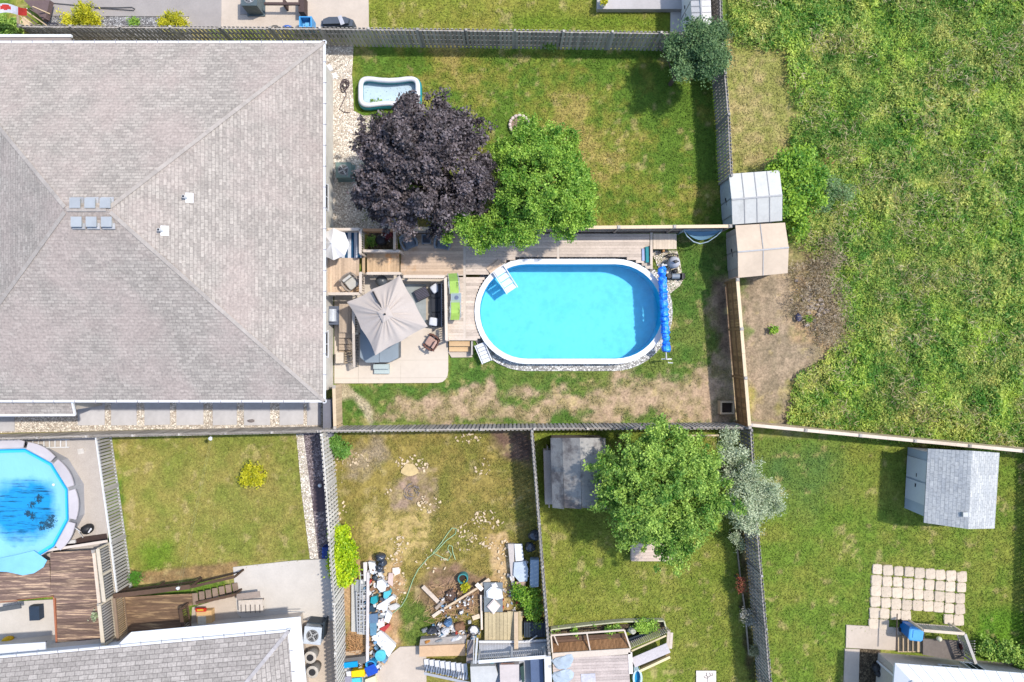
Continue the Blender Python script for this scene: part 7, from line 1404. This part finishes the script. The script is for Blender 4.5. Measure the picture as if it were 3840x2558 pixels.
# ================================================================== RIGHT LOT: pavers, cart, back stoop
pv = M('paver_sand', S(226, 208, 184), .9, .1, 10, .1, .2); x0, y0 = 828, 862; first = None
for j in range(6):
    for i in range(9):
        if (j == 5 and i >= 2) or (j == 4 and i in (5, 6)): continue
        if j == 4 and i == 4: continue
        ORD = ['first', 'second', 'third', 'fourth', 'fifth', 'sixth', 'seventh', 'eighth', 'ninth']; px = 848 + 63.5 * i - 4.5 * j + random.uniform(-2, 2); py = 890 + 65 * j + i * 5.5 + random.uniform(-2, 2); q = c10(px, py); mb = MB(); s = .5 * random.uniform(.92, 1.04); mb.blob(0, 0, .0, s * .54, s * .55, .05, 16, 4, .04, 0, pw=.36)
        o = bpy.data.objects.new('paver', _mesh('paver', mb, pv, (0, 0, 0))); SC.collection.objects.link(o); o.location = (*q, .01); o.rotation_euler[2] = random.uniform(-.06, .06)
        tag(o, f'sandy paver, {ORD[i]} from the left in the {ORD[j]} row of the grid', 'paver', 'sandy pavers set in the right lawn')
t = thing('recycling_cart', 'blue wheeled recycling cart with its lid shut beside the back stoop', 'recycling cart', (*c19(1000, 250, .5), .05)); q = c19(935, 215, .1); a = -.12
prof_ = [(.22, .05), (.27, .95)]; mb = MB()
vs = []
for hw, z in ((.23, .06), (.3, .98)):
    for dx, dy in ((-1, -1), (1, -1), (1, 1), (-1, 1)): d = rot2(dx * hw, dy * hw, a); vs.append((q[0] + d[0], q[1] + d[1], z))
mb.add(vs, [(3, 2, 1, 0), (0, 1, 5, 4), (1, 2, 6, 5), (2, 3, 7, 6), (3, 0, 4, 7)]); part('body', mb, M('cart_blue', S(24, 120, 206), .45, .05), t); mb = MB(); softbox(mb, q[0], q[1], .98, .7, .68, .08, a, .05); mb.box(q[0] + .02, q[1], 1.055, .4, .36, .03, a); part('lid', mb, M('cart_lid', S(92, 176, 240), .4, .04), t)
for s in (-1, 1): d = rot2(-.24, .2 * s, a); mb = MB(); mb.cyl((q[0] + d[0] - .04, q[1] + d[1], .13), (q[0] + d[0] + .04, q[1] + d[1], .13), .1, None, 12); part('wheel', mb, black_mat, t)
t = thing('back_stoop', 'grey back stoop with railings and tan wooden steps at the white sided house', 'porch', (*c19(1350, 420), 0)); zd = .95; mb = MB(); mb.prism([c19(1150, 370, zd), c19(1640, 400, zd), c19(1640, 640, zd), c19(1150, 560, zd)], zd - .12, zd); part('floor', mb, M('stoop_grey', S(126, 116, 108), .85, .15), t)
for k in range(5): f = k / 5; zz = .1 + .17 * k; a, b = c19(880 + 58 * k, 330, zz), c19(880 + 58 * k, 525, zz); mb = MB(); mb.beam((*a, zz), (*b, zz), .27, .05); part('step', mb, wood_tan, t)
railing(t, c19(1150, 265, 1.8), c19(1640, 305, 1.8), zd, .88, M('stoop_rail', S(224, 206, 182), .8), True, wood_pale); railing(t, c19(1645, 310, 1.8), c19(1775, 660, 1.8), zd, .88, wood_pale, True, wood_pale)
mb = MB()
for k in range(9): a, b = c19(1650 + 14 * k, 400 + 25 * k, 1), c19(1775, 400 + 32 * k, 1.8); mb.beam((*a, 1.0), (*b, 1.75), .05, .03)
part('lattice', mb, wood_grey, t); mb = MB(); a, b = c19(848, 75, .9), c19(835, 510, .9); mb.tube([(*a, .85), (*b, .85)], .03); part('handrail', mb, M('rail_umber', S(86, 72, 64), .7), t); mb = MB(); mb.blob(*c19(1358, 380, 1.2), 1.1, .12, .12, .14, 10, 6, .1); solo('lamp_globe', mb, M('globe_ivory', S(240, 236, 206), .4), 'ivory globe lamp on the back stoop', 'lamp')
mb = MB(); mb.blob(*c19(1625, 470, 1.2), 1.05, .07, .2, .12, 10, 6, .1); solo('dark_pot', mb, M('pot_plum', S(90, 40, 40), .6), 'dark red pot in the corner of the back stoop', 'pot')
mb = MB()
for k in range(2): mb.blob(*c19(560 + 30 * k, 690 + 60 * k), .2, .2, .2, .2, 10, 6, .2)
solo('dark_shrub_pot', mb, black_mat, 'dark lump of rubbish in the planting bed by the white sided house', 'rubbish')
# ================================================================== TOP STRIP
t = condenser('tall dark grey air conditioner on a concrete pad at the top edge', c13(800, -10, .9), .74, .95, M('ac_slate', S(96, 110, 114), .5, .06), .0, .06); mb = MB(); q = c13(815, 30, .05); mb.box(q[0], q[1] + .2, -.05, 1.1, 1.6, .11); part('pad', mb, concrete_grey, t)
q = c13(1500, 280, .7); t = thing('recycling_cart', 'pale blue open recycling bin on the patio above the top fence', 'recycling bin', (*q, .05)); w_ = .3; R2 = lambda s: [(q[0] - s, q[1] - s * .85), (q[0] + s, q[1] - s * .85), (q[0] + s, q[1] + s * .85), (q[0] - s, q[1] + s * .85)]
mb = MB(); mb.ring(R2(.31), R2(.25), .05, .75); part('body', mb, M('bin_sky', S(84, 176, 240), .45, .04), t); mb = MB(); mb.sheet(R2(.27), .3); mb.box(q[0] + .03, q[1] - .02, .3, .22, .18, .2); part('contents', mb, M('bin_inside', S(120, 200, 250), .6, .1), t)
q = c13(1890, 265, .9); t = thing('covered_grill', 'dark grey covered barbecue on the patio above the top fence', 'barbecue', (*q, .05)); mb = MB(); e = [c13(1690, 250, .95), c13(1770, 205, 1.05), c13(2020, 200, 1.05), c13(2095, 240, .95), c13(2090, 335, .8), c13(1690, 345, .8)]; mb.prism(e, .1, .85); cc = q; mb.prism([lerp(p, cc, .2) for p in e], .85, 1.05); part('cover', mb, M('grill_cover', S(84, 92, 104), .6, .1, 3, .1, .5), t)
mb = MB(); mb.beam((*c13(1925, 200, 1.08), 1.07), (*c13(1975, 320, .98), 1.07), .2, .02); part('strap', mb, M('strap_pale', S(206, 206, 212), .6), t)
mb = MB(); mb.box(*c13(1440, 40, .7), .05, .28, .8, .6); mb.beam((*c13(950, 10, 1), .7), (*c13(1400, 12, 1), .7), .12, .1); mb.box(*c13(1228, 30, .6), .05, .1, .3, .6); solo('garden_bench', mb, M('bench_umber', S(92, 74, 70), .8, .1), 'dark brown bench on the patio at the top edge', 'bench')
mb = MB(); mb.blob(*c13(1265, 332, .2), .14, .25, .08, .12, 10, 6, .1); solo('blue_toy', mb, M('toy_blue', S(60, 110, 200), .5), 'small blue item at the foot of the top fence', 'toy'); mb = MB(); mb.tube([(*c13(1110 + 45 * math.cos(k * .5), 338 + 18 * math.sin(k * .5), .1), .08) for k in range(14)], .025); solo('hose_coil', mb, M('coil_grey', S(120, 116, 110), .6), 'small grey hose coil at the foot of the top fence', 'hose')
mb = MB(); mb.tube([(*c12(x, y, .1), .09) for x, y in ((580, 30), (900, 60), (1200, 92), (1500, 95), (1660, 90), (1700, 110), (1680, 130), (1520, 118), (1200, 98))], .02, 5); solo('garden_hose', mb, M('hose_slate', S(96, 92, 90), .6), 'dark hose stretched along the grey path at the top edge', 'hose')
mb = MB(); mb.blob(*c12(640, 315, .3), .15, .28, .18, .15, 10, 6, .3); solo('stone_pile', mb, M('stone_dark', S(66, 66, 76), .8, .2), 'dark stone in the left end of the gravel bed', 'stone'); mb = MB(); q = c12(225, 280, .6); mb.tube([(*c12(240, 180, .8), .8), (*c12(225, 330, .8), .8)], .05); 
t = thing('wooden_stairs', 'pinkish brown wooden stairs with diagonal rails in the top left corner', 'stairs', (*c12(400, 200), 0)); br = M('stair_mauve', S(122, 102, 100), .85, .12, 9, .12); mb = MB(); p = [c12(240, -40, .9), c12(575, -40, .9), c12(575, 230, .6), c12(540, 250, .6)]; mb.prism(p, .3, .6); part('tread_deck', mb, br, t)
for k in range(5): a, b = c12(240 + 38 * k, 190 - 30 * k, 1.3), c12(560 + 14 * k, 470 - 75 * k, .5); mb = MB(); mb.beam((*a, 1.2), (*b, .45), .05, .06); part('rail', mb, wood_tan if k % 2 == 0 else br, t)
mb = MB(); p = c12(228, 190, 1.3); r_ = c12(230, 350, 1.0); mb.beam((*p, 1.3), (*r_, 1.0), .12, .05); mb.beam((*c12(290, 260, .3), .4), (*c12(520, 450, .3), .2), .4, .04); part('side_panel', mb, wood_tan, t)
fx, fy = c12(-150, 60, 2.2); t = thing('flag', 'red and white flag hanging out over the wooden stairs in the top left corner', 'flag', (fx, fy, 2.2)); mb, mr, m1, ml = MB(), MB(), MB(), MB()
def flagpt(u, v): x = -200 + 540 * u; y = 20 + 60 * u * u + (30 + 110 * (1 - .45 * u)) * v + 14 * math.sin(u * 9); zz = 2.3 - .25 * v + .07 * math.sin(u * 11 + v); return (*c12(x, y + 20, zz), zz)
W, Rr = [], []
for i in range(24):
    for j in range(8):
        u0, u1, v0, v1 = i / 24, (i + 1) / 24, j / 8, (j + 1) / 8; cu, cv = (u0 + u1) / 2, (v0 + v1) / 2
        bar = cu < .22 or cu > .78; leaf = (abs(cu - .5) < .13 * (1 - abs(cv - .45) * 1.4) and .15 < cv < .8 and not (abs(cu - .5) > .04 and cv > .62)); (m1 if cu < .22 else mr if bar else ml if leaf else mb).add([flagpt(u0, v0), flagpt(u1, v0), flagpt(u1, v1), flagpt(u0, v1)], [(0, 1, 2, 3)], .5)
part('white_field', mb, M('flag_white', S(244, 240, 244), .8), t); part('red_bar', mr, M('flag_red', S(226, 70, 58), .8), t); part('red_bar', m1, MATS['flag_red'], t); part('leaf_emblem', ml, MATS['flag_red'], t); mb = MB(); a = flagpt(1, 0); mb.tube([a, (*c12(400, 200, .6), .4)], .02); part('pole', mb, steel, t)
mb = MB(); mb.prism(poly(c2, (1910, -160), (2500, -160), (2500, 62), (1912, 62), h=.35), 0, .35); struct('raised_patio', mb, M('paving_grey', S(196, 190, 186), .9, .05, 10, .05))
t = thing('flower_pot', 'white pot with a yellow green plant on the raised paving at the top edge', 'flower pot', (*c2(1955, 20, .6), .35)); q = c2(1955, 20, .6); mb = MB(); mb.lathe(*q, [(.12, .35), (.18, .6), (.15, .6), (.14, .56)], 14); part('pot', mb, white_trim, t); me, _c = crown_mesh('plant', [(q[0], q[1] + .05, .7, .15, .15, .12)], 16, 14, .06, .1, yellowish, zmin=.5); me.transform(Matrix.Translation(-OFF[t])); obj_from('plant', me, t)
# slabs beside the big house
sl_ = M('slab_grey', S(210, 206, 204), .9, .05, 8, .05)
for i_, (x0_, x1_) in enumerate(((540, 725), (770, 945), (1000, 1175), (1220, 1405), (1470, 1635), (1685, 1865), (1930, 2095), (2120, 2215), (-60, 105))):
    y0_, y1_ = (1250, 1462) if x0_ > 0 else (1400, 1505); p = [c4(x0_, y0_, 0), c4(x1_, y0_, 0), c4(x1_, y1_ - random.randint(0, 8), 0), c4(x0_, y1_, 0)]; mb = MB(); mb.prism(p, -.05, .05); solo('paving_slab', mb, sl_, ('pale grey slab, %s from the left in the stone path below the big roof' % (['second', 'third', 'fourth', 'fifth', 'sixth', 'seventh', 'eighth', 'ninth', 'first'][i_])), 'paving slab', 'slabs of the stone path')
mb = MB(); mb.blob(*c4(1735, 1430), .08, .2, .08, .06, 10, 5, .2); solo('small_mat', mb, M('mat_taupe', S(140, 130, 126), .9), 'small brownish stone on one of the pale slabs', 'stone')
t = thing('fence_shadow', 'dark grey panel standing in for the shadow behind the short fence by the big house', 'painted shadow', (*c4(2250, 1380), 0)); mb = MB(); p0, p1 = c4(2225, 1350, 1.0), c4(2285, 1478, 1.0); mb.box((p0[0] + p1[0]) / 2, (p0[1] + p1[1]) / 2, .05, p1[0] - p0[0], p0[1] - p1[1] + .9, .9); part('panel', mb, M('shadow_grey', S(128, 128, 136), .7, .05), t); mb = MB(); mb.box(p1[0], (p0[1] + p1[1]) / 2, .5, .05, .2, .05); part('dark_tab', mb, black_mat, t)  # grey panel added as the short fence's shadow; no gate stands here
